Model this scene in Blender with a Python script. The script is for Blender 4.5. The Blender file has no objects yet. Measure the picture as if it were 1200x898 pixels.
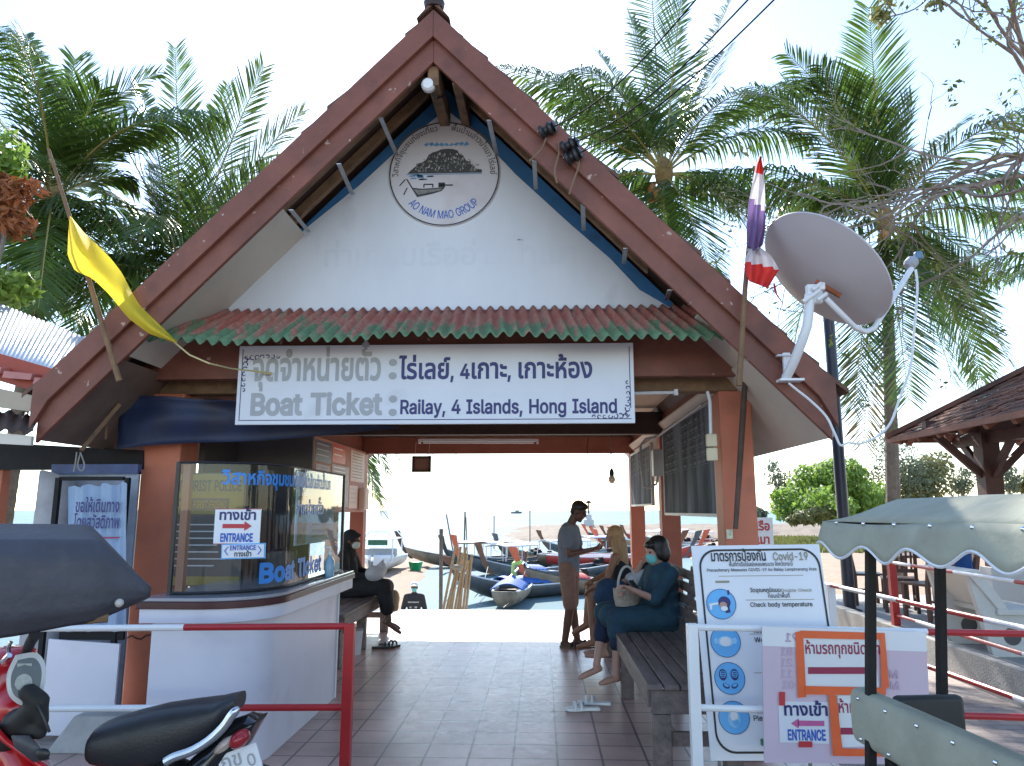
import bpy, bmesh, math, random
from mathutils import Vector, Matrix, noise
from mathutils.geometry import delaunay_2d_cdt
R = math.radians
V = Vector
scene = bpy.context.scene
col = scene.collection

# ------------------------------------------------------------------ camera, sky, sun, exposure
CAMZ, PITCH, YAW, FPX = 1.65, R(9.69), R(2.2), 873.0
cam = bpy.data.cameras.new('camera'); cam_ob = bpy.data.objects.new('camera', cam); col.objects.link(cam_ob)
cam.sensor_width = 36.0; cam.lens = FPX / 1200 * 36; cam.clip_start = .05; cam.clip_end = 20000
cam_ob.location = (0, 0, CAMZ); cam_ob.rotation_euler = (math.pi / 2 + PITCH, 0, YAW)
scene.camera = cam_ob
SUN_EL, SUN_AZ = R(37), R(-9)            # azimuth from +Y, positive to +X
w = bpy.data.worlds.new('World'); scene.world = w; w.use_nodes = True
nt = w.node_tree; bg = nt.nodes['Background']
sky = nt.nodes.new('ShaderNodeTexSky'); sky.sky_type = 'NISHITA'; sky.sun_disc = False
sky.sun_elevation = SUN_EL; sky.sun_rotation = SUN_AZ; sky.air_density = 1.0; sky.dust_density = .2; sky.ozone_density = 1.0
nt.links.new(sky.outputs[0], bg.inputs[0]); bg.inputs[1].default_value = .15
sl = bpy.data.lights.new('sun', 'SUN'); so = bpy.data.objects.new('sun', sl); col.objects.link(so)
sl.energy = 4.2; sl.angle = R(.5); sl.color = (1, .95, .87)
sdir = V((math.sin(SUN_AZ) * math.cos(SUN_EL), math.cos(SUN_AZ) * math.cos(SUN_EL), math.sin(SUN_EL)))
so.rotation_euler = sdir.to_track_quat('Z', 'Y').to_euler(); so.location = (0, 20, 30)
vs = scene.view_settings
vs.view_transform = 'Standard'; vs.look = 'None'; vs.exposure = 1.45; vs.gamma = 1; vs.use_curve_mapping = False
scene.cycles.max_bounces = 8; scene.cycles.diffuse_bounces = 4; scene.cycles.transparent_max_bounces = 12
scene.cycles.use_denoising = True; scene.cycles.sample_clamp_indirect = 8

# ------------------------------------------------------------------ helpers
def ray(px, py):
    r, u = px - 600, 449 - py
    f = FPX * math.cos(PITCH) - u * math.sin(PITCH); up = u * math.cos(PITCH) + FPX * math.sin(PITCH)
    x = r * math.cos(YAW) - f * math.sin(YAW); y = f * math.cos(YAW) + r * math.sin(YAW)
    return V((x / y, 1, up / y))
def at(px, py, Y=None, X=None, Z=None):
    """world point seen in that direction of the survey photo at a known depth, side plane or height"""
    d = ray(px, py)
    t = Y if Y is not None else (X / d.x if X is not None else (Z - CAMZ) / d.z)
    return V((0, 0, CAMZ)) + d * t

class MB:
    def __init__(s): s.v = []; s.f = []; s.m = []
    def add(s, vs, fs, mi=0):
        b = len(s.v); s.v += [tuple(p) for p in vs]
        for f in fs: s.f.append(tuple(b + i for i in f)); s.m.append(mi)
        return s
    def box(s, c, d, rot=None, mi=0):
        c = V(c); h = V(d) / 2; rot = rot or Matrix.Identity(3)
        vs = [c + rot @ V((sx * h.x, sy * h.y, sz * h.z)) for sx in (-1, 1) for sy in (-1, 1) for sz in (-1, 1)]
        return s.add(vs, [(0, 1, 3, 2), (4, 6, 7, 5), (0, 4, 5, 1), (2, 3, 7, 6), (0, 2, 6, 4), (1, 5, 7, 3)], mi)
    def bb(s, x0, x1, y0, y1, z0, z1, mi=0):
        return s.box(((x0 + x1) / 2, (y0 + y1) / 2, (z0 + z1) / 2), (abs(x1 - x0), abs(y1 - y0), abs(z1 - z0)), None, mi)
    def beam(s, p, q, w, h, up=(0, 0, 1), mi=0):
        p, q = V(p), V(q); d = (q - p).normalized(); up = V(up); x = d.cross(up)
        if x.length < 1e-4: x = d.cross(V((1, 0, 0)))
        x.normalize(); z = x.cross(d).normalized()
        rot = Matrix((x, d, z)).transposed()
        return s.box((p + q) / 2, (w, (q - p).length, h), rot, mi)
    def tube(s, pts, r, n=8, mi=0, caps=True, closed=False):
        pts = [V(p) for p in pts]; N = len(pts); rs = r if isinstance(r, (list, tuple)) else [r] * N
        vs = []; fs = []; prev = None
        for i, p in enumerate(pts):
            if closed: t = pts[(i + 1) % N] - pts[i - 1]
            else: t = pts[min(i + 1, N - 1)] - pts[max(i - 1, 0)]
            t.normalize()
            if prev is None:
                a = V((0, 0, 1)) if abs(t.z) < .9 else V((1, 0, 0)); x = t.cross(a).normalized()
            else: x = (prev - t * prev.dot(t)).normalized()
            prev = x; y = t.cross(x)
            for k in range(n):
                an = 2 * math.pi * k / n; vs.append(p + (x * math.cos(an) + y * math.sin(an)) * rs[i])
        M = N if closed else N - 1
        for i in range(M):
            for k in range(n):
                a = i * n + k; b = i * n + (k + 1) % n; j = ((i + 1) % N) * n
                fs.append((a, b, j + (k + 1) % n, j + k))
        if caps and not closed:
            fs.append(tuple(range(n))[::-1]); fs.append(tuple(range((N - 1) * n, N * n)))
        return s.add(vs, fs, mi)
    def prism(s, poly, d, mi=0):
        poly = [V(p) for p in poly]; d = V(d); n = len(poly)
        vs = poly + [p + d for p in poly]
        fs = [tuple(range(n))[::-1], tuple(range(n, 2 * n))] + [(i, (i + 1) % n, n + (i + 1) % n, n + i) for i in range(n)]
        return s.add(vs, fs, mi)
    def poly(s, poly, mi=0): return s.add(poly, [tuple(range(len(poly)))], mi)
    def lathe(s, prof, c, axis=(0, 0, 1), n=16, mi=0):
        c = V(c); a = V(axis).normalized(); x = a.orthogonal().normalized(); y = a.cross(x)
        vs = []; fs = []
        for r_, h in prof:
            for k in range(n):
                an = 2 * math.pi * k / n; vs.append(c + a * h + (x * math.cos(an) + y * math.sin(an)) * max(r_, 1e-4))
        for i in range(len(prof) - 1):
            for k in range(n): fs.append((i * n + k, i * n + (k + 1) % n, (i + 1) * n + (k + 1) % n, (i + 1) * n + k))
        fs.append(tuple(range(n))[::-1]); fs.append(tuple(range((len(prof) - 1) * n, len(prof) * n)))
        return s.add(vs, fs, mi)
    def grid(s, fn, nu, nv, mi=0, mif=None, closed_u=False):
        vs = [fn(i / nu, j / nv) for j in range(nv + 1) for i in range(nu + 1)]
        b = len(s.v); s.v += [tuple(p) for p in vs]
        for j in range(nv):
            for i in range(nu):
                a = b + j * (nu + 1) + i
                s.f.append((a, a + 1, a + nu + 2, a + nu + 1)); s.m.append(mif(i / nu, j / nv) if mif else mi)
        return s
    def ell(s, c, r, rot=None, n=14, m=9, mi=0):
        c = V(c); rot = rot or Matrix.Identity(3); r = V(r) if not isinstance(r, (int, float)) else V((r, r, r))
        vs = []; fs = []
        for j in range(m + 1):
            th = math.pi * j / m; rr = max(math.sin(th), 1e-3)
            for k in range(n):
                a = 2 * math.pi * k / n
                vs.append(c + rot @ V((r.x * rr * math.cos(a), r.y * rr * math.sin(a), r.z * math.cos(th))))
        for j in range(m):
            for k in range(n): fs.append((j * n + k, (j + 1) * n + k, (j + 1) * n + (k + 1) % n, j * n + (k + 1) % n))
        return s.add(vs, fs, mi)
    def cap(s, p, q, r1, r2, n=12, mi=0):
        p, q = V(p), V(q); d = q - p; L = d.length
        if L < 1e-5: return s.ell(p, r1, n=n)
        d /= L; prof = []
        for k in range(1, 6): a = math.pi / 2 * k / 5; prof.append((r1 * math.sin(a), -r1 * math.cos(a)))
        for k in range(0, 5): a = math.pi / 2 * k / 5; prof.append((r2 * math.cos(a), L + r2 * math.sin(a)))
        return s.lathe(prof, p, d, n, mi)
    def build(s, name, mats, parent=None, bevel=0, smooth=35, solid=0, fix=True, sub=0):
        me = bpy.data.meshes.new(name)
        inv = None
        if parent is not None: inv = wm(parent).inverted()
        me.from_pydata([inv @ V(p) for p in s.v] if inv else s.v, [], s.f)
        if not isinstance(mats, (list, tuple)): mats = [mats]
        for m in mats: me.materials.append(m)
        if len(mats) > 1: me.polygons.foreach_set('material_index', s.m)
        if fix:
            bm = bmesh.new(); bm.from_mesh(me); bmesh.ops.recalc_face_normals(bm, faces=bm.faces); bm.to_mesh(me); bm.free()
        if smooth:
            me.polygons.foreach_set('use_smooth', [True] * len(me.polygons))
            if smooth < 180: me.set_sharp_from_angle(angle=R(smooth))
        me.update()
        o = bpy.data.objects.new(name, me); col.objects.link(o)
        if parent is not None: o.parent = parent
        if solid:
            md = o.modifiers.new('solid', 'SOLIDIFY'); md.thickness = solid; md.offset = 0
        if bevel:
            md = o.modifiers.new('bevel', 'BEVEL'); md.width = bevel; md.segments = 2; md.limit_method = 'ANGLE'; md.angle_limit = R(40)
        if sub:
            md = o.modifiers.new('sub', 'SUBSURF'); md.levels = sub; md.render_levels = sub
        return o

def wm(o):
    m = o.matrix_basis.copy()
    while o.parent is not None: o = o.parent; m = o.matrix_basis @ m
    return m
def tag(o, label=None, cat=None, group=None, kind=None):
    if label: o['label'] = label
    if cat: o['category'] = cat
    if group: o['group'] = group
    if kind: o['kind'] = kind
    return o
def thing(name, label, cat, loc=(0, 0, 0), rz=0, group=None):
    o = bpy.data.objects.new(name, None); col.objects.link(o); o.empty_display_size = .1
    o.location = loc; o.rotation_euler = (0, 0, rz)
    return tag(o, label, cat, group)
def copy_tree(o, parent=None):
    c = o.copy(); col.objects.link(c); c.parent = parent
    for ch in [k for k in o.children]: copy_tree(ch, c)
    return c
def struct(o): o['kind'] = 'structure'; return o

MATS = {}
def mat(name, c, rough=.6, var=.18, scale=2.5, bump=0., bscale=60, metal=0., spec=.5, chips=None, trans=0., dirt=None, coat=0., stretch=None):
    m = bpy.data.materials.new(name); m.use_nodes = True; n = m.node_tree; L = n.links.new
    b = n.nodes['Principled BSDF']; b.inputs['Roughness'].default_value = rough; b.inputs['Metallic'].default_value = metal
    b.inputs['Specular IOR Level'].default_value = spec; b.inputs['Coat Weight'].default_value = coat
    tc = n.nodes.new('ShaderNodeTexCoord'); vec = tc.outputs['Object']
    if stretch:
        mp = n.nodes.new('ShaderNodeMapping'); mp.inputs['Scale'].default_value = stretch; L(vec, mp.inputs[0]); vec = mp.outputs[0]
    nz = n.nodes.new('ShaderNodeTexNoise'); nz.inputs['Scale'].default_value = scale; nz.inputs['Detail'].default_value = 8; nz.inputs['Roughness'].default_value = .65
    L(vec, nz.inputs['Vector'])
    rp = n.nodes.new('ShaderNodeValToRGB'); L(nz.outputs[0], rp.inputs[0])
    c = V(c[:3]); e = rp.color_ramp.elements
    e[0].position = .3; e[1].position = .72
    e[0].color = tuple(c * (1 - var)) + (1,); e[1].color = tuple(min(1, x * (1 + var)) for x in c) + (1,)
    out = rp.outputs[0]
    def overlay(out, cc, amount, sc, det=6, soft=.04):
        z = n.nodes.new('ShaderNodeTexNoise'); z.inputs['Scale'].default_value = sc; z.inputs['Detail'].default_value = det
        L(vec, z.inputs['Vector'])
        r2 = n.nodes.new('ShaderNodeValToRGB'); r2.color_ramp.elements[0].position = amount; r2.color_ramp.elements[1].position = amount + soft
        L(z.outputs[0], r2.inputs[0])
        mx = n.nodes.new('ShaderNodeMix'); mx.data_type = 'RGBA'; L(r2.outputs[0], mx.inputs[0]); L(out, mx.inputs[6]); mx.inputs[7].default_value = tuple(cc) + (1,)
        return mx.outputs[2]
    if dirt: out = overlay(out, dirt[0], dirt[1], dirt[2], 8, .25)
    if chips: out = overlay(out, chips[0], chips[1], chips[2], 4, .02)
    L(out, b.inputs['Base Color'])
    if bump:
        z = n.nodes.new('ShaderNodeTexNoise'); z.inputs['Scale'].default_value = bscale; z.inputs['Detail'].default_value = 5; L(vec, z.inputs['Vector'])
        bp = n.nodes.new('ShaderNodeBump'); bp.inputs['Strength'].default_value = bump; bp.inputs['Distance'].default_value = .02; L(z.outputs[0], bp.inputs['Height']); L(bp.outputs[0], b.inputs['Normal'])
    if trans:
        tr = n.nodes.new('ShaderNodeBsdfTranslucent'); L(out, tr.inputs[0]); mxs = n.nodes.new('ShaderNodeMixShader'); mxs.inputs[0].default_value = trans
        L(b.outputs[0], mxs.inputs[1]); L(tr.outputs[0], mxs.inputs[2]); L(mxs.outputs[0], n.nodes['Material Output'].inputs[0])
    MATS[name] = m
    return m

# ------------------------------------------------------------------ lettering
GL = {}
_tri = {}
def glyph(ch, bold):
    k = (ch, round(bold, 3))
    if k in _tri: return _tri[k]
    adv, cs = GL.get(ch, (.3, []))
    res = ([], [])
    cont = []
    # outer contours in one turning sense grow, holes shrink
    area = lambda p: sum(p[i - 1][0] * p[i][1] - p[i][0] * p[i - 1][1] for i in range(len(p))) / 2
    if cs:
        big = max(cs, key=lambda p: abs(area(p))); sg = 1 if area(big) > 0 else -1
        for p in cs:
            n = len(p)
            if n < 3: continue
            q = []
            for i in range(n):
                a, b, c = V(p[i - 1]), V(p[i]), V(p[(i + 1) % n])
                e1 = (b - a); e2 = (c - b)
                n1 = V((e1.y, -e1.x)); n2 = V((e2.y, -e2.x))
                if n1.length > 0: n1.normalize()
                if n2.length > 0: n2.normalize()
                nn = n1 + n2
                if nn.length < .3: nn = n1
                nn.normalize(); q.append(b + nn * bold * sg * min(1.4, 1 / max(.6, nn.dot(n1))))
            cont.append(q)
    if cont:
        vs = []; es = []
        for q in cont:
            b = len(vs); vs += q; es += [(b + i, b + (i + 1) % len(q)) for i in range(len(q))]
        r = delaunay_2d_cdt(vs, es, [], 0, 1e-5)
        ov, of = r[0], r[2]
        def wind(x, y):
            wn = 0
            for q in cont:
                for i in range(len(q)):
                    a, b = q[i - 1], q[i]
                    if (a.y <= y) != (b.y <= y):
                        t = (y - a.y) / (b.y - a.y)
                        if a.x + t * (b.x - a.x) > x: wn += 1 if b.y > a.y else -1
            return wn
        fs = [f for f in of if wind(sum(ov[i].x for i in f) / 3, sum(ov[i].y for i in f) / 3) != 0]
        res = ([(p.x, p.y) for p in ov], [tuple(f) for f in fs])
    _tri[k] = (adv, res)
    return _tri[k]
UPV = 'ิีึืั็'; TONE = '่้๊๋์'
def text_w(s, bold=0., track=0.):
    for c in s: ensure(c)
    return sum((GL.get(c, (.3,))[0] + (track if GL.get(c, (.3,))[0] > 0 else 0)) for c in s)
def lettering(mb, s, o, ux, uy, h, width=None, bold=.012, align='l', mi=0, track=0., off=.003, along=None):
    """letters of height h from o (baseline start, or centre) in the plane ux, uy; lifted off the face"""
    o, ux, uy = V(o), V(ux).normalized(), V(uy).normalized(); nrm = ux.cross(uy)
    o = o + nrm * off
    ref = 'H' if any('A' <= c <= 'z' for c in s) else 'ก'
    H = max(p[1] for q in GL[ref][1] for p in q)
    sy = h / H; tw = text_w(s, bold, track); sx = (width / tw) if width else sy
    x = -tw / 2 if align == 'c' else (-tw if align == 'r' else 0)
    for i, ch in enumerate(s):
        adv, (vs, fs) = glyph(ch, bold)
        dy = 0
        if ch in TONE:
            if i and s[i - 1] in UPV: dy = .17
            elif i + 1 < len(s) and s[i + 1] == 'ำ': dy = .17
        if along:
            P, T, N = along(x * sx + adv * sx / 2)
            pts = [P + T * ((px - adv / 2) * sx) + N * ((py + dy) * sy) + nrm * off for px, py in vs]
        else:
            pts = [o + ux * ((x + px) * sx) + uy * ((py + dy) * sy) for px, py in vs]
        mb.add(pts, fs, mi)
        x += adv + (track if adv > 0 else 0)
    return mb
# outlines of the latin letters, in 1/900 of the type size
LATIN = {
',': (169, [[34,-108,61,64,123,64,76,-108]]),
'-': (408, [[303,220,303,169,103,169,103,220]]),
'0': (408, [[204,-6,179,-4,157,1,136,9,117,22,100,37,85,56,72,77,62,102,54,130,48,160,44,193,43,229,44,264,48,297,54,328,62,355,73,380,86,402,100,420,117,436,136,448,157,457,180,462,204,464,228,462,251,457,272,448,291,436,308,420,322,402,335,380,346,355,354,328,360,297,364,264,365,229,364,193,360,160,354,130,346,102,335,77,323,56,308,37,291,22,272,9,251,1,229,-4], [204,45,235,50,261,66,272,78,282,93,290,110,297,129,303,151,306,175,309,201,309,229,309,257,306,283,303,307,297,328,290,348,282,365,272,379,261,392,235,408,204,414,173,408,147,392,136,379,126,365,118,348,111,328,105,307,101,283,99,257,98,229,99,201,101,175,105,151,111,129,118,110,126,93,136,78,147,66,173,50]]),
'1': (408, [[69,0,69,49,352,49,352,0], [248,458,248,0,191,0,191,403,188,403,77,322,77,384,179,458]]),
'2': (408, [[57,0,57,43,211,206,254,254,269,275,280,294,286,313,288,334,285,357,277,377,263,392,246,404,225,411,201,414,176,411,155,403,138,390,125,372,117,351,114,326,59,326,60,346,64,364,69,382,78,398,100,426,129,447,146,454,163,460,182,463,202,464,222,463,241,460,259,454,275,447,304,427,325,401,338,370,343,335,341,310,334,286,321,261,302,233,290,217,276,200,259,182,240,162,137,54,137,51,350,51,350,0]]),
'4': (408, [[36,95,36,143,222,458,280,458,98,149,98,146,372,146,372,95], [253,0,253,109,253,132,253,286,309,286,309,0]]),
'8': (408, [[204,-6,181,-5,160,-2,140,3,122,10,90,30,67,56,52,87,47,122,50,150,59,176,73,198,91,217,113,231,137,238,137,240,107,254,83,277,68,308,63,342,68,375,81,405,103,429,131,448,148,455,165,460,184,463,204,464,223,463,242,460,259,455,275,448,304,429,325,405,339,375,344,342,338,308,323,277,300,254,270,240,270,238,294,231,316,217,334,198,349,176,358,150,361,122,356,87,341,56,317,30,285,10,267,3,247,-2,226,-5], [204,44,232,47,256,54,276,66,291,82,300,102,303,125,300,149,290,170,275,187,255,200,231,209,204,212,176,209,152,200,132,187,117,170,107,149,104,125,107,102,116,82,131,66,151,54,175,47], [204,261,227,263,247,270,264,282,276,297,285,316,287,338,285,360,277,378,264,393,248,405,227,412,204,414,180,412,160,405,143,393,130,378,122,360,120,338,122,316,130,297,143,282,160,270,180,263]]),
'9': (408, [[203,464,224,463,244,459,262,453,279,445,295,434,309,422,321,407,331,391,339,373,345,354,349,334,350,312,346,278,335,243,327,223,315,202,301,178,284,151,180,0,117,0,271,223,277,223,259,199,231,182,214,177,196,175,176,176,157,180,140,185,123,193,96,214,75,242,67,259,62,277,58,296,57,316,58,337,62,357,68,375,76,393,87,408,99,422,113,435,128,445,145,453,164,459,183,463], [203,414,179,411,157,401,138,386,124,367,116,343,113,316,116,290,124,266,138,246,157,232,179,222,203,219,229,222,251,231,269,246,283,265,292,289,295,315,292,342,283,366,269,386,251,401,229,411]]),
':': (169, [[86,-4,70,-1,57,8,48,21,45,37,48,53,57,66,70,75,86,78,102,75,115,66,124,53,127,37,124,21,115,8,102,-1], [86,244,70,247,57,256,48,269,45,285,48,300,57,314,70,323,86,326,102,323,115,314,124,300,127,285,124,269,115,256,102,247]]),
'A': (432, [[15,0,181,458,249,458,417,0,356,0,258,272,238,335,209,430,221,430,192,334,171,272,77,0], [99,128,99,179,333,179,333,128]]),
'B': (411, [[54,0,54,458,217,458,240,457,260,454,279,449,296,442,323,422,343,398,354,369,358,336,356,310,348,288,336,271,321,257,303,247,283,240,283,236,305,231,327,221,346,205,362,183,373,155,376,123,372,90,360,60,340,35,310,16,292,9,271,4,248,1,222,0], [112,51,220,51,245,53,266,56,283,63,297,72,314,95,320,123,317,145,308,165,294,183,275,196,251,205,223,208,112,208], [112,257,214,257,238,259,259,267,277,278,291,294,299,313,302,335,297,363,281,386,254,401,216,407,112,407]]),
'C': (459, [[241,-6,212,-4,185,1,159,10,135,22,113,38,94,57,77,79,63,104,51,131,43,161,38,194,36,229,38,264,43,296,51,326,63,354,77,379,94,401,113,419,135,435,159,448,185,457,212,462,241,464,274,461,306,454,336,441,362,424,384,402,403,377,417,347,426,313,367,313,361,336,350,355,337,372,322,385,304,396,284,404,263,409,241,410,220,409,201,405,182,398,165,389,149,377,135,363,123,346,112,327,104,306,98,282,94,257,93,229,94,201,98,175,104,151,113,130,123,111,136,95,150,80,165,69,183,59,201,53,220,49,241,48,263,49,284,54,304,62,322,73,337,86,350,103,361,122,367,144,426,144,417,111,403,82,385,56,362,34,336,17,307,4,275,-4]]),
'D': (452, [[197,0,86,0,86,51,193,51,220,53,244,57,266,63,286,73,303,85,318,99,331,115,341,134,349,155,355,178,358,203,359,230,358,256,355,281,349,304,341,324,331,343,319,360,304,374,288,385,269,395,248,401,224,405,199,407,84,407,84,458,203,458,235,456,265,451,292,442,317,430,340,415,359,397,376,376,390,352,401,325,409,296,414,264,415,230,414,195,409,163,401,134,390,107,376,83,359,61,339,43,316,28,290,16,261,7,231,2], [112,458,112,0,54,0,54,458]]),
'E': (377, [[54,0,54,458,335,458,335,407,112,407,112,257,320,257,320,206,112,206,112,51,338,51,338,0]]),
'F': (369, [[54,0,54,458,332,458,332,407,112,407,112,250,312,250,312,199,112,199,112,0]]),
'G': (468, [[242,-6,212,-4,184,1,158,10,134,23,113,38,93,57,76,79,62,104,51,132,43,162,38,194,36,229,38,264,43,296,51,326,62,354,76,379,93,401,112,419,134,435,158,448,183,457,210,462,238,464,274,461,306,453,336,440,363,422,386,400,404,375,418,346,427,314,367,314,359,335,348,354,336,370,320,384,303,395,284,404,262,409,239,410,219,409,200,405,182,398,165,389,149,377,135,363,123,347,112,328,104,306,98,283,94,257,93,229,94,201,98,175,104,152,113,130,123,111,136,95,150,81,166,69,183,60,202,53,221,49,242,48,278,52,310,64,337,84,357,111,364,127,369,144,372,162,373,182,391,179,254,179,254,230,430,230,430,180,429,153,424,127,416,104,406,82,392,62,377,45,359,30,339,17,317,7,293,0,268,-5]]),
'H': (465, [[54,0,54,458,112,458,112,260,353,260,353,458,411,458,411,0,353,0,353,209,112,209,112,0]]),
'I': (270, [[28,0,28,51,106,51,106,407,28,407,28,458,242,458,242,407,164,407,164,51,242,51,242,0]]),
'L': (354, [[54,0,54,458,112,458,112,51,325,51,325,0]]),
'M': (565, [[54,0,54,458,136,458,250,168,259,143,269,110,280,75,289,44,277,44,286,74,297,109,308,142,317,168,429,458,511,458,511,0,454,0,454,262,454,294,455,332,456,372,456,411,462,411,448,368,434,326,421,290,410,262,308,0,257,0,153,262,143,289,130,325,116,367,101,411,107,411,108,374,109,334,109,296,110,262,110,0]]),
'N': (471, [[54,0,54,458,123,458,309,164,326,136,349,96,372,49,364,48,361,97,359,141,359,175,359,458,417,458,417,0,348,0,182,261,160,298,133,343,97,407,107,408,110,345,112,295,112,262,112,0]]),
'O': (480, [[240,-6,212,-4,185,1,159,10,135,22,114,38,94,57,77,79,63,104,51,131,43,161,38,194,36,229,38,264,43,296,51,326,63,354,77,379,94,401,114,419,135,435,159,448,185,457,212,462,240,464,269,462,296,457,321,448,345,435,367,419,386,401,403,379,417,354,429,326,437,296,442,264,444,229,442,194,437,161,429,131,417,104,403,79,386,57,367,38,345,22,321,10,296,1,269,-4], [240,48,260,49,279,53,297,59,314,68,330,80,344,94,357,111,367,130,376,151,382,175,386,201,387,229,386,257,382,283,376,307,367,328,357,347,344,364,330,378,314,389,297,399,279,405,260,409,240,410,220,409,201,405,183,398,166,389,150,378,136,364,123,347,113,328,104,306,98,283,94,257,93,229,94,201,98,175,104,151,113,130,123,111,136,94,150,80,166,69,183,59,201,53,220,49]]),
'P': (400, [[54,0,54,458,212,458,237,457,260,453,281,447,299,439,315,428,329,416,341,402,351,387,358,370,364,352,367,333,368,313,367,293,364,274,358,256,351,239,341,223,329,209,315,197,299,187,281,178,260,172,237,168,212,167,98,167,98,218,209,218,242,221,267,230,286,245,300,264,307,287,310,313,307,339,300,361,286,380,267,395,241,404,209,407,112,407,112,0]]),
'R': (404, [[54,0,54,458,212,458,238,457,261,453,281,448,300,440,330,418,351,390,359,373,364,356,367,337,368,317,367,297,364,278,359,261,351,244,330,216,300,195,281,188,260,182,237,179,212,178,87,178,87,230,210,230,242,232,268,240,287,253,300,270,308,292,311,317,308,342,300,364,287,382,268,396,242,404,210,407,112,407,112,0], [318,0,207,206,273,206,385,0]]),
'S': (402, [[201,-8,177,-7,155,-4,134,1,115,8,97,17,82,28,69,40,57,54,48,69,41,86,37,104,34,123,94,123,99,99,111,79,128,64,150,53,175,46,201,44,231,47,257,54,280,66,297,83,307,103,311,125,308,145,299,161,285,174,266,184,220,200,165,215,139,224,115,234,95,247,78,260,64,276,54,294,49,313,47,335,52,372,67,403,79,417,92,429,107,439,124,448,142,455,162,460,182,463,204,464,226,463,247,460,267,455,285,448,316,429,339,404,355,374,361,340,304,340,294,371,272,394,257,402,241,408,222,411,202,413,175,410,151,403,131,392,116,376,107,358,104,338,107,317,118,300,134,287,152,277,191,264,238,251,280,237,302,227,323,214,341,198,355,178,364,154,367,125,363,89,348,57,337,43,324,30,308,19,291,10,271,2,250,-4,227,-7]]),
'T': (404, [[29,407,29,458,375,458,375,407,231,407,231,0,173,0,173,407]]),
'U': (466, [[233,-7,207,-6,182,-2,160,5,139,14,120,25,103,39,88,54,76,72,67,91,60,111,55,133,54,156,54,458,112,458,112,160,116,129,127,102,144,79,168,61,198,50,233,46,268,50,298,61,321,79,339,102,350,129,353,160,353,458,411,458,411,156,410,133,406,111,399,91,389,72,377,54,363,39,346,25,327,14,306,5,283,-2,259,-6]]),
'V': (432, [[183,0,15,458,76,458,173,186,194,124,223,28,211,28,240,124,261,186,355,458,417,458,250,0]]),
'W': (618, [[140,0,15,458,74,458,147,176,158,131,168,84,177,36,170,36,180,84,190,131,202,176,276,458,342,458,415,176,427,131,438,84,447,36,439,36,449,84,459,131,470,176,543,458,603,458,477,0,410,0,331,291,316,352,302,427,315,427,301,355,286,291,207,0]]),
'Y': (425, [[183,0,183,187,15,458,82,458,173,310,200,263,225,207,201,207,226,264,252,310,343,458,410,458,241,187,241,0]]),
'a': (350, [[144,-8,113,-5,85,4,61,19,43,40,31,66,27,97,30,124,39,145,52,161,70,174,90,183,113,190,160,198,210,204,239,211,248,229,248,231,246,251,240,267,230,280,216,290,198,296,176,298,153,296,134,290,106,271,90,246,37,262,51,290,71,311,94,327,120,338,147,344,175,346,215,341,237,335,257,324,275,309,290,288,300,261,303,226,303,0,249,0,249,47,245,47,227,22,212,11,194,1,171,-6], [153,41,182,44,205,53,224,67,237,84,245,103,248,124,248,171,234,164,208,158,180,154,158,151,121,143,105,135,93,125,85,112,83,94,85,78,92,65,103,55,117,47,134,42]]),
'b': (382, [[206,-7,178,-5,155,3,137,15,124,28,106,53,101,53,101,0,47,0,47,458,102,458,102,287,106,287,124,311,137,324,154,335,177,343,206,346,227,345,246,341,265,334,282,324,297,313,311,298,323,282,333,263,341,243,347,220,350,196,351,170,350,144,347,119,341,97,333,76,323,57,311,41,297,26,282,14,265,5,247,-2,227,-6], [198,42,227,46,252,59,271,79,284,105,293,136,295,171,293,205,284,235,271,261,252,280,228,293,198,297,169,293,145,281,126,262,112,237,104,206,101,171,104,135,113,104,126,78,145,58,169,46]]),
'c': (356, [[187,-7,164,-6,143,-2,123,5,105,15,89,27,74,41,61,58,50,77,42,97,36,119,32,143,31,169,32,195,36,219,42,241,50,262,61,281,74,297,89,312,105,324,123,334,143,340,164,345,187,346,211,344,234,339,255,331,275,320,292,306,306,290,317,271,325,249,273,236,261,260,243,280,218,292,187,297,156,292,131,279,111,259,98,232,89,202,87,169,89,136,98,106,111,80,131,59,156,46,187,42,218,46,244,59,262,80,274,105,327,92,319,70,307,51,293,34,276,19,256,8,235,-1,211,-6]]),
'd': (382, [[176,-7,155,-6,136,-2,117,5,100,14,85,26,71,41,59,57,49,76,41,97,35,119,32,144,31,170,32,196,35,220,41,243,49,263,59,282,71,298,85,313,101,324,118,334,136,341,155,345,176,346,205,343,228,335,245,324,259,311,276,287,280,287,280,458,335,458,335,0,281,0,281,53,276,53,258,28,245,15,227,3,204,-5], [184,42,213,46,237,58,256,78,269,104,278,135,281,171,278,206,270,237,256,262,237,281,213,293,184,297,154,293,130,280,111,261,98,235,89,205,87,171,89,136,98,105,111,79,131,59,155,46]]),
'e': (364, [[191,-7,167,-6,145,-2,124,5,105,15,88,27,74,41,61,58,50,76,42,97,36,119,32,143,31,168,32,194,35,218,41,240,50,261,60,280,73,296,87,311,104,323,122,333,141,340,162,345,185,346,212,344,239,337,265,324,287,307,307,283,321,254,327,236,331,218,333,197,334,175,334,152,67,152,67,199,304,199,279,182,276,214,268,242,255,265,236,282,213,293,185,297,156,293,132,282,112,265,98,243,89,217,86,190,86,160,90,125,99,96,115,72,136,55,162,45,191,41,211,43,228,47,244,55,257,65,267,79,275,95,328,82,318,57,302,35,280,18,254,4,224,-5]]),
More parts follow.
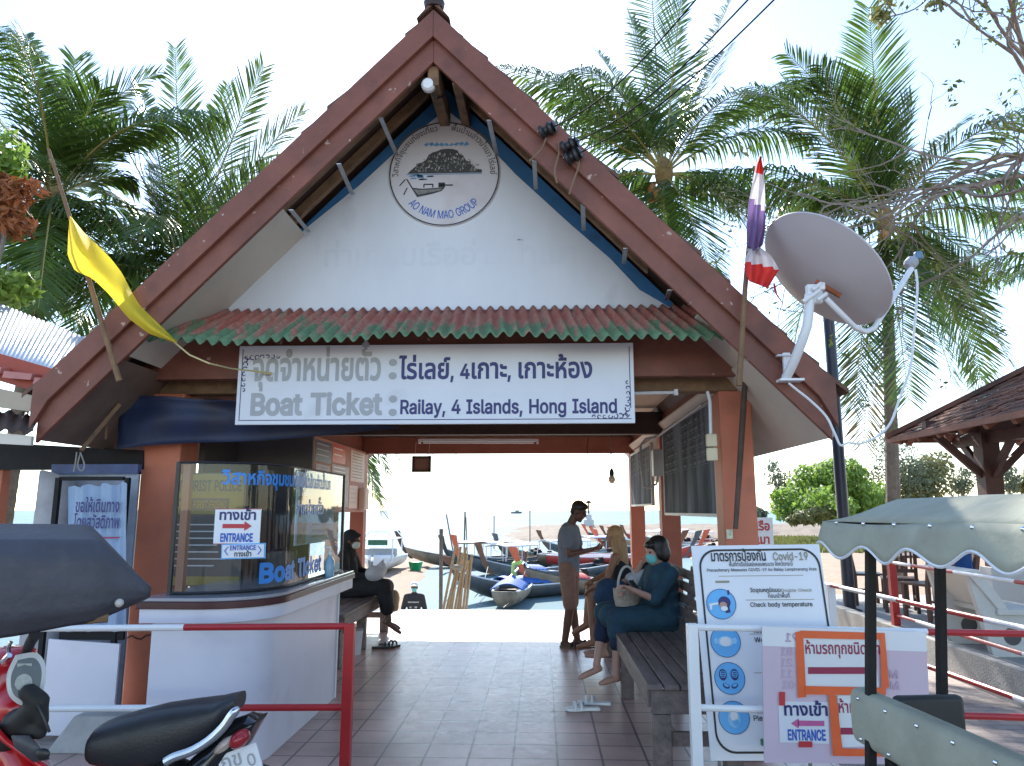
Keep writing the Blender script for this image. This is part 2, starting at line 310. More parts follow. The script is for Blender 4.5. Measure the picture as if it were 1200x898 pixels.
'g': (383, [[186,-136,151,-133,120,-126,95,-114,74,-99,58,-82,45,-62,91,-37,109,-59,122,-70,139,-79,160,-86,186,-88,224,-83,254,-68,274,-42,280,-5,280,61,276,61,258,37,245,25,227,14,204,7,175,4,155,6,136,9,118,15,101,24,86,35,72,48,60,63,50,81,41,101,35,123,32,146,31,172,32,198,35,221,41,244,49,264,60,282,72,299,86,313,101,324,118,334,136,341,156,345,176,346,205,343,228,336,246,324,259,311,277,287,282,287,282,341,335,341,335,-8,334,-29,330,-48,324,-66,315,-81,292,-105,261,-122,244,-128,226,-132,206,-135], [184,53,213,57,237,68,256,85,270,109,278,138,281,173,278,208,270,238,256,262,238,281,213,293,184,297,155,293,131,280,111,261,98,236,89,207,87,173,89,140,98,110,112,86,131,68,155,57]]),
'h': (369, [[102,204,102,0,47,0,47,458,102,458,102,259,92,259,101,281,111,299,123,314,137,326,168,341,205,346,237,342,266,332,289,314,307,289,313,273,318,256,320,237,321,216,321,0,266,0,266,212,261,247,246,274,221,291,189,296,166,294,145,286,127,273,114,254,105,232]]),
'i': (150, [[47,0,47,341,102,341,102,0], [75,399,61,401,48,409,40,421,37,435,40,449,48,461,61,469,75,471,90,469,102,461,111,449,114,435,111,421,102,409,90,401]]),
'k': (343, [[99,123,99,191,108,191,256,341,324,341,166,179,159,179], [47,0,47,458,102,458,102,0], [265,0,133,167,172,206,335,0]]),
'l': (170, [[125,-2,91,3,67,18,52,43,47,76,47,458,102,458,102,89,104,69,108,56,117,49,132,47,144,47,153,49,163,2,145,-1]]),
'm': (549, [[47,0,47,341,101,341,101,266,97,266,106,291,119,311,136,327,155,338,176,345,197,348,231,342,259,325,278,298,289,265,281,265,290,289,303,309,321,325,343,337,367,345,393,348,422,344,447,335,469,318,487,296,498,266,501,230,501,0,446,0,446,228,441,260,425,281,403,293,377,297,355,295,337,288,322,276,311,261,304,243,302,222,302,0,247,0,247,234,242,260,228,280,206,293,179,297,160,295,142,288,126,276,113,260,105,240,102,214,102,0]]),
'n': (369, [[102,204,102,0,47,0,47,341,100,341,101,259,92,259,101,281,111,299,123,314,137,326,168,341,205,346,237,342,265,332,289,314,307,289,313,273,318,256,320,237,321,216,321,0,266,0,266,212,261,247,246,274,221,291,189,296,166,294,145,286,127,273,114,254,105,232]]),
'o': (374, [[187,-7,164,-6,143,-2,123,5,105,15,89,27,74,41,61,58,50,77,42,97,36,119,32,143,31,169,32,195,36,219,42,241,50,262,61,281,74,297,89,312,105,324,123,334,143,340,164,345,187,346,209,345,231,340,250,334,269,324,285,312,300,297,313,281,323,262,332,241,338,219,342,195,343,169,342,143,338,119,332,97,323,77,313,58,300,41,285,27,269,15,250,5,231,-2,209,-6], [187,42,218,46,243,59,263,80,276,106,285,136,287,169,285,202,276,232,263,259,243,279,218,292,187,297,156,292,131,279,111,259,98,232,89,202,87,169,89,136,98,106,111,80,131,59,156,46]]),
'p': (382, [[47,-128,47,341,101,341,101,287,106,287,124,311,137,324,154,335,177,343,206,346,227,345,246,341,265,334,282,324,297,313,311,298,323,282,333,263,341,243,347,220,350,196,351,170,350,144,347,119,341,97,333,76,323,57,311,41,297,26,282,14,265,5,247,-2,227,-6,206,-7,178,-5,155,3,138,15,124,28,106,53,102,53,102,-128], [198,42,227,46,252,59,271,79,284,105,293,136,295,171,293,205,284,235,271,261,252,280,228,293,198,297,169,293,145,281,126,262,112,237,104,206,101,171,104,135,113,104,126,78,145,58,169,46]]),
'q': (382, [[335,-128,280,-128,280,53,276,53,258,28,245,15,227,3,204,-5,176,-7,155,-6,136,-2,117,5,100,14,85,26,71,41,59,57,49,76,41,97,35,119,32,144,31,170,32,196,35,220,41,243,49,263,59,282,71,298,85,313,101,324,118,334,136,341,155,345,176,346,205,343,228,335,245,324,259,311,276,287,281,287,281,341,335,341], [184,42,213,46,237,58,256,78,269,104,278,135,281,171,278,206,270,237,256,262,237,281,213,293,184,297,154,293,130,280,111,261,98,235,89,205,87,171,89,136,98,105,111,79,131,59,155,46]]),
'r': (233, [[47,0,47,341,100,341,100,289,104,289,117,312,137,330,163,342,192,346,206,346,219,345,219,290,207,292,186,293,163,291,143,283,126,271,113,255,105,236,102,213,102,0]]),
's': (328, [[164,-7,130,-5,101,3,76,16,56,34,41,57,32,85,84,96,95,71,112,54,135,44,163,41,195,45,220,56,236,73,241,92,238,109,229,122,213,132,191,140,134,153,113,159,94,167,78,176,65,187,48,214,42,246,46,274,59,298,78,318,104,333,134,343,168,346,201,343,228,335,251,322,269,305,282,285,292,261,241,250,232,268,218,284,198,295,169,299,141,296,118,285,103,269,98,250,101,232,112,219,129,209,155,201,206,188,228,182,247,174,263,165,276,154,292,128,298,96,294,67,281,42,261,22,234,6,201,-4]]),
't': (205, [[183,341,183,294,6,294,6,341], [58,424,113,424,113,88,116,68,122,55,135,47,153,45,167,46,182,48,192,2,173,-2,151,-4,131,-2,112,2,96,9,83,19,64,47,58,84]]),
'u': (369, [[164,-5,132,-1,103,10,80,28,62,53,56,68,51,85,48,104,47,125,47,341,102,341,102,130,108,94,123,67,148,51,180,45,203,48,224,56,242,69,255,87,264,110,266,137,266,341,321,341,321,0,268,0,268,83,277,83,268,61,257,42,245,27,231,15,200,0]]),
'v': (350, [[146,0,16,341,76,341,149,140,168,78,185,19,166,19,183,78,202,140,274,341,334,341,204,0]]),
'y': (350, [[43,-125,55,-77,64,-79,93,-80,106,-76,117,-67,127,-52,136,-32,146,-1,16,341,76,341,149,140,168,78,185,19,165,19,182,78,202,140,275,341,334,341,184,-52,172,-77,159,-96,143,-111,125,-122,105,-128,82,-131,58,-129]])}
for k_, (a_, c_) in LATIN.items(): GL[k_] = (a_ / 900, [[(q[i] / 900, q[i + 1] / 900) for i in range(0, len(q), 2)] for q in c_])
GL[' '] = (.24, [])
def outline_of(body):
    """contours of text in the built-in typeface, straight from its curve"""
    c = bpy.data.curves.new('glyph', 'FONT'); c.body = body; c.dimensions = '3D'; c.fill_mode = 'FULL'
    o = bpy.data.objects.new('glyph', c); col.objects.link(o); dg = bpy.context.evaluated_depsgraph_get(); cu = o.evaluated_get(dg).to_curve(dg, apply_modifiers=False); out = []
    for s in cu.splines:
        pts = []; bp = s.bezier_points; n = len(bp)
        for i in range(n):
            a, b = bp[i], bp[(i + 1) % n]; p0, p1, p2, p3 = a.co, a.handle_right, b.handle_left, b.co
            k = 1 if abs((p1 - p0).cross(p3 - p0).z) + abs((p2 - p0).cross(p3 - p0).z) < 2e-4 else (2 if (p3 - p0).length < .08 else 4)
            for j in range(k):
                t = j / k; u = 1 - t; q = p0 * u ** 3 + p1 * 3 * u * u * t + p2 * 3 * u * t * t + p3 * t ** 3
                if not pts or math.hypot(q.x - pts[-1][0], q.y - pts[-1][1]) > .0015: pts.append((q.x, q.y))
        if len(pts) > 2: out.append(pts)
    o.to_curve_clear(); bpy.data.objects.remove(o); bpy.data.curves.remove(c)
    return out
def rightmost(b): return max(x for p in outline_of(b) for x, y in p)
_r0 = None
def ensure(ch):
    global _r0
    if ch in GL: return
    if _r0 is None: _r0 = rightmost('\u0e17')
    try: GL[ch] = (rightmost(ch + '\u0e17') - _r0, outline_of(ch))
    except Exception: GL[ch] = (.5, [])
ensure('\u0e01')
# ------------------------------------------------------------------ materials
BROWN = mat('red_brown_paint', (.195, .066, .043), .55, .25, 3, .15, 90, chips=((.42, .30, .25), .69, 13), dirt=((.085, .032, .024), .56, 2.6), stretch=(1, 1, 1))
BROWN2 = mat('red_brown_paint_clean', (.175, .056, .038), .5, .2, 3, .1, 70)
DKWOOD = mat('dark_wood', (.045, .022, .016), .6, .35, 4, .2, 60)
RAWWOOD = mat('raw_wood', (.20, .115, .06), .75, .35, 6, .3, 50, dirt=((.05, .03, .02), .55, 5))
SALMON = mat('salmon_paint', (.50, .155, .085), .6, .12, 2, .08, 60, dirt=((.30, .095, .06), .58, 3), chips=((.55, .42, .36), .77, 14))
ORANGE = mat('orange_paint', (.30, .080, .042), .6, .15, 2, .06, 60, dirt=((.2, .05, .03), .58, 3))
WHITEWALL = mat('white_wall_paint', (.66, .68, .715), .55, .05, 1.6, .04, 20, dirt=((.44, .45, .48), .59, 1.6), stretch=(1.4, 1, .7))
BLUE = mat('blue_paint', (.035, .15, .33), .55, .2, 4, .05, 40, dirt=((.03, .06, .10), .58, 4))
SOFFIT = mat('soffit_cream', (.62, .56, .48), .6, .08, 2, .05, 30, dirt=((.38, .33, .28), .64, 2.5))
CEIL = mat('ceiling_cream', (.55, .47, .37), .7, .1, 3)
TILE_ROOF = mat('roof_tile_brown', (.14, .075, .05), .75, .35, 9, .3, 50)
METAL = mat('galvanised_steel', (.42, .43, .45), .42, .2, 8, .05, 40, metal=.7)
GREY = mat('grey_paint', (.35, .36, .38), .5, .15, 5)
BLACK = mat('black_plastic', (.018, .018, .02), .4, .3, 6)
BLACKM = mat('black_steel', (.013, .013, .015), .6, .3, 9, .05, 80, spec=.25)
WHITE = mat('white_paint', (.78, .78, .79), .4, .05, 4, .02, 40, dirt=((.5, .49, .47), .68, 6))
WHITEP = mat('white_plastic', (.72, .73, .75), .35, .05, 3, dirt=((.52, .5, .47), .66, 5))
RED = mat('red_paint', (.40, .016, .019), .38, .15, 5, .03, 40, dirt=((.2, .02, .02), .62, 8))
SIGNW = mat('sign_white', (.66, .68, .74), .4, .04, 2, dirt=((.50, .50, .54), .62, 2.5))
SIGNP = mat('sign_plastic', (.74, .75, .78), .3, .04, 2, dirt=((.60, .60, .64), .64, 3))
INK_NAVY = mat('ink_navy', (.02, .02, .14), .45, .1, 3)
INK_BLUE = mat('ink_blue', (.02, .10, .45), .45, .1, 3)
INK_GREY = mat('ink_faded', (.36, .37, .39), .5, .08, 3)
INK_BLACK = mat('ink_black', (.02, .02, .02), .5, .1, 3)
INK_RED = mat('ink_red', (.50, .03, .04), .45, .1, 3)
INK_MAROON = mat('ink_maroon', (.30, .02, .07), .45, .1, 3)
INK_GHOST = mat('ink_ghost', (.63, .65, .69), .6, .04, 3)
INK_WHITE = mat('ink_white', (.75, .75, .75), .5, .05, 3)
SKYBLUE = mat('sky_blue_ink', (.12, .43, .78), .4, .08, 3)
WOODGREY = mat('weathered_planks', (.15, .115, .105), .62, .4, 5, .35, 40, stretch=(3, .5, 3), dirt=((.05, .04, .04), .56, 6))
CONC = mat('concrete', (.36, .35, .33), .85, .2, 4, .35, 50, dirt=((.16, .15, .14), .60, 2))
SAND = mat('sand', (.28, .20, .14), .95, .2, 3, .5, 20, dirt=((.22, .155, .105), .58, .5))
ROCK = mat('rock', (.14, .102, .07), .9, .45, 1.5, .6, 8, dirt=((.10, .085, .07), .56, 1.2))
RUBBER = mat('rubber', (.02, .02, .02), .7, .3, 5)
CHROME = mat('chrome', (.7, .7, .72), .18, .05, 5, metal=1)
SEATV = mat('seat_vinyl', (.022, .022, .026), .42, .3, 6, .12, 120)
REDPL = mat('red_fairing', (.52, .012, .02), .22, .08, 3, coat=.4)
DENIM = mat('teal_cloth', (.016, .055, .08), .85, .25, 9, .7, 13, dirt=((.012, .03, .06), .5, 6))
NAVYC = mat('navy_cloth', (.012, .02, .05), .85, .3, 9, .2, 60)
BLACKC = mat('black_cloth', (.016, .016, .019), .85, .4, 9, .7, 13)
GREYC = mat('grey_blue_tshirt', (.17, .19, .24), .9, .15, 9, .6, 12)
SHORTS = mat('brown_shorts', (.27, .155, .115), .9, .2, 9, .6, 12)
LSHORT = mat('light_shorts', (.45, .40, .36), .9, .15, 9, .25, 60)
SKIN_T = mat('tan_skin', (.30, .145, .085), .5, .08, 6)
SKIN_D = mat('brown_skin', (.13, .058, .038), .5, .08, 6)
SKIN_L = mat('fair_skin', (.46, .26, .19), .5, .08, 6)
HAIRB = mat('black_hair', (.010, .008, .008), .4, .3, 20, .3, 90)
HAIRL = mat('blonde_hair', (.42, .24, .11), .45, .45, 20, .5, 60, stretch=(6, 6, .6))
MASKB = mat('mask_aqua', (.16, .52, .50), .8, .06, 9, .1, 90)
MASKW = mat('mask_white', (.62, .66, .62), .8, .06, 9, .1, 90)
WICKER = mat('wicker', (.40, .33, .26), .7, .3, 40, .5, 120)
TARPB = mat('blue_tarp', (.014, .025, .07), .6, .3, 3, .2, 12, dirt=((.03, .025, .035), .5, 2.5))
CANV_D = mat('dark_canvas', (.055, .055, .068), .6, .2, 6, .2, 40, dirt=((.10, .09, .09), .62, 8))
CANV_G = mat('green_canvas', (.36, .36, .285), .85, .12, 5, .2, 30, spec=.2, dirt=((.27, .26, .20), .58, 4))
PALMLEAF = mat('palm_leaf', (.072, .130, .022), .30, .5, 1.5, spec=.9, trans=.5)
PALMDRY = mat('palm_leaf_dry', (.17, .13, .055), .5, .4, 2, spec=.5, trans=.2)
RACHIS = mat('palm_rachis', (.30, .26, .08), .5, .2, 3)
TRUNK = mat('palm_trunk', (.14, .115, .09), .9, .35, 6, .6, 20)
BARK = mat('grey_bark', (.20, .17, .14), .9, .3, 5, .4, 25)
LEAF1 = mat('leaf_bright', (.22, .34, .06), .5, .4, 1.2, trans=.5)
LEAF2 = mat('leaf_olive', (.20, .20, .07), .55, .4, 1.2, trans=.25)
LEAF3 = mat('needle_grey_green', (.15, .18, .11), .6, .35, 1.2, trans=.2)
LEAFDRY = mat('leaf_rust', (.30, .10, .03), .6, .35, 3, trans=.3)
GRASS = mat('grass', (.20, .21, .06), .8, .4, 4, trans=.2)

def glass(name, rough=.02, tint=(.9, .95, .96), refl=.5):
    m = bpy.data.materials.new(name); m.use_nodes = True; n = m.node_tree
    b = n.nodes['Principled BSDF']; b.inputs['Base Color'].default_value = (*tint, 1); b.inputs['Roughness'].default_value = rough
    b.inputs['Transmission Weight'].default_value = 1; b.inputs['IOR'].default_value = 1.5
    t = n.nodes.new('ShaderNodeBsdfTransparent'); t.inputs[0].default_value = (*tint, 1)
    g = n.nodes.new('ShaderNodeBsdfGlossy'); g.inputs['Roughness'].default_value = rough; g.inputs[0].default_value = (1, 1, 1, 1)
    f = n.nodes.new('ShaderNodeFresnel'); f.inputs[0].default_value = 1.42
    mul = n.nodes.new('ShaderNodeMath'); mul.operation = 'MULTIPLY_ADD'; mul.inputs[1].default_value = 1.0; mul.inputs[2].default_value = 0
    n.links.new(f.outputs[0], mul.inputs[0])
    mx = n.nodes.new('ShaderNodeMixShader'); n.links.new(mul.outputs[0], mx.inputs[0]); n.links.new(t.outputs[0], mx.inputs[1]); n.links.new(g.outputs[0], mx.inputs[2])
    n.links.new(mx.outputs[0], n.nodes['Material Output'].inputs[0])
    return m
GLASS = glass('clear_acrylic')

def tile_mat(name, c1, c2, mort, bw, bh, off=(0, 0, 0), ms=.004, rough=.3, offset=0., noise_bump=.1, grime=None):
    m = bpy.data.materials.new(name); m.use_nodes = True; n = m.node_tree; L = n.links.new; b = n.nodes['Principled BSDF']
    tc = n.nodes.new('ShaderNodeTexCoord'); mp = n.nodes.new('ShaderNodeMapping'); mp.inputs['Location'].default_value = off; L(tc.outputs['Object'], mp.inputs[0])
    br = n.nodes.new('ShaderNodeTexBrick'); br.offset = offset; br.squash = 1; L(mp.outputs[0], br.inputs[0])
    br.inputs['Color1'].default_value = (*c1, 1); br.inputs['Color2'].default_value = (*c2, 1); br.inputs['Mortar'].default_value = (*mort, 1)
    br.inputs['Scale'].default_value = 1; br.inputs['Mortar Size'].default_value = ms; br.inputs['Mortar Smooth'].default_value = .2
    br.inputs['Brick Width'].default_value = bw; br.inputs['Row Height'].default_value = bh; br.inputs['Bias'].default_value = 0
    nz = n.nodes.new('ShaderNodeTexNoise'); nz.inputs['Scale'].default_value = 1.3; nz.inputs['Detail'].default_value = 9; L(tc.outputs['Object'], nz.inputs[0])
    rp = n.nodes.new('ShaderNodeValToRGB'); rp.color_ramp.elements[0].position = .3; rp.color_ramp.elements[0].color = (.52, .5, .5, 1); rp.color_ramp.elements[1].position = .7; rp.color_ramp.elements[1].color = (1.1, 1.1, 1.1, 1); L(nz.outputs[0], rp.inputs[0])
    mx = n.nodes.new('ShaderNodeMix'); mx.data_type = 'RGBA'; mx.blend_type = 'MULTIPLY'; mx.inputs[0].default_value = 1; L(br.outputs[0], mx.inputs[6]); L(rp.outputs[0], mx.inputs[7])
    L(mx.outputs[2], b.inputs['Base Color'])
    # scuffed gloss
    wv = n.nodes.new('ShaderNodeTexNoise'); wv.inputs['Scale'].default_value = 14; wv.inputs['Detail'].default_value = 6; wv.inputs['Distortion'].default_value = 1.5; L(tc.outputs['Object'], wv.inputs[0])
    mr = n.nodes.new('ShaderNodeMapRange'); mr.inputs[1].default_value = .3; mr.inputs[2].default_value = .75; mr.inputs[3].default_value = rough * .9; mr.inputs[4].default_value = rough * 1.25; L(wv.outputs[0], mr.inputs[0])
    L(mr.outputs[0], b.inputs['Roughness'])
    ad = n.nodes.new('ShaderNodeMath'); ad.operation = 'MULTIPLY_ADD'; ad.inputs[1].default_value = -1.; L(br.outputs['Fac'], ad.inputs[0])
    sc = n.nodes.new('ShaderNodeMath'); sc.operation = 'MULTIPLY'; sc.inputs[1].default_value = .035; L(wv.outputs[0], sc.inputs[0]); L(sc.outputs[0], ad.inputs[2])
    bp = n.nodes.new('ShaderNodeBump'); bp.inputs['Strength'].default_value = noise_bump; bp.inputs['Distance'].default_value = .01; L(ad.outputs[0], bp.inputs['Height']); L(bp.outputs[0], b.inputs['Normal'])
    return m
FLOOR = tile_mat('floor_tile_lilac', (.62, .41, .345), (.55, .37, .315), (.15, .11, .095), .30, .30, (.20, .03, 0), .009, .34, 0., .035)
PAVE = tile_mat('paving_blocks', (.45, .38, .34), (.38, .32, .29), (.25, .21, .19), .22, .11, (0, 0, 0), .006, .8, .5, .3)

def awning_mat():
    m = bpy.data.materials.new('faded_corrugated'); m.use_nodes = True; n = m.node_tree; L = n.links.new; b = n.nodes['Principled BSDF']; b.inputs['Roughness'].default_value = .7
    tc = n.nodes.new('ShaderNodeTexCoord')
    sx = n.nodes.new('ShaderNodeSeparateXYZ'); L(tc.outputs['Object'], sx.inputs[0])
    nz = n.nodes.new('ShaderNodeTexNoise'); nz.inputs['Scale'].default_value = 5; nz.inputs['Detail'].default_value = 6
    mp = n.nodes.new('ShaderNodeMapping'); mp.inputs['Scale'].default_value = (3.4, .8, .8); L(tc.outputs['Object'], mp.inputs[0]); L(mp.outputs[0], nz.inputs[0])
    # green algae gathers along the lower edge of the sheet
    mr = n.nodes.new('ShaderNodeMapRange'); mr.inputs[1].default_value = 2.90; mr.inputs[2].default_value = 3.20; mr.inputs[3].default_value = .24; mr.inputs[4].default_value = -.13; L(sx.outputs['Z'], mr.inputs[0])
    ad = n.nodes.new('ShaderNodeMath'); ad.operation = 'ADD'; L(nz.outputs[0], ad.inputs[0]); L(mr.outputs[0], ad.inputs[1])
    rp = n.nodes.new('ShaderNodeValToRGB'); L(ad.outputs[0], rp.inputs[0]); e = rp.color_ramp.elements
    e[0].position = .33; e[0].color = (.40, .12, .085, 1); e[1].position = .50; e[1].color = (.42, .20, .15, 1)
    x = e.new(.58); x.color = (.15, .22, .12, 1); x = e.new(.75); x.color = (.12, .24, .13, 1)
    n2 = n.nodes.new('ShaderNodeTexNoise'); n2.inputs['Scale'].default_value = 30; n2.inputs['Detail'].default_value = 4; L(tc.outputs['Object'], n2.inputs[0])
    r2 = n.nodes.new('ShaderNodeValToRGB'); r2.color_ramp.elements[0].color = (.4, .4, .4, 1); r2.color_ramp.elements[1].color = (1.3, 1.3, 1.3, 1); L(n2.outputs[0], r2.inputs[0])
    mx = n.nodes.new('ShaderNodeMix'); mx.data_type = 'RGBA'; mx.blend_type = 'MULTIPLY'; mx.inputs[0].default_value = 1; L(rp.outputs[0], mx.inputs[6]); L(r2.outputs[0], mx.inputs[7]); L(mx.outputs[2], b.inputs[0])
    return m
AWN = awning_mat()

def sea_mat():
    m = bpy.data.materials.new('sea_water'); m.use_nodes = True; n = m.node_tree; L = n.links.new; b = n.nodes['Principled BSDF']
    b.inputs['Roughness'].default_value = .45; b.inputs['IOR'].default_value = 1.33; b.inputs['Specular IOR Level'].default_value = .015
    tc = n.nodes.new('ShaderNodeTexCoord'); nz = n.nodes.new('ShaderNodeTexNoise'); nz.inputs['Scale'].default_value = .02; nz.inputs['Detail'].default_value = 6; L(tc.outputs['Object'], nz.inputs[0])
    rp = n.nodes.new('ShaderNodeValToRGB'); e = rp.color_ramp.elements; e[0].position = .35; e[0].color = (.165, .245, .265, 1); e[1].position = .65; e[1].color = (.205, .275, .29, 1); L(nz.outputs[0], rp.inputs[0]); L(rp.outputs[0], b.inputs[0])
    n2 = n.nodes.new('ShaderNodeTexNoise'); n2.inputs['Scale'].default_value = 1.2; n2.inputs['Detail'].default_value = 8; mp = n.nodes.new('ShaderNodeMapping'); mp.inputs['Scale'].default_value = (.6, 1.6, 1); L(tc.outputs['Object'], mp.inputs[0]); L(mp.outputs[0], n2.inputs[0])
    bp = n.nodes.new('ShaderNodeBump'); bp.inputs['Strength'].default_value = .35; bp.inputs['Distance'].default_value = .12; L(n2.outputs[0], bp.inputs['Height']); L(bp.outputs[0], b.inputs['Normal'])
    return m
SEA = sea_mat()

# ------------------------------------------------------------------ ground, water, terrain
XC = -.82                     # ridge line of the ticket pavilion
SEA_Z = -1.95
def sstep(a, b, x):
    t = max(0, min(1, (x - a) / (b - a))); return t * t * (3 - 2 * t)
def land(x, y):
    fall = -1.72 * sstep(13.0, 18.2, y) - .25 * sstep(19, 24, y) - 1.2 * sstep(24, 46, y)
    bank = sstep(-2.2 - .055 * y, -3.6 - .075 * y, x) * sstep(20, 26, y) * (1 - sstep(58, 75, y)) * sstep(-26, -18, x)
    hi = -.10 - .5 * sstep(20, 60, y) - 1.4 * sstep(55, 95, y)
    k = sstep(4.2 + .05 * y, 8.5 + .12 * y, x)
    fall = fall * (1 - bank) + -1.80 * bank
    kl = sstep(-5.5, -9, x) * (1 - bank)
    h = fall * (1 - k) + hi * k
    h -= kl * 1.6 * sstep(8, 16, y) * (1 - sstep(18, 30, y))
    h += .05 * noise.noise(V((x * .5, y * .5, 0))) * sstep(13.5, 16, y)
    return h - .03
xs = [-400, -200, -100, -60] + [-40 + 2 * i for i in range(14)] + [-12 + .8 * i for i in range(40)] + [20 + 3 * i for i in range(16)] + [80, 120, 200, 400]
ys = [-400, -150, -60, -20, 0, 4, 8, 12] + [13.4 + .5 * i for i in range(26)] + [27 + 2.5 * i for i in range(36)] + [130, 200]
mb = MB(); nx = len(xs) - 1; ny = len(ys) - 1
mb.add([(x, y, land(x, y)) for y in ys for x in xs], [(j * (nx + 1) + i, j * (nx + 1) + i + 1, (j + 1) * (nx + 1) + i + 1, (j + 1) * (nx + 1) + i) for j in range(ny) for i in range(nx)])
struct(mb.build('ground', SAND, fix=False, smooth=180))
mb = MB(); mb.poly([(-9000, -9000, SEA_Z), (9000, -9000, SEA_Z), (9000, 9000, SEA_Z), (-9000, 9000, SEA_Z)])
# the sheet of water only where there is sea: it lies under the land elsewhere
struct(mb.build('sea_water', SEA, smooth=0, fix=False))
# rocky spit
def spit(u, v):
    x = -9 + 75 * u; y = 82 + 100 * v
    e = sstep(0, .10, u + .05 * noise.noise(V((v * 9, 3, 1)))) * sstep(0, .12, v + .05 * noise.noise(V((u * 12, 7, 1)))) * sstep(1, .85, v)
    h = -2.6 + e * (.95 + .45 * u + .45 * noise.noise(V((x * .25, y * .12, 0))) + .3 * noise.noise(V((x * .9, y * .4, 5))))
    return V((x, y, h))
mb = MB(); mb.grid(spit, 110, 50); struct(mb.build('rocky_spit_terrain', ROCK, fix=False, smooth=25))
# paving in front, tiled floor slab, concrete ramp
mb = MB(); mb.bb(-14, 14, -14, 9.0, -.2, -.02); struct(mb.build('paving', PAVE, smooth=0))
mb = MB(); mb.bb(-3.45, 1.95, 4.35, 12.95, -.19, 0); struct(mb.build('tiled_floor', FLOOR, smooth=0))
mb = MB(); mb.prism([(-5.2, 12.96, -.02), (-5.2, 13.15, -.03), (-5.2, 18.4, -1.66), (-5.2, 18.4, -2.2), (-5.2, 12.96, -2.2)], (8.2, 0, 0)); struct(mb.build('concrete_ramp', CONC, smooth=0))

# ------------------------------------------------------------------ the ticket pavilion
YB, YG, SL = 5.3, 6.1, 1.03
APZ = 5.54
pav = thing('ticket_pavilion', 'open fronted boat ticket pavilion with steep red brown gable roof and salmon pillars', 'pavilion', (XC, 9.5, 0))
def roofz(dx): return APZ - SL * dx
def dn(dx, z, y, s): return (XC + s * dx, y, z)
n_ = 1 / math.hypot(1, SL)
# roof slopes with stepped tile courses
for s in (-1, 1):
    mb = MB()
    NC = 15
    for k in range(NC):
        a = 2.98 * k / NC; b = 2.98 * (k + 1) / NC + .03
        wv = .012 * math.sin(k * 2.3)
        y0 = YB + .02 + .03 * math.sin(k * 1.7 + s)
        p = [(XC + s * a, y0, roofz(a) + .01 + wv), (XC + s * b, y0, roofz(b) + .055 + wv), (XC + s * b, y0, roofz(b) + .02 + wv), (XC + s * a, y0, roofz(a) - .025 + wv)]
        mb.prism(p, (0, 14.4 - y0, 0))
    r_ = mb.build('roof', TILE_ROOF, pav, smooth=0)
    mb = MB(); p = [(XC + s * 0.0, YB + .06, roofz(0) - .03), (XC + s * 2.95, YB + .06, roofz(2.95) - .03), (XC + s * 2.95, YB + .06, roofz(2.95) - .12), (XC, YB + .06, roofz(0) - .12)]
    mb.prism(p, (0, 9, 0)); mb.build('roof_boarding', DKWOOD, pav, smooth=0)
    # exposed rafter under the front overhang
    mb = MB(); mb.prism([(XC + s * .12, 5.55, roofz(.12) - .13), (XC + s * 2.8, 5.55, roofz(2.8) - .13), (XC + s * 2.8, 5.55, roofz(2.8) - .25), (XC + s * .12, 5.55, roofz(.12) - .25)], (0, .07, 0))
    mb.build('rafter', RAWWOOD, pav, smooth=0)
    mb = MB(); mb.prism([(XC + s * .12, 5.86, roofz(.12) - .13), (XC + s * 1.7, 5.86, roofz(1.7) - .13), (XC + s * 1.7, 5.86, roofz(1.7) - .23), (XC + s * .12, 5.86, roofz(.12) - .23)], (0, .06, 0))
    mb.build('rafter', RAWWOOD, pav, smooth=0)
    # white soffit panel under the lower part of the overhang, and under the eave behind
    mb = MB(); a0, a1 = (1.22 if s < 0 else 2.05), (2.36 if s < 0 else 2.88)
    mb.prism([(XC + s * a0, YB + .05, roofz(a0) - .265), (XC + s * a1, YB + .05, roofz(a1) - .265), (XC + s * a1, YB + .05, roofz(a1) - .285), (XC + s * a0, YB + .05, roofz(a0) - .285)], (0, YG - YB - .05, 0))
    mb.build('soffit', SOFFIT, pav, smooth=0)
    mb = MB(); mb.prism([(XC + s * 2.38, YB + .05, 2.79), (XC + s * 2.895, YB + .05, 2.19), (XC + s * 2.895, YB + .05, 2.16), (XC + s * 2.38, YB + .05, 2.77)], (0, 9, 0))
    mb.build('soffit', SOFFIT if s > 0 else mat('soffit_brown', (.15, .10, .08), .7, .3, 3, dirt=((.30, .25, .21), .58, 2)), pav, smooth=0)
    # double bargeboard
    t1, t2 = .165 / n_, .30 / n_
    mb = MB(); mb.prism([(XC, YB - .05, roofz(0) - .005), (XC + s * 2.9, YB - .05, roofz(2.9) - .005), (XC + s * 2.9, YB - .05, roofz(2.9) - t1 - .10), (XC + s * 2.78, YB - .05, roofz(2.78) - t1), (XC, YB - .05, roofz(0) - t1)], (0, .045, 0))
    mb.build('bargeboard', BROWN, pav, bevel=.006, smooth=0)
    mb = MB(); mb.prism([(XC, YB - .003, roofz(0) - t1 + .03), (XC + s * 2.87, YB - .003, roofz(2.87) - t1 + .03), (XC + s * 2.87, YB - .003, roofz(2.87) - t2 - .02), (XC, YB - .003, roofz(0) - t2)], (0, .04, 0))
    mb.build('bargeboard', BROWN, pav, bevel=.006, smooth=0)
# ridge cap and finial
mb = MB(); mb.prism([(XC - .13, YB - .06, APZ - .09), (XC, YB - .06, APZ + .075), (XC + .13, YB - .06, APZ - .09), (XC, YB - .06, APZ + .03)], (0, 9.3, 0)); mb.build('ridge_cap', TILE_ROOF, pav, smooth=0)
mb = MB(); mb.lathe([(.075, 0), (.085, .06), (.06, .12), (.05, .2), (.02, .26)], (XC, YB - .01, APZ + .02), n=10); mb.build('ridge_finial', DKWOOD, pav)
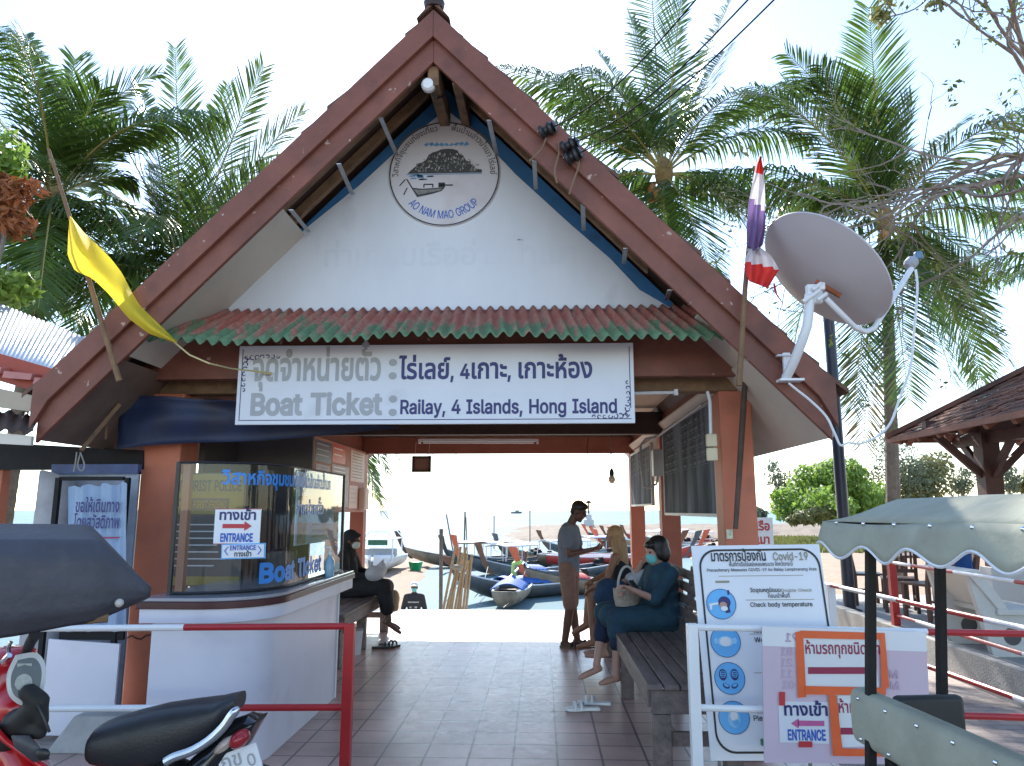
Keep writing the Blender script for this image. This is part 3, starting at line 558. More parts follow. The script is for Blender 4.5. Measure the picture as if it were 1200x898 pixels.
# two ridge beams that stick out under the apex
for dx in (-.035, .15):
    mb = MB(); mb.beam((XC + .03 + dx, YB + .04, APZ - .52), (XC + .03 + dx, YG, APZ - .47), .09 if dx < 0 else .07, .16); mb.build('ridge_beam', RAWWOOD, pav, bevel=.008, smooth=0)
# gable wall: blue board with white panel in front
ul = lambda dx: 5.36 - SL * dx
mb = MB(); mb.prism([(XC - 2.02, YG, ul(2.02)), (XC, YG, ul(0)), (XC + 2.02, YG, ul(2.02)), (XC + 2.02, YG, 3.25), (XC - 2.02, YG, 3.25)], (0, .05, 0)); gw = mb.build('gable_wall', BLUE, pav, smooth=0)
B = 3.31
wl = [(-1.93, B), (-1.90, 3.35), (-1.20, ul(1.20) - .05), (-.75, ul(.75) - .13), (-.3, ul(.3) - .15), (0, ul(0) - .2), (.3, ul(.3) - .15), (.62, ul(.62) - .19), (1.10, ul(1.10) - .17), (1.42, ul(1.42) - .14), (1.66, ul(1.66) - .17), (1.93, B)]
mb = MB(); mb.prism([(XC + a, YG - .014, z) for a, z in wl], (0, .011, 0)); mb.build('white_panel', WHITEWALL, gw, smooth=0)
mb = MB(); mb.bb(XC - 1.98, XC + 1.98, YG - .035, YG - .015, B - .045, B + .004); mb.build('panel_ledge', BROWN2, gw, smooth=0)
# ghost of old lettering under the paint
mb = MB(); ux, uz = V((1, 0, 0)), V((0, 0, 1))
lettering(mb, 'ท่าเทียบเรืออ่าวน้ำเมา', (XC + .05, YG - .014, 3.72), ux, uz, .15, 2.2, .02, 'c', off=.002)
mb.build('painted_over_lettering', INK_GHOST, gw, smooth=0, fix=False)
# round emblem painted on a disc
EC = at(521, 205, YG); ER = .485; ey = YG - .030
mb = MB(); N = 64
ring = lambda r, y: [(EC.x + r * math.cos(2 * math.pi * k / N), y, EC.z + r * math.sin(2 * math.pi * k / N)) for k in range(N)]
mb.prism(ring(ER, ey), (0, .014, 0), 0)
a_, b_ = ring(ER - .003, ey - .002), ring(ER - .014, ey - .002)
mb.add(a_ + b_, [(k, (k + 1) % N, N + (k + 1) % N, N + k) for k in range(N)], 1)
def ep(u, v, k=1): return (EC.x + u * ER, ey - .002 * k, EC.z + (v - .07) * ER)
random.seed(5)
# limestone island, cloud, water line, little boat
mt = [(-.66, 0)]
prof = [(-.62, .05), (-.52, .14), (-.47, .20), (-.40, .22), (-.33, .27), (-.29, .36), (-.22, .41), (-.12, .44), (-.06, .47), (.06, .48), (.16, .47), (.24, .44), (.27, .37), (.34, .34), (.38, .26), (.46, .20), (.52, .12), (.62, .07), (.68, .06), (.68, 0)]
mt += prof; mb.poly([ep(u, v * .98 + .07) for u, v in mt], 2)
for k in range(170):
    u = random.uniform(-.55, .6); top = max(v for (a, v) in prof if abs(a - u) < .14) if True else 0
    v0 = random.uniform(.02, max(.04, top * .75)); wd = random.uniform(.008, .028); hh = random.uniform(.015, .06)
    if v0 + hh < top - .02: mb.poly([ep(u, v0 + .07, 2), ep(u + wd, v0 + .075, 2), ep(u + wd * .7, v0 + .07 + hh, 2), ep(u - wd * .2, v0 + .065 + hh * .8, 2)], 3 if random.random() < .6 else 4)
for k in range(9):
    u = -.38 + k * .09; mb.poly([ep(u, .62 + .02 * math.sin(k * 2.1)), ep(u + .05, .59), ep(u + .11, .62 + .02 * math.cos(k)), ep(u + .06, .665 + .015 * math.sin(k))], 5)
mb.poly([ep(-.68, .06, 1.5), ep(.68, .06, 1.5), ep(.68, .045, 1.5), ep(-.68, .045, 1.5)], 5)
for k in range(12):
    u = random.uniform(-.64, -.28); v = random.uniform(-.06, .03); mb.poly([ep(u, v, 1.5), ep(u + .12, v + .005, 1.5), ep(u + .10, v + .03, 1.5), ep(u + .01, v + .025, 1.5)], 5)
mb.poly([ep(-.69, -.03), ep(-.66, -.035), ep(-.56, -.20), ep(-.40, -.22), ep(.02, -.20), ep(-.04, -.27), ep(-.2, -.32), ep(-.48, -.38)], 2)
mb.poly([ep(-.55, -.23, 2), ep(-.42, -.245, 2), ep(-.02, -.225, 2), ep(-.07, -.26, 2), ep(-.46, -.335, 2)], 3)
for (u0, v0, u1, v1, th) in ((-.36, -.14, -.2, -.14, .012), (-.36, -.2, -.36, -.14, .012), (-.2, -.2, -.2, -.14, .012), (-.08, -.16, .16, -.16, .012), (-.04, -.2, -.04, -.11, .06), (-.8, -.16, -.7, -.04, .01), (-.72, -.33, -.66, -.2, .01)):
    d = V((u1 - u0, v1 - v0)).normalized() * th; mb.poly([ep(u0 - d.y, v0 + d.x, 2), ep(u0 + d.y, v0 - d.x, 2), ep(u1 + d.y, v1 - d.x, 2), ep(u1 - d.y, v1 + d.x, 2)], 1)
def arc(r, a_mid, sgn):
    def f(x):
        a = a_mid - sgn * x / r
        P = V((EC.x + r * math.cos(a), ey, EC.z + r * math.sin(a)))
        return P, V((sgn * math.sin(a), 0, -sgn * math.cos(a))), V((sgn * math.cos(a), 0, sgn * math.sin(a)))
    return f
t_ = 'AO NAM MAO GROUP'; r_ = ER * .86; lettering(mb, t_, EC, ux, uz, .072, .70, .006, 'c', 6, along=arc(r_, -math.pi / 2, -1))
for t_, am in (('วิสาหกิจชุมชนท่องเที่ยว', R(141)), ('พื้นบ้านอ่าวน้ำเมา ไร่เลย์', R(40))):
    lettering(mb, t_, EC, ux, uz, .042, .60, .002, 'c', 1, along=arc(ER * .83, am, 1))
EMB_W = mat('emblem_white', (.62, .60, .62), .5, .05, 2, dirt=((.52, .44, .43), .55, 2.5)); EMB_D = mat('emblem_dark', (.05, .05, .05), .6, .3, 30); EMB_M = mat('emblem_mid', (.22, .22, .20), .6, .3, 40); EMB_L = mat('emblem_light', (.50, .48, .44), .6, .2, 40); EMB_B = mat('emblem_blue', (.10, .28, .50), .6, .3, 12)
mb.build('emblem', [EMB_W, INK_BLACK, EMB_D, EMB_M, EMB_L, EMB_B, INK_BLUE], gw, smooth=0, fix=False)
# metal straps between bargeboard and wall
for a, b in (((446, 138), (465, 182)), ((397, 192), (413, 228)), ((341, 246), (362, 272)), ((573, 141), (582, 181)), ((626, 188), (628, 222)), ((683, 240), (684, 270)), ((733, 291), (731, 310)), ((785, 340), (781, 352))):
    mb = MB(); mb.beam(at(*a, Y=YB + .06), at(*b, Y=YG - .05), .035, .006, (0, -.3, 1)); mb.build('strap', METAL, pav, smooth=0)
# beams, pillars
BZ0, BZ1 = 2.68, 2.97
mb = MB(); mb.bb(-3.72, 1.76, 6.03, 6.11, BZ0 + .05, 3.24); mb.build('front_beam', BROWN, pav, bevel=.006, smooth=0)
mb = MB(); mb.bb(-3.3, 1.66, 6.255, 6.42, BZ0 - .04, BZ0 + .10); mb.build('lower_beam', RAWWOOD, pav, bevel=.01, smooth=0)
def pillar(x, y, w, m, z1=BZ0 - .04, base=True):
    mb = MB(); mb.bb(x - w / 2, x + w / 2, y - w / 2, y + w / 2, 0, z1)
    return mb.build('pillar', m, pav, bevel=.012, smooth=0)
PL, PR = -3.22, 1.63
pl_ = pillar(PL, 6.38, .33, SALMON); pr_ = pillar(PR, 6.38, .27, SALMON)
mb = MB()
c0 = [V((PL - .165 + t * .33, 6.212, .62 + .02 * math.sin(t * 14) + .03 * t)) for t in [i / 8 for i in range(9)]]
mb.tube(c0, .006, 5); mb.build('crack', DKWOOD, pl_)
for y in (9.95, 13.3):
    pillar(-3.24, y, .24, ORANGE); pillar(1.68, y, .24, ORANGE)
    mb = MB(); mb.bb(-3.3, 1.78, y - .07, y + .07, BZ0 - .035, BZ1 - .03); mb.build('cross_beam', DKWOOD if y < 12 else BROWN2, pav, bevel=.008, smooth=0)
for x in (-3.24, 1.68):
    mb = MB(); mb.bb(x - .06, x + .06, 6.43, 13.2, BZ0 + .003, BZ1 - .04); mb.build('side_beam', BROWN2, pav, bevel=.008, smooth=0)
mb = MB(); mb.bb(-3.15, 1.60, 6.6, 13.2, 3.0, 3.02); mb.build('ceiling', CEIL, pav, smooth=0)
mb = MB(); mb.prism([(XC - 2.6, 13.34, 2.94), (XC, 13.34, 5.3), (XC + 2.6, 13.34, 2.94)], (0, .05, 0)); mb.build('rear_gable', SOFFIT, pav, smooth=0)
# awning of old corrugated sheet
def awn(u, v):
    x = XC - 2.23 + 4.45 * u; rr = .022 * math.sin(u * 4.45 / .098 * 2 * math.pi)
    sag = -.02 * math.sin(u * 9) * v + .012 * math.sin(u * 31) * v
    y = 6.07 - .60 * v; z = 3.325 - .385 * v + sag
    x += (.04 * (u - .5)) * v
    return V((x + .10 * (1 - v) * (1 if u < .5 else -1) * abs(u - .5) * 4 * .9, y, z + rr))
mb = MB(); mb.grid(awn, 45 * 12, 6); mb.build('awning', AWN, pav, solid=.006, smooth=60)
# ------------------------------------------------------------------ hanging sign and front fittings
UX, UZ = V((1, 0, 0)), V((0, 0, 1))
SY = 5.86
p0, p1 = at(275, 498, SY), at(742, 406, SY)
sg = thing('boat_ticket_sign', 'long white Boat Ticket sign in Thai and English hanging under the corrugated awning', 'sign', (p0.x, SY, p0.z))
SW, SH = p1.x - p0.x, p1.z - p0.z + .03
mb = MB(); mb.bb(p0.x, p1.x, SY, SY + .03, p0.z, p0.z + SH); mb.build('board', SIGNW, sg, bevel=.004, smooth=0)
mb = MB()
for (x0, x1, z0, z1) in ((p0.x + .03, p1.x - .03, p0.z + .032, p0.z + .038), (p0.x + .03, p0.x + .036, p0.z + .032, p0.z + SH - .03), (p1.x - .036, p1.x - .03, p0.z + .12, p0.z + SH - .03)):
    mb.poly([(x0, SY - .003, z0), (x1, SY - .003, z0), (x1, SY - .003, z1), (x0, SY - .003, z1)])
for cx, cz, sx, sz in ((p1.x - .05, p0.z + .05, -1, 1), (p0.x + .05, p0.z + SH - .09, 1, -1)):
    for k in range(7):
        for hor in (0, 1):
            t = .02 + k * .042; sz_ = .026 - k * .0018
            pts = []
            for j in range(9):
                a = j / 8 * math.pi * 1.5 + k; rr = sz_ * (1 - j / 14)
                q = (t + rr * math.cos(a), rr * math.sin(a) + .004)
                if hor: q = (q[1], q[0])
                pts.append(V((cx + sx * q[0], SY - .003, cz + sz * q[1])))
            for j in range(8):
                d = (pts[j + 1] - pts[j]).normalized(); nn = V((d.z, 0, -d.x)) * .005 * (1 - j / 12)
                mb.poly([pts[j] + nn, pts[j] - nn, pts[j + 1] - nn, pts[j + 1] + nn])
mb.build('border', INK_NAVY, sg, smooth=0, fix=False)
def line(mb, s, a, b, base, h, bold, mi=0, Y=SY):
    """text whose left and right ends and baseline were measured in the survey photo"""
    A, B_ = at(a, base, Y), at(b, base, Y)
    return lettering(mb, s, (A.x, Y, A.z), UX, UZ, h, B_.x - A.x, bold, 'l', mi)
mb = MB()
line(mb, 'จุดจำหน่ายตั๋ว', 295, 447, 446, .175, .028); line(mb, ':', 454, 466, 443, .22, .03); mb.build('faded_lettering', INK_GREY, sg, smooth=0, fix=False)
mb = MB(); line(mb, 'Boat Ticket', 292, 447, 486, .165, .032); line(mb, ':', 454, 466, 486, .22, .03)
mb.build('faded_lettering', INK_GREY, sg, smooth=0, fix=False)
mb = MB()
line(mb, 'ไร่เลย์, 4เกาะ, เกาะห้อง', 468, 695, 444, .125, .026); mb.build('lettering', INK_NAVY, sg, smooth=0, fix=False)
mb = MB(); line(mb, 'Railay, 4 Islands, Hong Island', 468, 724, 485, .108, .022)
mb.build('lettering', INK_NAVY, sg, smooth=0, fix=False)

# tarp under the beam at the left
def tarp(u, v):
    a = at(138, 462, 6.0).lerp(at(275, 470, 6.0), u); b = at(137, 527, 6.0).lerp(at(470, 503, 6.3), u)
    p = a.lerp(b, v); p.y += .04 * math.sin(u * 11 + v * 4) + .02 * math.sin(v * 9); p.z += .015 * math.sin(u * 8) * v
    return p
mb = MB(); mb.grid(tarp, 30, 12); tag(mb.build('blue_tarp', TARPB, solid=.004), 'old dark blue tarpaulin slung beneath the front beam of the pavilion', 'tarpaulin')

# flag poles and flags
FY = 5.17
def stick(name, pts, r, m, parent=None):
    mb = MB(); mb.tube(pts, r, 8); return mb.build(name, m, parent)
fl = thing('yellow_flag', 'bright yellow flag with a trailing cord on a thin wooden pole', 'flag', at(140, 445, FY))
stick('pole', [at(140, 447, FY), at(118, 375, FY), at(86, 268, FY), at(57, 175, FY)], [.022, .020, .016, .012], RAWWOOD, fl)
YEL = mat('yellow_cloth', (.80, .64, .05), .8, .08, 3, .1, 20, trans=.45)
L0 = [(82, 253), (80, 272), (79, 300), (88, 318), (108, 326), (128, 345), (150, 373), (174, 391), (196, 399), (206, 402)]
L1 = [(84, 255), (98, 272), (115, 288), (130, 303), (143, 320), (152, 338), (163, 357), (180, 374), (197, 390), (208, 401)]
def poly_at(L, t):
    f = t * (len(L) - 1); i = min(int(f), len(L) - 2); f -= i; return (L[i][0] * (1 - f) + L[i + 1][0] * f, L[i][1] * (1 - f) + L[i + 1][1] * f)
def yf(u, v):
    a, b = poly_at(L0, u), poly_at(L1, u); x, y = a[0] + (b[0] - a[0]) * v, a[1] + (b[1] - a[1]) * v
    return at(x, y, FY - .05 - .10 * math.sin(v * 3.3 * (1 + .6 * u)) * (1 - .3 * u) + .03 * math.sin(u * 9 + v * 7))
mb = MB(); mb.grid(yf, 28, 12); mb.build('cloth', YEL, fl, fix=False, smooth=180)
stick('cord', [at(204, 401, FY - .06), at(222, 416, FY - .04), at(245, 426, FY - .02), at(270, 432, 5.5), at(297, 435, 5.75), at(318, 438, 5.84)], [.006] * 4 + [.007, .012], mat('cord_cream', (.5, .42, .2), .8), fl)

tf = thing('national_flag', 'limp red white and violet striped flag knotted on a thin pole', 'flag', at(868, 455, FY))
stick('pole', [at(866, 452, FY), at(873, 340, FY), at(880, 260, FY), at(891, 184, FY)], [.022, .018, .016, .012], RAWWOOD, tf)
FRED = mat('flag_red', (.60, .035, .03), .8, .08, 4, trans=.35); FWHT = mat('flag_white', (.66, .60, .62), .8, .05, 4, trans=.35); FVIO = mat('flag_violet', (.21, .13, .30), .8, .1, 4, trans=.35)
A0 = [(890, 182), (886, 192), (882, 212), (877, 240), (875, 268), (875, 288), (880, 294)]; A1 = [(892, 184), (894, 195), (896, 215), (897, 240), (897, 268), (894, 287), (888, 294)]
def tfl(u, v):
    a, b = poly_at(A0, v), poly_at(A1, v); return at(a[0] + (b[0] - a[0]) * u, a[1] + (b[1] - a[1]) * u, FY - .03 - .07 * abs(math.sin(u * 5 + v * 3)) + .03 * math.cos(u * 9))
mb = MB(); mb.grid(tfl, 12, 24, mif=lambda u, v: 0 if v < .22 + .03 * u else (1 if v < .42 + .12 * u else 2)); mb.build('cloth', [FRED, FWHT, FVIO], tf, fix=False, smooth=180)
B0 = [(878, 292), (873, 304), (873, 318), (878, 330)]; B1 = [(891, 290), (904, 300), (913, 316), (900, 338)]
def tf2(u, v):
    a, b = poly_at(B0, v), poly_at(B1, v); return at(a[0] + (b[0] - a[0]) * u, a[1] + (b[1] - a[1]) * u, FY - .05 - .06 * abs(math.sin(u * 6 + v)))
mb = MB(); mb.grid(tf2, 14, 12, mif=lambda u, v: 1 if v < .62 - .25 * (1 - u) else 0); mb.build('cloth', [FRED, FWHT, FVIO], tf, fix=False, smooth=180)
stick('tassel', [at(907, 333, FY - .06), at(910, 345, FY - .05), at(917, 355, FY - .05)], [.008, .006, .003], FRED, tf)
mb = MB(); mb.tube([at(x, y, FY - .05) for x, y in ((876, 293), (884, 296), (892, 292))], .012, 6); mb.build('knot', FWHT, tf)
tag(stick('wooden_pole', [at(874, 432, 6.0), at(871, 480, 6.05), at(866, 560, 6.1), at(862, 620, 6.12)], [.022, .026, .024, .02], mat('old_stick', (.09, .06, .045), .8, .3, 6, .3, 40)), 'dark weathered stick leaning upright against the salmon pillar', 'pole')

# satellite dish on the right slope
DC = at(966, 318, 5.12); nx_, ny_, nz_ = .6, .55, .58
rt = V((math.cos(YAW), math.sin(YAW), 0)); fw = V((-math.sin(YAW) * math.cos(PITCH), math.cos(YAW) * math.cos(PITCH), math.sin(PITCH))); upv = rt.cross(fw)
vd_ = (DC - V((0, 0, CAMZ))).normalized(); rl_ = vd_.cross(V((0, 0, 1))).normalized(); ul_ = rl_.cross(vd_)
DN = (rl_ * nx_ + ul_ * ny_ + vd_ * nz_).normalized()
ds = thing('satellite_dish', 'large off white satellite dish with feed arm bolted to the roof edge', 'satellite dish', at(925, 445, YB - .08))
DR = .485
prof = [(.001, -.095)] + [(DR * k / 10, -.095 * (1 - (k / 10) ** 2)) for k in range(1, 11)] + [(DR + .012, .004), (DR + .012, .016), (DR - .006, .016)] + [(DR * k / 10, -.095 * (1 - (k / 10) ** 2) + .012) for k in range(9, 0, -1)]
DISH = mat('dish_white', (.52, .48, .50), .45, .06, 1.6, dirt=((.46, .36, .36), .52, 1.4))
mb = MB(); mb.lathe(prof, DC, DN, 64); mb.build('dish', DISH, ds, smooth=40)
back = DC - DN * .11
mb = MB(); mb.tube([at(921, 443, YB - .10), at(930, 425, 5.10), at(940, 400, 5.02), at(946, 382, 4.98), at(948, 362, 4.98), at(949, 345, 4.99)], .033, 12); mb.build('mast', WHITEP, ds)
mb = MB(); mb.box(at(922, 430, YB - .075), (.05, .03, .20)); mb.box(at(926, 446, YB - .09), (.17, .10, .018)); mb.box(at(919, 417, YB - .085), (.11, .05, .012)); mb.build('wall_bracket', WHITEP, ds, bevel=.005, smooth=0)
mb = MB(); c_ = at(954, 345, 4.99)
for k, (px, py) in enumerate(((946, 350), (955, 344), (963, 348), (957, 336))): mb.tube([at(px - 5, py + 4, 4.95), at(px + 6, py - 4, 4.95)], .016, 8)
mb.box(c_, (.10, .05, .13)); mb.box(at(960, 338, 5.0), (.04, .12, .05)); mb.build('clamp', WHITEP, ds, bevel=.004)
mb = MB(); mb.beam(at(956, 330, 5.0), at(985, 347, 5.0), .02, .03); mb.build('rusty_bar', mat('rust', (.28, .08, .03), .8, .3, 12), ds)
LN = at(1070, 306, 5.35)
mb = MB(); mb.tube([at(968, 350, 4.95), at(985, 367, 4.97), at(1002, 384, 5.02), at(1014, 389, 5.06), at(1024, 385, 5.1), at(1045, 352, 5.2), at(1068, 315, 5.33)], .02, 10); mb.build('feed_arm', WHITEP, ds)
mb = MB(); mb.lathe([(.03, 0), (.045, .02), (.045, .07), (.03, .09)], LN + DN * .02, -DN, 12); mb.build('feed_horn', GREY, ds)
mb = MB(); mb.box(at(1076, 300, 5.36), (.05, .05, .06)); mb.build('feed_cap', mat('feed_blue', (.12, .22, .36), .4), ds, bevel=.01)
mb = MB()
cab = [(1073, 316), (1075, 340), (1071, 390), (1067, 430), (1055, 465), (1044, 495), (1030, 510), (1010, 520), (994, 519), (985, 522), (978, 508), (968, 488), (950, 470), (935, 458), (924, 449)]
def spl(pts, k=4):
    out = []
    for i in range(len(pts) - 1):
        p0_, p1_, p2_, p3_ = pts[max(i - 1, 0)], pts[i], pts[i + 1], pts[min(i + 2, len(pts) - 1)]
        for j in range(k):
            t = j / k; out.append(tuple(.5 * ((2 * b) + (-a + c) * t + (2 * a - 5 * b + 4 * c - d) * t * t + (-a + 3 * b - 3 * c + d) * t ** 3) for a, b, c, d in zip(p0_, p1_, p2_, p3_)))
    return out + [tuple(pts[-1])]
mb.tube([at(x, y, 5.2) for x, y in spl(cab)], .0085, 6); mb.build('cable', WHITEP, ds)

# insulators and overhead wires
WY = YB - .09
WIRE = mat('wire_rubber', (.012, .012, .013), .95, .2, 5, spec=.05)
ins = []
for k, (px, py, ex, ey_) in enumerate(((642, 152, 822, -8), (668, 170, 884, -8), (672, 183, 915, -8))):
    it = thing('wire_insulator', ['dark porcelain reel insulator on the roof edge, topmost of the three', 'dark porcelain reel insulator between two others on the roof edge', 'dark porcelain reel insulator with loose wire tails, lowest of the three'][k], 'insulator', at(px, py, WY), group='insulators on the roof edge')
    mb = MB(); mb.lathe([(.02, -.07), (.05, -.06), (.055, -.04), (.03, -.025), (.03, -.005), (.055, .01), (.05, .03), (.03, .04), (.05, .055), (.02, .07)], at(px, py, WY), V((1, -.3, .4)), 14); mb.build('reel', BLACK, it)
    mb = MB(); mb.tube([at(px - 12, py + 2, YB - .06), at(px + 3, py + 3, WY), at(px + 10, py - 6, WY)], .008, 6); mb.build('hook', METAL, it)
    q0, q1 = at(px + 6, py - 3, WY), at(ex, ey_, 3.2)
    pts = [q0.lerp(q1, t) + V((0, 0, -.10 * math.sin(math.pi * t))) for t in [i / 12 for i in range(13)]] + [q1 + (q1 - q0) * 1.5]
    mb = MB(); mb.tube(pts, .0046, 6); tag(mb.build('overhead_wire', WIRE), ['black overhead wire, uppermost of three reaching the roof edge', 'black overhead wire between two others at the roof edge', 'black overhead wire, lowest of three reaching the roof edge'][k], 'wire', 'overhead wires')
mb = MB()
for pts in (((655, 166), (655, 180), (650, 200), (653, 215)), ((678, 180), (678, 195), (672, 212), (667, 228)), ((640, 162), (636, 172), (630, 180), (620, 189))):
    mb.tube([at(x, y, WY + .01) for x, y in spl(pts)], .007, 5)
mb.build('loose_wire', mat('frayed_wire', (.20, .13, .08), .8), it)
# small white ceramic lamp holder under the apex
lh = thing('lamp_holder', 'white ceramic lamp holder under the roof apex', 'lamp holder', at(503, 103, 5.5))
mb = MB(); mb.lathe([(.03, 0), (.055, .02), (.055, .06), (.04, .08)], at(503, 103, 5.42), (0, -1, -.1), 16); mb.build('socket', WHITEP, lh)
mb = MB(); mb.tube([at(504, 104, 5.45), at(511, 116, 5.5), at(520, 112, 5.55)], .012, 6); mb.build('wire', BLACK, lh)

# ------------------------------------------------------------------ ticket counter
ct = thing('ticket_counter', 'white rounded ticket counter with a dark edged top beside the entrance', 'counter', (-2.25, 6.0, 0))
def outline(x0, x1, y0, y1, r, n=10):
    """front and right side of the counter with one rounded corner, from the back left round to the back right"""
    pts = [(x0, y1), (x0, y0)]
    for k in range(n + 1):
        a = -math.pi / 2 + math.pi / 2 * k / n; pts.append((x1 - r + r * math.cos(a), y0 + r + r * math.sin(a)))
    pts.append((x1, y1)); return pts
LAM = mat('white_laminate', (.68, .665, .735), .4, .05, 1.5, .03, 8, dirt=((.50, .485, .55), .57, 1.8), chips=((.42, .40, .45), .735, 16))
mb = MB(); mb.prism([(x, y, .0) for x, y in outline(-2.55, -1.85, 4.98, 6.96, .38)], (0, 0, .93)); mb.build('body', LAM, ct, smooth=30, bevel=.004)
mb = MB(); mb.prism([(x, y, .93) for x, y in outline(-2.60, -1.78, 4.90, 7.18, .46)], (0, 0, .09)); mb.build('fascia', LAM, ct, smooth=30, bevel=.004)
mb = MB(); mb.prism([(x, y, 1.02) for x, y in outline(-2.62, -1.765, 4.885, 7.2, .47)], (0, 0, .045)); mb.build('edge_band', mat('maroon_edge', (.06, .018, .022), .3), ct, smooth=30, bevel=.004)
TOPM = mat('countertop_grey', (.34, .33, .36), .12, .08, 3)
mb = MB(); mb.prism([(x, y, 1.066) for x, y in outline(-2.61, -1.775, 4.895, 7.19, .465)], (0, 0, .022)); mb.build('top', TOPM, ct, smooth=30, bevel=.005)
mb = MB(); mb.bb(-1.847, -1.838, 6.935, 6.955, .005, .92); mb.build('corner_trim', WHITE, ct, smooth=0)
# clear screen on the counter
ws = thing('counter_screen', 'clear curved acrylic screen with black trim standing on the ticket counter', 'screen', (-2.2, 5.6, 1.09))
sc_out = outline(-2.5, -1.87, 5.08, 7.08, .55, 14)[1:]
sc_out = [(x, y) for x, y in sc_out]
mb = MB(); vs_ = [(x, y, z) for z in (1.095, 1.975) for x, y in sc_out]; n1 = len(sc_out)
mb.add(vs_, [(i, i + 1, n1 + i + 1, n1 + i) for i in range(n1 - 1)]); mb.build('pane', GLASS, ws, fix=False, smooth=60)
mb = MB(); mb.tube([(x, y, 1.10) for x, y in sc_out], .012, 6); mb.tube([(x, y, 1.975) for x, y in sc_out], .009, 6); mb.build('trim', BLACK, ws)
for x, y in (sc_out[0], sc_out[-1]):
    mb = MB(); mb.bb(x - .012, x + .012, y - .012, y + .012, 1.09, 1.98); mb.build('upright', BLACK, ws, smooth=0)
mb = MB(); mb.bb(-2.47, -2.42, 5.09, 5.14, 1.09, 1.975); mb.build('inner_post', mat('tan_trim', (.35, .17, .11), .6), ws, smooth=0)
# lettering stuck on the screen: it follows the curve
def on_screen(x0px, zb, h):
    """running along the screen outline starting at a survey column"""
    L = [V((x, y, 0)) for x, y in sc_out]; seg = [(L[i + 1] - L[i]).length for i in range(len(L) - 1)]
    def pos(s):
        i = 0
        while i < len(seg) - 1 and s > seg[i]: s -= seg[i]; i += 1
        d = (L[i + 1] - L[i]).normalized(); return L[i] + d * s, d
    def start():
        best = 0; bd = 1e9
        for k in range(400):
            s = sum(seg) * k / 400; p, d = pos(s); dd = abs(p.x / p.y - ray(x0px, 600).x)
            if dd < bd: bd, best = dd, s
        return best
    s0 = start()
    def f(x):
        p, d = pos(s0 + x); nn = V((d.y, -d.x, 0)); return V((p.x, p.y, zb)) + nn * .004, d, V((0, 0, 1))
    return f, s0
SCRB = mat('screen_blue', (.03, .22, .62), .4)
mb = MB()
f, s0 = on_screen(258, 1.83, .1); f2, s1 = on_screen(386, 1.83, .1)
lettering(mb, 'วิสาหกิจชุมชนท่องเที่ยวบ้านอ่าวน้ำเมา', (0, 0, 0), UX, UZ, .075, s1 - s0, .03, 'l', along=f, off=0)
mb.build('lettering', SCRB, ws, fix=False, smooth=0); mb = MB()
f, s0 = on_screen(306, 1.15, .1); f2, s1 = on_screen(378, 1.15, .1)
lettering(mb, 'Boat Ticket', (0, 0, 0), UX, UZ, .125, s1 - s0, .04, 'l', along=f, off=0)
mb.build('lettering', SCRB, ws, fix=False, smooth=0); mb = MB()
f, s0 = on_screen(346, 1.62, .1); f2, s1 = on_screen(379, 1.62, .1)
lettering(mb, 'จำหน่ายตั๋ว', (0, 0, 0), UX, UZ, .075, s1 - s0, .02, 'l', along=f, off=0)
mb.build('lettering', SCRB, ws, fix=False, smooth=0)
# the two entrance notices on the screen
def card(name, label, cat, c, ux, uy, wd, hh, base=SIGNP, thick=.006, group=None, rot=0):
    ux, uy = V(ux).normalized(), V(uy).normalized()
    if rot:
        a, b = ux * math.cos(rot) + uy * math.sin(rot), uy * math.cos(rot) - ux * math.sin(rot); ux, uy = a, b
    t = thing(name, label, cat, c, group=group) if label else None
    nn = ux.cross(uy); C = V(c)
    q = [C + ux * sx * wd / 2 + uy * sy * hh / 2 for sx, sy in ((-1, -1), (1, -1), (1, 1), (-1, 1))]
    mb = MB(); mb.prism(q, nn * -thick); 
    def P(u, v, k=1): return C + ux * u + uy * v + nn * .003 * k
    b_ = mb.build('board' if label else name, base, t, smooth=0)
    return t, P, ux, uy, b_
def rect(mb, P, u0, u1, v0, v1, mi=0, k=1): mb.poly([P(u0, v0, k), P(u1, v0, k), P(u1, v1, k), P(u0, v1, k)], mi)
c = at(278, 617, 5.045)
t, P, ux, uy, _ = card('entrance_notice', 'white entrance notice with a red arrow pointing right stuck on the screen', 'sign', c, UX, UZ, .315, .235)
mb = MB(); rect(mb, P, -.10, .05, -.012, .016, 1); mb.poly([P(.05, -.03), P(.10, .002), P(.05, .034)], 1)
lettering(mb, 'ทางเข้า', c + UZ * .045, ux, uy, .05, .26, .03, 'c', 0); lettering(mb, 'ENTRANCE', c - UZ * .10, ux, uy, .052, .225, .03, 'c', 2)
rect(mb, P, -.157, .157, -.117, -.113, 3); rect(mb, P, -.157, .157, .113, .117, 3)
mb.build('lettering', [INK_NAVY, INK_RED, INK_BLUE, INK_RED], t, smooth=0, fix=False)
c = at(285, 646, 5.04)
t, P, ux, uy, _ = card('entrance_notice', 'small blue entrance notice below the one with the red arrow', 'sign', c, UX, UZ, .30, .10, SKYBLUE, rot=R(1.5))
mb = MB(); rect(mb, P, -.142, .142, -.042, .042, 1)
lettering(mb, 'ENTRANCE', P(0, .008), ux, uy, .03, .18, .02, 'c', 0, off=.004); lettering(mb, 'ทางเข้า', P(0, -.034), ux, uy, .026, .12, .02, 'c', 2, off=.004)
for s in (-1, 1):
    for q in (0, 1): mb.poly([P(s * .105, .032 if q else -.024, 2), P(s * .128, .004, 2), P(s * .12, .004, 2), P(s * .098, .032 if q else -.024, 2)], 0)
mb.build('lettering', [INK_BLUE, SIGNP, INK_BLACK], t, smooth=0, fix=False)
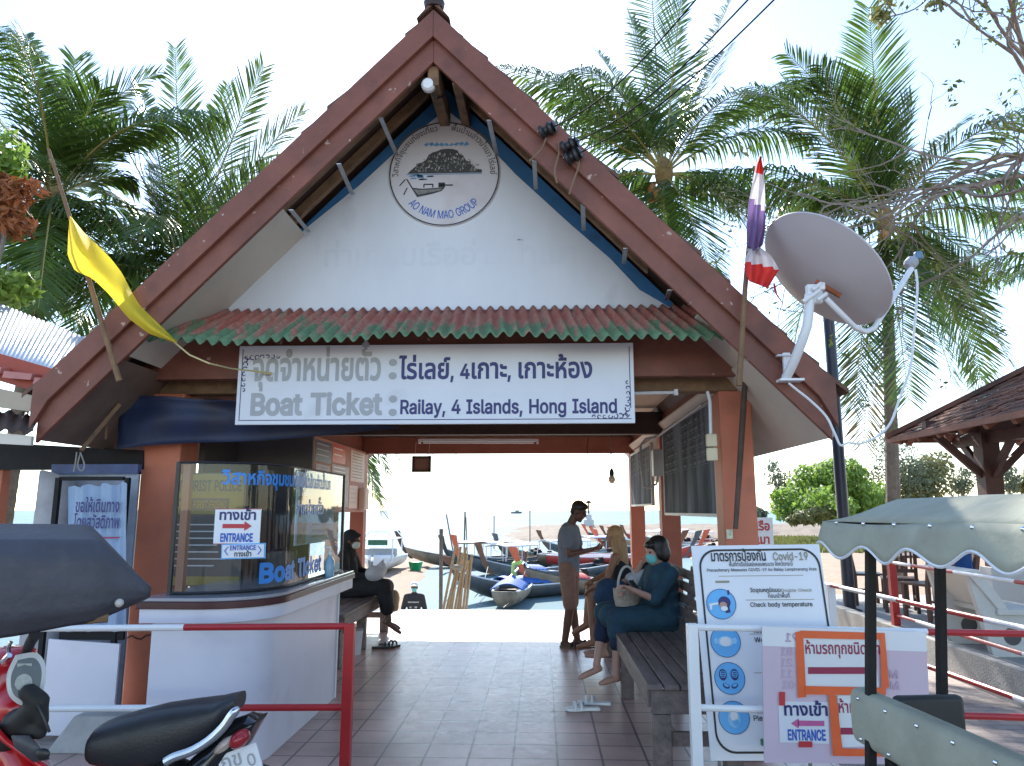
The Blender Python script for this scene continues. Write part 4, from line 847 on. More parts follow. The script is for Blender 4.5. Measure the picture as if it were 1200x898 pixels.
# notices inside the booth behind the screen
c = at(243, 620, 6.15)
TPY = mat('poster_yellow', (.17, .13, .02), .5); TPK = mat('poster_black', (.02, .02, .028), .4)
t, P, ux, uy, _ = card('police_poster', 'black and yellow tourist police poster standing inside the booth', 'poster', c, UX, UZ, .60, .92, TPK)
mb = MB(); rect(mb, P, -.29, .29, .12, .45, 0); rect(mb, P, -.27, .17, .15, .25, 1, 2)
lettering(mb, 'TOURIST POLICE', P(-.27, .31, 1), ux, uy, .085, .54, .02, 'l', 1, off=.004); lettering(mb, 'YOUR FIRST FRIEND', P(-.255, .172, 2), ux, uy, .055, .41, .02, 'l', 0, off=.004)
for k in range(7): rect(mb, P, -.26, .12 + .05 * math.sin(k * 4), .03 - k * .055, .040 - k * .055, 2)
rect(mb, P, -.29, .29, -.45, -.38, 0)
mb.build('lettering', [TPY, TPK, INK_GREY], t, smooth=0, fix=False)
c = V((-1.925, 6.42, 1.665))
t, P, ux, uy, _ = card('pale_poster', 'pale blue poster with a dark photo behind the side of the counter screen', 'poster', c, (0, 1, 0), UZ, 1.10, .58, mat('poster_pale_blue', (.52, .62, .74), .5))
mb = MB(); rect(mb, P, -.50, -.28, -.28, .10, 1)
for k in range(3): rect(mb, P, -.12, .42, -.14 - k * .05, -.125 - k * .05, 2)
mb.build('lettering', [INK_BLUE, mat('poster_photo', (.25, .22, .2), .4, .5, 20), INK_GREY], t, smooth=0, fix=False)
mb = MB(); mb.bb(-3.07, -2.27, 7.35, 7.40, 0, 2.6); mb.bb(-3.07, -3.02, 6.6, 7.345, 0, 2.6); tag(mb.build('booth_shade_wall', mat('booth_grey', (.075, .065, .065), .6), smooth=0), 'plain dark partition at the back of the ticket booth', 'partition')  # added dark wall that keeps sunlight from brightening the booth
# things on and in the booth
gel = thing('gel_bottle', 'clear hand gel bottle with pump standing on the counter end', 'bottle', (-1.83, 6.55, 1.088))
mb = MB(); mb.lathe([(.036, 0), (.04, .01), (.04, .13), (.02, .16), (.015, .18)], (-1.83, 6.55, 1.088), n=14); mb.build('body', mat('bottle_blue', (.25, .42, .55), .15), gel)
mb = MB(); mb.lathe([(.018, 0), (.018, .025), (.008, .03), (.008, .06)], (-1.83, 6.55, 1.268), n=10); mb.box((-1.845, 6.55, 1.333), (.05, .015, .012)); mb.build('pump', WHITEP, gel)
ch = thing('office_chair', 'black office chair behind the counter screen', 'chair', (-2.25, 6.35, 0))
mb = MB(); mb.bb(-2.42, -2.08, 6.40, 6.45, .8, 1.32); mb.build('backrest', BLACK, ch, bevel=.02)
mb = MB(); mb.bb(-2.45, -2.05, 6.0, 6.40, .62, .69); mb.build('seat', BLACK, ch, bevel=.02)
mb = MB(); mb.tube([(-2.25, 6.2, .62), (-2.25, 6.2, .06)], .03); mb.build('column', BLACK, ch)
mb = MB()
for k in range(5): a = k * 2 * math.pi / 5; mb.beam((-2.25, 6.2, .06), (-2.25 + .25 * math.cos(a), 6.2 + .25 * math.sin(a), .03), .04, .03)
mb.build('base', BLACK, ch)

# ------------------------------------------------------------------ notices on the side walls
nb = thing('notice_board', 'long tan notice board full of papers above the black clothed woman', 'notice board', (-3.1, 11.6, 1.7))
WX = -3.10
mb = MB(); mb.bb(WX - .02, WX, 10.1, 13.15, 1.62, 2.66); mb.build('board', mat('pin_board', (.34, .17, .12), .7, .2, 3), nb, smooth=0)
def sheet(y0, y1, z0, z1, m, lines=0, ink=INK_GREY, title=None, name='paper', px=.004):
    mb = MB(); mb.bb(WX, WX + px, y0, y1, z0, z1, 0)
    P = lambda a, b: (WX + px + .003, a, b)
    for k in range(lines):
        z = z1 - (z1 - z0) * (k + .8) / (lines + 1); e = .1 + .15 * abs(math.sin(k * 3.1 + y0)); mb.poly([P(y0 + .08 * (y1 - y0), z), P(y1 - e * (y1 - y0), z), P(y1 - e * (y1 - y0), z + .014), P(y0 + .08 * (y1 - y0), z + .014)], 1)
    if title:
        for j, tt in enumerate(title): lettering(mb, tt, (WX + px, (y0 + y1) / 2, z1 - .13 - j * .14), (0, 1, 0), UZ, .07, (y1 - y0) * .8, .03, 'c', 1, off=.004)
    mb.build(name, [m, ink], nb, smooth=0, fix=False)
PAPER = mat('paper_cream', (.60, .52, .46), .7, .06, 3); PAPERG = mat('paper_grey', (.36, .36, .40), .6, .3, 12); NAVYS = mat('paper_navy', (.03, .04, .10), .5)
sheet(10.15, 10.95, 2.32, 2.62, NAVYS, 3, INK_GREY)
sheet(11.0, 11.75, 2.36, 2.64, mat('paper_red', (.42, .06, .045), .5), 2, INK_WHITE)
sheet(10.2, 10.9, 1.72, 2.29, PAPERG, 8, INK_NAVY); sheet(11.0, 12.0, 1.70, 2.33, PAPERG, 10, INK_WHITE)
sheet(12.1, 13.05, 2.12, 2.62, PAPER, 9, INK_BLACK); sheet(12.05, 12.6, 1.68, 2.05, PAPER, 4, INK_GREY)
sb = thing('switch_box', 'cream metal box fixed below the paper list on the side wall', 'box', (WX, 12.85, 1.75))
mb = MB(); mb.bb(WX, WX + .10, 12.72, 13.05, 1.66, 2.02); mb.build('case', PAPER, sb, bevel=.01)
mb = MB(); mb.bb(WX + .10, WX + .108, 12.75, 13.02, 1.69, 1.99); mb.build('lid', PAPER, sb, bevel=.004)

def chalk(name, x, y0, y1, z0, z1, label, lines):
    t = thing(name, label, 'blackboard', (x, (y0 + y1) / 2, z0))
    m = bpy.data.materials.get('slate') or mat('slate', (.055, .066, .08), .85, .25, 3, .05, 30, spec=.12, dirt=((.23, .27, .31), .46, 1.1), stretch=(1, 2.5, .5))  # pale bluish overlay paints the glare on the boards into the colour
    mb = MB(); mb.bb(x, x + .03, y0, y1, z0, z1); mb.build('slate', m, t, smooth=0)
    mb = MB()
    for (a, b, c_, d) in ((y0, y1, z0 - .03, z0), (y0, y1, z1, z1 + .03), (y0 - .03, y0, z0 - .03, z1 + .03), (y1, y1 + .03, z0 - .03, z1 + .03)): mb.bb(x - .01, x + .035, a, b, c_, d)
    mb.build('frame', GREY, t, smooth=0)
    mb = MB(); random.seed(len(label)); P = lambda a, b: (x - .003, a, b)
    for k in range(lines):
        z = z1 - .08 - k * .085; y = y0 + .15
        while y < y1 - .3:
            ww = random.uniform(.05, .22); mb.poly([P(y, z), P(y + ww, z), P(y + ww, z + .022), P(y, z + .022)]); y += ww + random.uniform(.04, .12)
        mb.poly([P(y0 + .1, z - .022), P(y1 - .1, z - .022), P(y1 - .1, z - .017), P(y0 + .1, z - .017)])
    mb.build('chalk_marks', mat('chalk', (.20, .22, .24), .9, spec=.1), t, smooth=0, fix=False)
    return t
chalk('blackboard', 1.53, 6.62, 9.35, 1.62, 2.60, 'wide chalky blackboard between the salmon pillar and the next post', 6)
chalk('blackboard', 1.53, 10.45, 12.75, 1.74, 2.55, 'narrow pale blackboard beyond the cable box near the sea', 4)
# switches, conduit, cable box
sw = thing('light_switch', 'cream double switch box with grey conduit beside the salmon pillar', 'switch', at(833, 524, 6.2))
mb = MB()
for dz in (.085, -.03): mb.box(at(834, 524, 6.17) + V((0, 0, dz - .03)), (.085, .05, .105))
mb.build('case', mat('switch_cream', (.60, .52, .36), .45), sw, bevel=.008)
mb = MB(); mb.tube([at(833, 512, 6.19), at(832, 470, 6.19), at(829, 459, 6.2)], .014, 8); mb.build('conduit', WHITEP, sw)
eb = thing('cable_box', 'grey cable box with bent conduit on the middle post', 'cable box', (1.5, 9.7, 2.2))
mb = MB(); mb.bb(1.44, 1.56, 9.62, 9.80, 2.08, 2.42); mb.build('case', GREY, eb, bevel=.01)
mb = MB(); mb.tube([(1.5, 9.66, 2.08), (1.47, 9.62, 1.98), (1.38, 9.66, 1.93), (1.32, 9.72, 1.95), (1.30, 9.75, 2.2), (1.30, 9.75, 2.48), (1.36, 9.7, 2.56), (1.5, 9.6, 2.58), (1.52, 7.0, 2.63)], .016, 8); mb.build('conduit', GREY, eb)
# fluorescent lamp, hanging bulb, framed box
tl = thing('tube_lamp', 'white fluorescent tube lamp mounted under the middle cross beam', 'lamp', at(560, 516, 9.8))
a, b = at(492, 516, 9.80), at(630, 516, 9.80)
mb = MB(); mb.beam(a, b, .05, .035); mb.build('batten', WHITEP, tl, bevel=.004)
mb = MB(); mb.tube([a + V((.05, -.03, -.035)), b + V((-.05, -.03, -.035))], .014, 10); mb.build('tube', WHITE, tl)
for q in (a, b):
    mb = MB(); mb.box(q + V((0, -.02, -.02)), (.03, .05, .06)); mb.build('end_cap', WHITEP, tl)
t2 = thing('tube_lamp', 'short white tube lamp under the front beam beside the hanging sign', 'lamp', at(770, 461, 6.2))
a, b = at(742, 461, 6.24), at(792, 460, 6.24)
mb = MB(); mb.tube([a, b], .014, 10); mb.build('tube', WHITEP, t2); mb = MB(); mb.box(b, (.03, .04, .05)); mb.build('end_cap', WHITEP, t2)
lb = thing('light_bulb', 'clear light bulb hanging on a wire from the rear beam', 'bulb', at(717, 562, 10.4))
q = at(717, 562, 10.4)
mb = MB(); mb.ell(q, (.048, .048, .06)); mb.build('globe', mat('bulb_glass', (.7, .62, .5), .1, .05), lb)
mb = MB(); mb.lathe([(.03, 0), (.034, .03), (.03, .07), (.012, .1)], q + V((0, 0, .05)), n=12); mb.build('socket', BLACK, lb)
mb = MB(); mb.tube([q + V((0, 0, .14)), at(717, 528, 10.4), at(716, 510, 10.3)], .006, 5); mb.tube([at(x, y, 10.4) for x, y in spl([(716, 530), (711, 545), (703, 549), (694, 542), (688, 528), (690, 512)])], .006, 5); mb.build('wire', BLACK, lb)
fx = thing('framed_box', 'small square brown wooden frame hanging below the rear beam', 'frame', at(494, 544, 12.9))
q = at(494, 544, 12.9); hw = .165; hh = .14
mb = MB()
for (x0, x1, z0, z1) in ((-hw, hw, -hh, -hh + .04), (-hw, hw, hh - .04, hh), (-hw, -hw + .04, -hh, hh), (hw - .04, hw, -hh, hh)): mb.bb(q.x + x0, q.x + x1, q.y - .03, q.y + .03, q.z + z0, q.z + z1)
mb.build('frame', DKWOOD, fx)
mb = MB(); mb.bb(q.x - hw + .04, q.x + hw - .04, q.y, q.y + .02, q.z - hh + .04, q.z + hh - .04); mb.build('panel', mat('frame_panel', (.20, .12, .09), .5), fx)
mb = MB(); 
for s in (-1, 1): mb.tube([q + V((s * .12, 0, hh)), q + V((s * .12, .1, hh + .25))], .005, 5)
mb.build('hanger', METAL, fx)
# hanging cords at the left under the eave
for k, pts in enumerate((((90, 530), (88, 545), (86, 553)), ((94, 530), (99, 545), (96, 552), (91, 546), (94, 532)))):
    mb = MB(); mb.tube([at(x, y, 5.7) for x, y in spl(pts)], .006, 5); tag(mb.build('hanging_cord', mat('cord%s' % 'ab'[k], (.28, .27, .26), .8)), ['thin straight grey cord hanging under the eave by the banner', 'thin grey cord hanging in a loop under the eave by the banner'][k], 'cord')
mb = MB(); mb.beam(at(95, 528, 5.7), at(140, 474, 5.85), .03, .03); mb.beam(at(126, 475, 5.9), at(124, 515, 5.9), .012, .012); mb.build('bracing_stick', RAWWOOD, pav)
# ------------------------------------------------------------------ benches
def bench(label, y0, y1, xf, xb, seat_z, back, legs, loc):
    t = thing('slatted_bench', label, 'bench', loc)
    lo, hi = min(xf, xb), max(xf, xb); n = 6; wdt = (hi - lo) / n; sgn = 1 if xb > xf else -1
    for k in range(n):
        x = lo + (k + .5) * wdt; mb = MB(); mb.bb(x - wdt * .44, x + wdt * .44, y0 - .02, y1 + .02, seat_z - .035, seat_z); mb.build('seat_slat', WOODGREY, t, bevel=.006, smooth=0)
    mb = MB(); mb.bb(lo + .03, hi - .03, y0, y0 + .045, seat_z - .18, seat_z - .038); mb.bb(lo + .03, hi - .03, y1 - .045, y1, seat_z - .18, seat_z - .038)
    mb.bb(xf + sgn * .012, xf + sgn * .055, y0 + .046, y1 - .046, seat_z - .15, seat_z - .038); mb.build('apron', WOODGREY, t, bevel=.005, smooth=0)
    for y in legs:
        for x in (xf + sgn * .10, xb - sgn * .10):
            mb = MB(); mb.bb(x - .055, x + .055, y, y + .11, 0, seat_z - .185); mb.build('leg', WOODGREY, t, bevel=.008, smooth=0)
        mb = MB(); mb.bb(min(xf + sgn * .16, xb - sgn * .16), max(xf + sgn * .16, xb - sgn * .16), y + .03, y + .075, .18, .26); mb.build('stretcher', WOODGREY, t, smooth=0)
    if back:
        for y in [q + .05 for q in legs]:
            mb = MB(); mb.beam((xb - sgn * .03, y, seat_z - .17), (xb + sgn * .10, y, back + .02), .06, .06); mb.build('back_post', WOODGREY, t, smooth=0)
        for k in range(5):
            f = (k + .7) / 5.2; z = seat_z + (back - seat_z) * f; x = xb - sgn * .045 + sgn * .10 * f
            mb = MB(); mb.box((x, (y0 + y1) / 2, z), (.028, y1 - y0 + .04, (back - seat_z) / 5 * .72)); mb.build('back_slat', WOODGREY, t, bevel=.005, smooth=0)
    return t
bench('long weathered slatted bench with a back, women sitting on it, beside the Covid board', 5.02, 9.1, .66, 1.30, .56, 1.12, (5.03, 7.0, 8.9), (1.0, 7.0, 0))
bench('weathered slatted bench behind the counter with a black clothed woman on it', 8.1, 10.75, -2.08, -2.85, .56, None, (8.12, 9.25, 10.6), (-2.45, 9.5, 0))
mb = MB(); mb.lathe([(.09, 0), (.11, .26), (.115, .27), (.10, .27)], (-2.2, 9.0, .0), n=16); tag(mb.build('bucket', WHITEP), 'small white plastic bucket under the bench behind the counter', 'bucket')

# ------------------------------------------------------------------ red and white railings
RWW, RWR = WHITE, RED
def rail(t, p, q, split, first='w', r=.019, name='rail'):
    """a pipe painted in white and red lengths"""
    p, q = V(p), V(q); cuts = [0] + list(split) + [1]; mb = MB(); c = 0 if first == 'w' else 1
    for a, b in zip(cuts[:-1], cuts[1:]): mb.tube([p.lerp(q, a), p.lerp(q, b)], r, 10, mi=c); c = 1 - c
    return mb.build(name, [RWW, RWR], t)
def post(t, x, y, z0, z1, m, w_=.055):
    mb = MB(); mb.bb(x - w_ / 2, x + w_ / 2, y - w_ / 2, y + w_ / 2, z0, z1); return mb.build('post', m, t, bevel=.004, smooth=0)
YR = 4.5
lr = thing('barrier_rail', 'red and white barrier with a red end post in front of the ticket counter', 'railing', (-2.2, YR, 0))
a, b = at(46, 738, YR), at(408, 734, YR); sp = (at(216, 737, YR).x - a.x) / (b.x - a.x); rail(lr, a - V((.5, 0, 0)), b, ((sp * (b.x - a.x) + .5) / (b.x - a.x + .5),))
a2, b2 = at(46, 832, YR), at(408, 829, YR); sp = (at(213, 832, YR).x - a2.x) / (b2.x - a2.x); rail(lr, a2 - V((.5, 0, 0)), b2, ((sp * (b2.x - a2.x) + .5) / (b2.x - a2.x + .5),))
post(lr, at(410, 740, YR).x, YR, -.02, at(410, 731, YR).z, RED, .058); post(lr, -3.4, YR, -.02, 1.0, WHITE)
rr = thing('barrier_rail', 'red and white barrier with a white end post beside the Covid board', 'railing', (2.5, YR, 0))
xs0 = at(811, 740, YR).x; post(rr, xs0, YR, -.02, at(811, 731, YR).z, WHITE, .06)
for (za, zb) in ((735, 743), (829, 841)):
    a, b = at(811, za, YR), at(1200, zb, YR); b = a + (b - a) * 1.15; rail(rr, a, b, ((at(1086, 740, YR).x - a.x) / (b.x - a.x),))
post(rr, 2.95, YR, -.02, .98, RED)
ra = thing('barrier_rail', 'red and white railing running back along the paved ramp, nearer of two', 'railing', (2.85, 6.0, 0))
for (z, sp) in ((.95, (.30, .56, .80)), (.52, (.25, .52, .78))):
    rail(ra, (2.95, 3.9, z), (2.70, 8.0, z), sp)
post(ra, 2.735, 7.4, -.02, .96, WHITE, .07); post(ra, 2.93, 4.2, -.02, .96, WHITE, .06)
rb = thing('barrier_rail', 'red and white railing with a red post along the terrace edge', 'railing', (4.2, 7.5, .25))
for z in (1.03, .42):
    rail(rb, (4.15, 5.6, z), (4.22, 9.4, z), (.35, .62, .86), 'r' if z > 1 else 'w')
post(rb, 4.22, 9.4, .25, 1.05, RED, .08); post(rb, 4.16, 5.75, .25, 1.04, WHITE, .06)

# ------------------------------------------------------------------ Covid board and entrance board
INKB = INK_BLACK
c0, c1, c2 = at(812, 641, 4.93), at(960, 639, 4.93), at(835, 889, 4.72)
ux = (c1 - c0).normalized(); upw = (c0 - c2); uy = (upw - ux * upw.dot(ux)).normalized(); uxx = ux
cw, chh = 1.0, upw.length
cen = (c0 + c1) / 2 + (c2 - c0) / 2
W_ = (c1 - c0).length; H_ = uy.dot(upw)
# the board leans: it is a slightly sheared panel in its stand
cb = thing('covid_board', 'tall white Covid-19 precaution board with a rounded black outline and blue circles', 'sign board', (cen.x, 4.75, 0))
sh = (c0 - c2).dot(ux)      # lean to one side
ux_, uy_ = ux, (c0 - c2).normalized()
nn = ux_.cross(uy_).normalized()
def CP(u, v, k=1): return c2 + ux_ * (u * W_) + uy_ * (v * upw.length) + nn * .003 * k
q = [CP(-.012, -.01, 0), CP(1.0, -.01, 0), CP(1.0, 1.005, 0), CP(-.012, 1.005, 0)]
mb = MB(); mb.prism(q, nn * -.012); mb.build('board', SIGNP, cb, smooth=0)
rc = .11
def rrect(u0, u1, v0, v1, r, n=8):
    rv = r * W_ / upw.length; pts = []
    for cx, cy, a0 in ((u1 - r, v0 + rv, -90), (u1 - r, v1 - rv, 0), (u0 + r, v1 - rv, 90), (u0 + r, v0 + rv, 180)):
        for k in range(n + 1): a = R(a0 + 90 * k / n); pts.append((cx + r * math.cos(a), cy + rv * math.sin(a)))
    return pts
def band(mb, A, B, P, mi, k=1):
    n = len(A); mb.add([P(u, v, k) for u, v in A] + [P(u, v, k) for u, v in B], [(i, (i + 1) % n, n + (i + 1) % n, n + i) for i in range(n)], mi)
mb = MB(); band(mb, rrect(.035, .985, .02, .985, .14), rrect(.05, .97, .03, .975, .13), CP, 0)
L = lambda s, u, v, h, w_, bold, mi=0, al='c': lettering(mb, s, CP(u, v), ux_, uy_, h, w_ * W_, bold, al, mi)
L('มาตรการป้องกัน', .35, .925, .05, .44, .022); L('Covid-19', .76, .925, .048, .28, .018, 1)
L('พื้นที่ท่าเรือไร่เลย์แหลมพระนาง จังหวัดกระบี่', .52, .897, .02, .50, .01); L('Precautionary Measures COVID-19 Ao Railay Lamphranang Area', .52, .872, .018, .86, .010)
L('วัดอุณหภูมิแบบ', .53, .767, .020, .24, .018); L('Double Check', .77, .767, .018, .24, .010, 1); L('ก่อนเข้าพื้นที่', .63, .738, .020, .17, .01); L('Check body temperature', .64, .695, .026, .48, .012)
L('โปรดสวมหน้ากาก', .58, .57, .022, .36, .012); L('Wear a mask', .55, .525, .028, .30, .012)
for (u0, u1, v) in ((.18, .84, .847), (.37, .90, .727), (.37, .88, .562), (.37, .88, .38), (.36, .88, .197)):
    mb.poly([CP(u0, v), CP(u1, v), CP(u1, v + .003), CP(u0, v + .003)], 1)
mb.poly([CP(.15, .815), CP(.26, .815), CP(.26, .826), CP(.15, .826)], 1)
L('Please', .40, .165, .028, .15, .012)
mb.build('lettering', [INKB, mat('ink_olive', (.30, .27, .20), .5)], cb, smooth=0, fix=False)
def icon(k, px, py):
    d = ray(px, py); t_ = (c2 - V((0, 0, CAMZ))).dot(nn) / d.dot(nn); C = V((0, 0, CAMZ)) + d * t_
    uy2 = (uy_ - ux_ * uy_.dot(ux_)).normalized(); rad = .092
    Q = lambda u, v, j=1: C + ux_ * (u * rad) + uy2 * (v * rad) + nn * .003 * j
    mb = MB(); circ = lambda r_, j: [Q(r_ * math.cos(2 * math.pi * i / 36), r_ * math.sin(2 * math.pi * i / 36), j) for i in range(36)]
    mb.poly(circ(1, 1), 0); o_, i_ = circ(1.0, 2), circ(.965, 2); mb.add(o_ + i_, [(i, (i + 1) % 36, 36 + (i + 1) % 36, 36 + i) for i in range(36)], 1)
    el = lambda cx, cy, rx, ry, mi, j=2, n=18, rot=0: mb.poly([Q(cx + rx * math.cos(2 * math.pi * i / n) * math.cos(rot) - ry * math.sin(2 * math.pi * i / n) * math.sin(rot), cy + rx * math.cos(2 * math.pi * i / n) * math.sin(rot) + ry * math.sin(2 * math.pi * i / n) * math.cos(rot), j) for i in range(n)], mi)
    if k == 0:
        el(.22, .10, .42, .40, 1); mb.poly([Q(.0, -.05, 2), Q(.5, -.05, 2), Q(.58, -.55, 2), Q(.28, -.6, 2)], 1); el(.12, -.10, .26, .24, 2, 3); el(.16, -.30, .24, .16, 3, 4)
        mb.poly([Q(-.82, .02, 3), Q(-.2, .12, 3), Q(-.2, -.02, 3), Q(-.82, -.12, 3)], 3); mb.poly([Q(-.78, -.08, 3), Q(-.62, -.08, 3), Q(-.66, -.36, 3), Q(-.8, -.36, 3)], 3)
        mb.poly([Q(.48, .6, 2), Q(.62, .6, 2), Q(.62, .9, 2), Q(.48, .9, 2)], 1)
    if k == 1:
        el(0, 0, .55, .34, 4); el(0, 0, .38, .30, 3, 3)
        for s in (-1, 1): el(s * .62, .05, .14, .2, 4)
    if k == 2:
        for s in (-1, 1):
            el(s * .38 - .05, .22, .26, .36, 1); el(s * .38 - .05, .26, .20, .26, 0, 3)
            for j in range(5): el(s * .38 - .05, .02 + j * .11, .16, .03, 1, 4)
            el(s * .28, -.46, .24, .15, 1, 2, 18, s * .5); el(s * .28, -.42, .17, .09, 0, 3, 18, s * .5)
    if k == 3:
        el(0, -.05, .40, .55, 4); el(0, .1, .25, .3, 3, 3); el(.1, -.3, .2, .2, 0, 3)
    mb.build('icon', [SKYBLUE, INK_NAVY, SKIN_L, INK_WHITE, mat('icon_pale%d' % k, (.30, .58, .80), .5)], cb, smooth=0, fix=False)
for k, (px, py) in enumerate(((845, 708), (850, 752), (855, 795), (860, 841))): icon(k, px, py)
mb = MB(); cl_ = .035
for k in range(5): a = k * 1.256; e = [CP(.40 + .03 * math.cos(a) + .018 * math.cos(b), .07 + .012 * math.sin(a) + .010 * math.sin(b)) for b in [j * .785 for j in range(8)]]; mb.poly(e)
mb.build('green_emblem', mat('emblem_green', (.08, .25, .14), .5), cb, smooth=0, fix=False)
for s in (.15, .85):
    mb = MB(); p_ = CP(s, .55, 0); mb.tube([p_ - nn * .02, V((p_.x, p_.y + .22, -.02))], .012, 6); mb.build('prop_leg', METAL, cb)

EY = 4.42
e0, e1, e2, e3 = at(896, 894, EY), at(1093, 896, EY), at(1085, 741, EY), at(893, 734, EY)
eb_ = thing('entrance_board', 'pale pink reused board with orange tape, no-vehicle papers and an entrance notice', 'sign board', (e0.x, EY, e0.z))
PINK = mat('board_pink', (.60, .47, .56), .35, .05, 2, dirt=((.66, .64, .70), .56, 1.2)); OTAPE = mat('orange_tape', (.75, .12, .03), .4, .1, 6)
mb = MB(); mb.prism([e0, e1, e2, e3], (0, .012, 0)); mb.build('board', PINK, eb_, smooth=0)
def EP(px, py, k=1): return at(px, py, EY - .003 * k)
def quad(mb, pts, mi=0, k=1): mb.poly([EP(x, y, k) for x, y in pts], mi)
mb = MB(); quad(mb, [(893.5, 757), (893, 734), (1085, 741), (1087, 764)], 0, .4); mb.build('pale_band', SIGNP, eb_, smooth=0, fix=False)
# the faded mirrored times of the old poster
mb = MB()
for s, x, y, h in (('91', 928, 752, .05), ('81', 922, 768, .045), ('21', 922, 781, .045), ('11', 922, 794, .045), ('01', 924, 807, .045), ('Mq', 1044, 795, .042), ('Mq', 1045, 808, .042)):
    P_ = EP(x, y); lettering(mb, s, P_, (-1, 0, 0), UZ, h, None, .02, 'c', 0, off=-.002)
mb.build('faded_lettering', mat('ink_pink_ghost', (.50, .37, .47), .5), eb_, smooth=0, fix=False)
mb = MB()
def notice(pts, s, tx0, tx1, ty, h, bars):
    quad(mb, pts, 0, 1); A, B_ = EP(tx0, ty, 1), EP(tx1, ty, 1); lettering(mb, s, A, UX, UZ, h, B_.x - A.x, .018, 'l', 1)
    for b_ in bars: quad(mb, b_, 2, 2)
notice([(941, 747), (1024, 749), (1030, 806), (944, 804)], 'ห้ามรถทุกชนิดเข้า', 943, 1032, 766, .048, [[(947, 782), (1024, 782), (1025, 790), (947, 790)]])
notice([(981, 815), (1040, 815), (1044, 874), (986, 876)], 'ห้ามรถทุกชนิดเข้า', 982, 1074, 835, .048, [[(985, 853), (1040, 853), (1040, 861), (985, 861)]])
mb.build('notice_paper', [WHITEP, INK_MAROON, INK_MAROON], eb_, smooth=0, fix=False)
mb = MB()
for pts in ([(932, 741), (941, 739), (945, 817), (935, 818)], [(938, 739), (1037, 742), (1036, 750), (939, 748)], [(1031, 743), (1037, 743), (1042, 806), (1033, 806)], [(944, 804), (1038, 806), (1038, 815), (943, 814)], [(971, 814), (980, 815), (988, 884), (976, 886)], [(977, 877), (1050, 879), (1050, 887), (977, 886)]): quad(mb, pts, 0, 3 + .5 * (len(mb.f) % 6))
mb.build('orange_tape', OTAPE, eb_, smooth=0, fix=False)
mb = MB(); quad(mb, [(912, 822), (971, 823), (972, 872), (914, 870)], 0, 1)
A, B_ = EP(918, 838, 1), EP(971, 838, 1); lettering(mb, 'ทางเข้า', A, UX, UZ, .05, B_.x - A.x, .03, 'l', 1)
A, B_ = EP(923, 867, 1), EP(968, 867, 1); lettering(mb, 'ENTRANCE', A, UX, UZ, .052, B_.x - A.x, .028, 'l', 2)
quad(mb, [(935, 844.5), (966, 845), (966, 851), (935, 851)], 3, 2); quad(mb, [(927, 848), (936, 842), (936, 854)], 3, 2)
quad(mb, [(913, 811), (920, 811), (920, 827), (913, 827)], 4, 3.2); quad(mb, [(936, 869), (952, 869), (952, 876), (936, 876)], 4, 3.2)
mb.build('entrance_paper', [SIGNW, INK_NAVY, INK_BLUE, mat('ink_magenta', (.50, .10, .28), .5), INK_RED], eb_, smooth=0, fix=False)

# red lettered white sign behind the right pillar
c = at(888, 624, 10.5)
t, P, ux, uy, _ = card('pier_sign', 'white sign with two lines of red Thai lettering beyond the salmon pillar', 'sign', c, UX, UZ, .42, .40, SIGNP, .02)
mb = MB(); lettering(mb, 'ท่าเรือ', P(0, .03), ux, uy, .09, .34, .03, 'c'); lettering(mb, 'น้ำเมา', P(0, -.15), ux, uy, .09, .32, .03, 'c'); mb.build('lettering', INK_RED, t, smooth=0, fix=False)
mb = MB(); mb.tube([(c.x, c.y + .04, -.1), (c.x, c.y + .04, c.z + .15)], .025); mb.build('post', METAL, t)
# small sticker on the pillar
mb = MB(); c = at(855, 626, 6.22); mb.box(c, (.05, .004, .075)); tag(mb.build('paper_sticker', mat('sticker', (.55, .55, .40), .6, .4, 40)), 'small torn yellowish sticker low on the salmon pillar', 'sticker')

# ------------------------------------------------------------------ banner stand at the left
YS = 5.75
bs = thing('banner_stand', 'black framed banner stand with a pale blue cloth in Thai and a white lower panel', 'banner', (-2.95, YS, 0))
mb = MB()
for px in (147, 66):
    a = at(px + 3, 560, YS); b = at(px - 8 if px > 100 else px - 14, 848, YS); mb.beam(a, (a.x, YS, 0), .035, .035)
for py in (561, 744): mb.beam((at(70, py, YS).x, YS + .006, at(66, py, YS).z), (at(145, py, YS).x, YS + .006, at(66, py, YS).z), .03, .03 if py < 700 else .07)
mb.build('frame', BLACKM, bs, smooth=0)
BLUEB = mat('banner_blue', (.40, .53, .72), .7, .06, 3, .1, 14, trans=.25)
def ban(u, v):
    a = at(80, 571, YS - .05).lerp(at(151, 566, YS - .05), u); b = at(74, 740, YS - .05).lerp(at(146, 740, YS - .05), u); p = a.lerp(b, v); p.y += .022 * math.sin(u * 17 + v * 3) + .012 * math.sin(u * 41); p.z += .01 * math.sin(u * 23) * (1 - v); return p
mb = MB(); mb.grid(ban, 40, 14); mb.build('cloth', BLUEB, bs, fix=False, smooth=180)
mb = MB()
for s, x0, x1, y, h in (('ขอให้เดินทาง', 88, 140, 600, .075), ('โดยสวัสดิภาพ', 86, 140, 619, .075)):
    A, B_ = at(x0, y, YS - .09), at(x1, y, YS - .09); lettering(mb, s, A, UX, UZ, h, B_.x - A.x, .016)
A, B_ = at(83, 632, YS - .09), at(140, 631, YS - .09); mb.poly([A, B_, B_ + V((0, 0, .012)), A + V((0, 0, .012))], 1)
mb.build('lettering', [INK_NAVY, INK_MAROON], bs, smooth=0, fix=False)
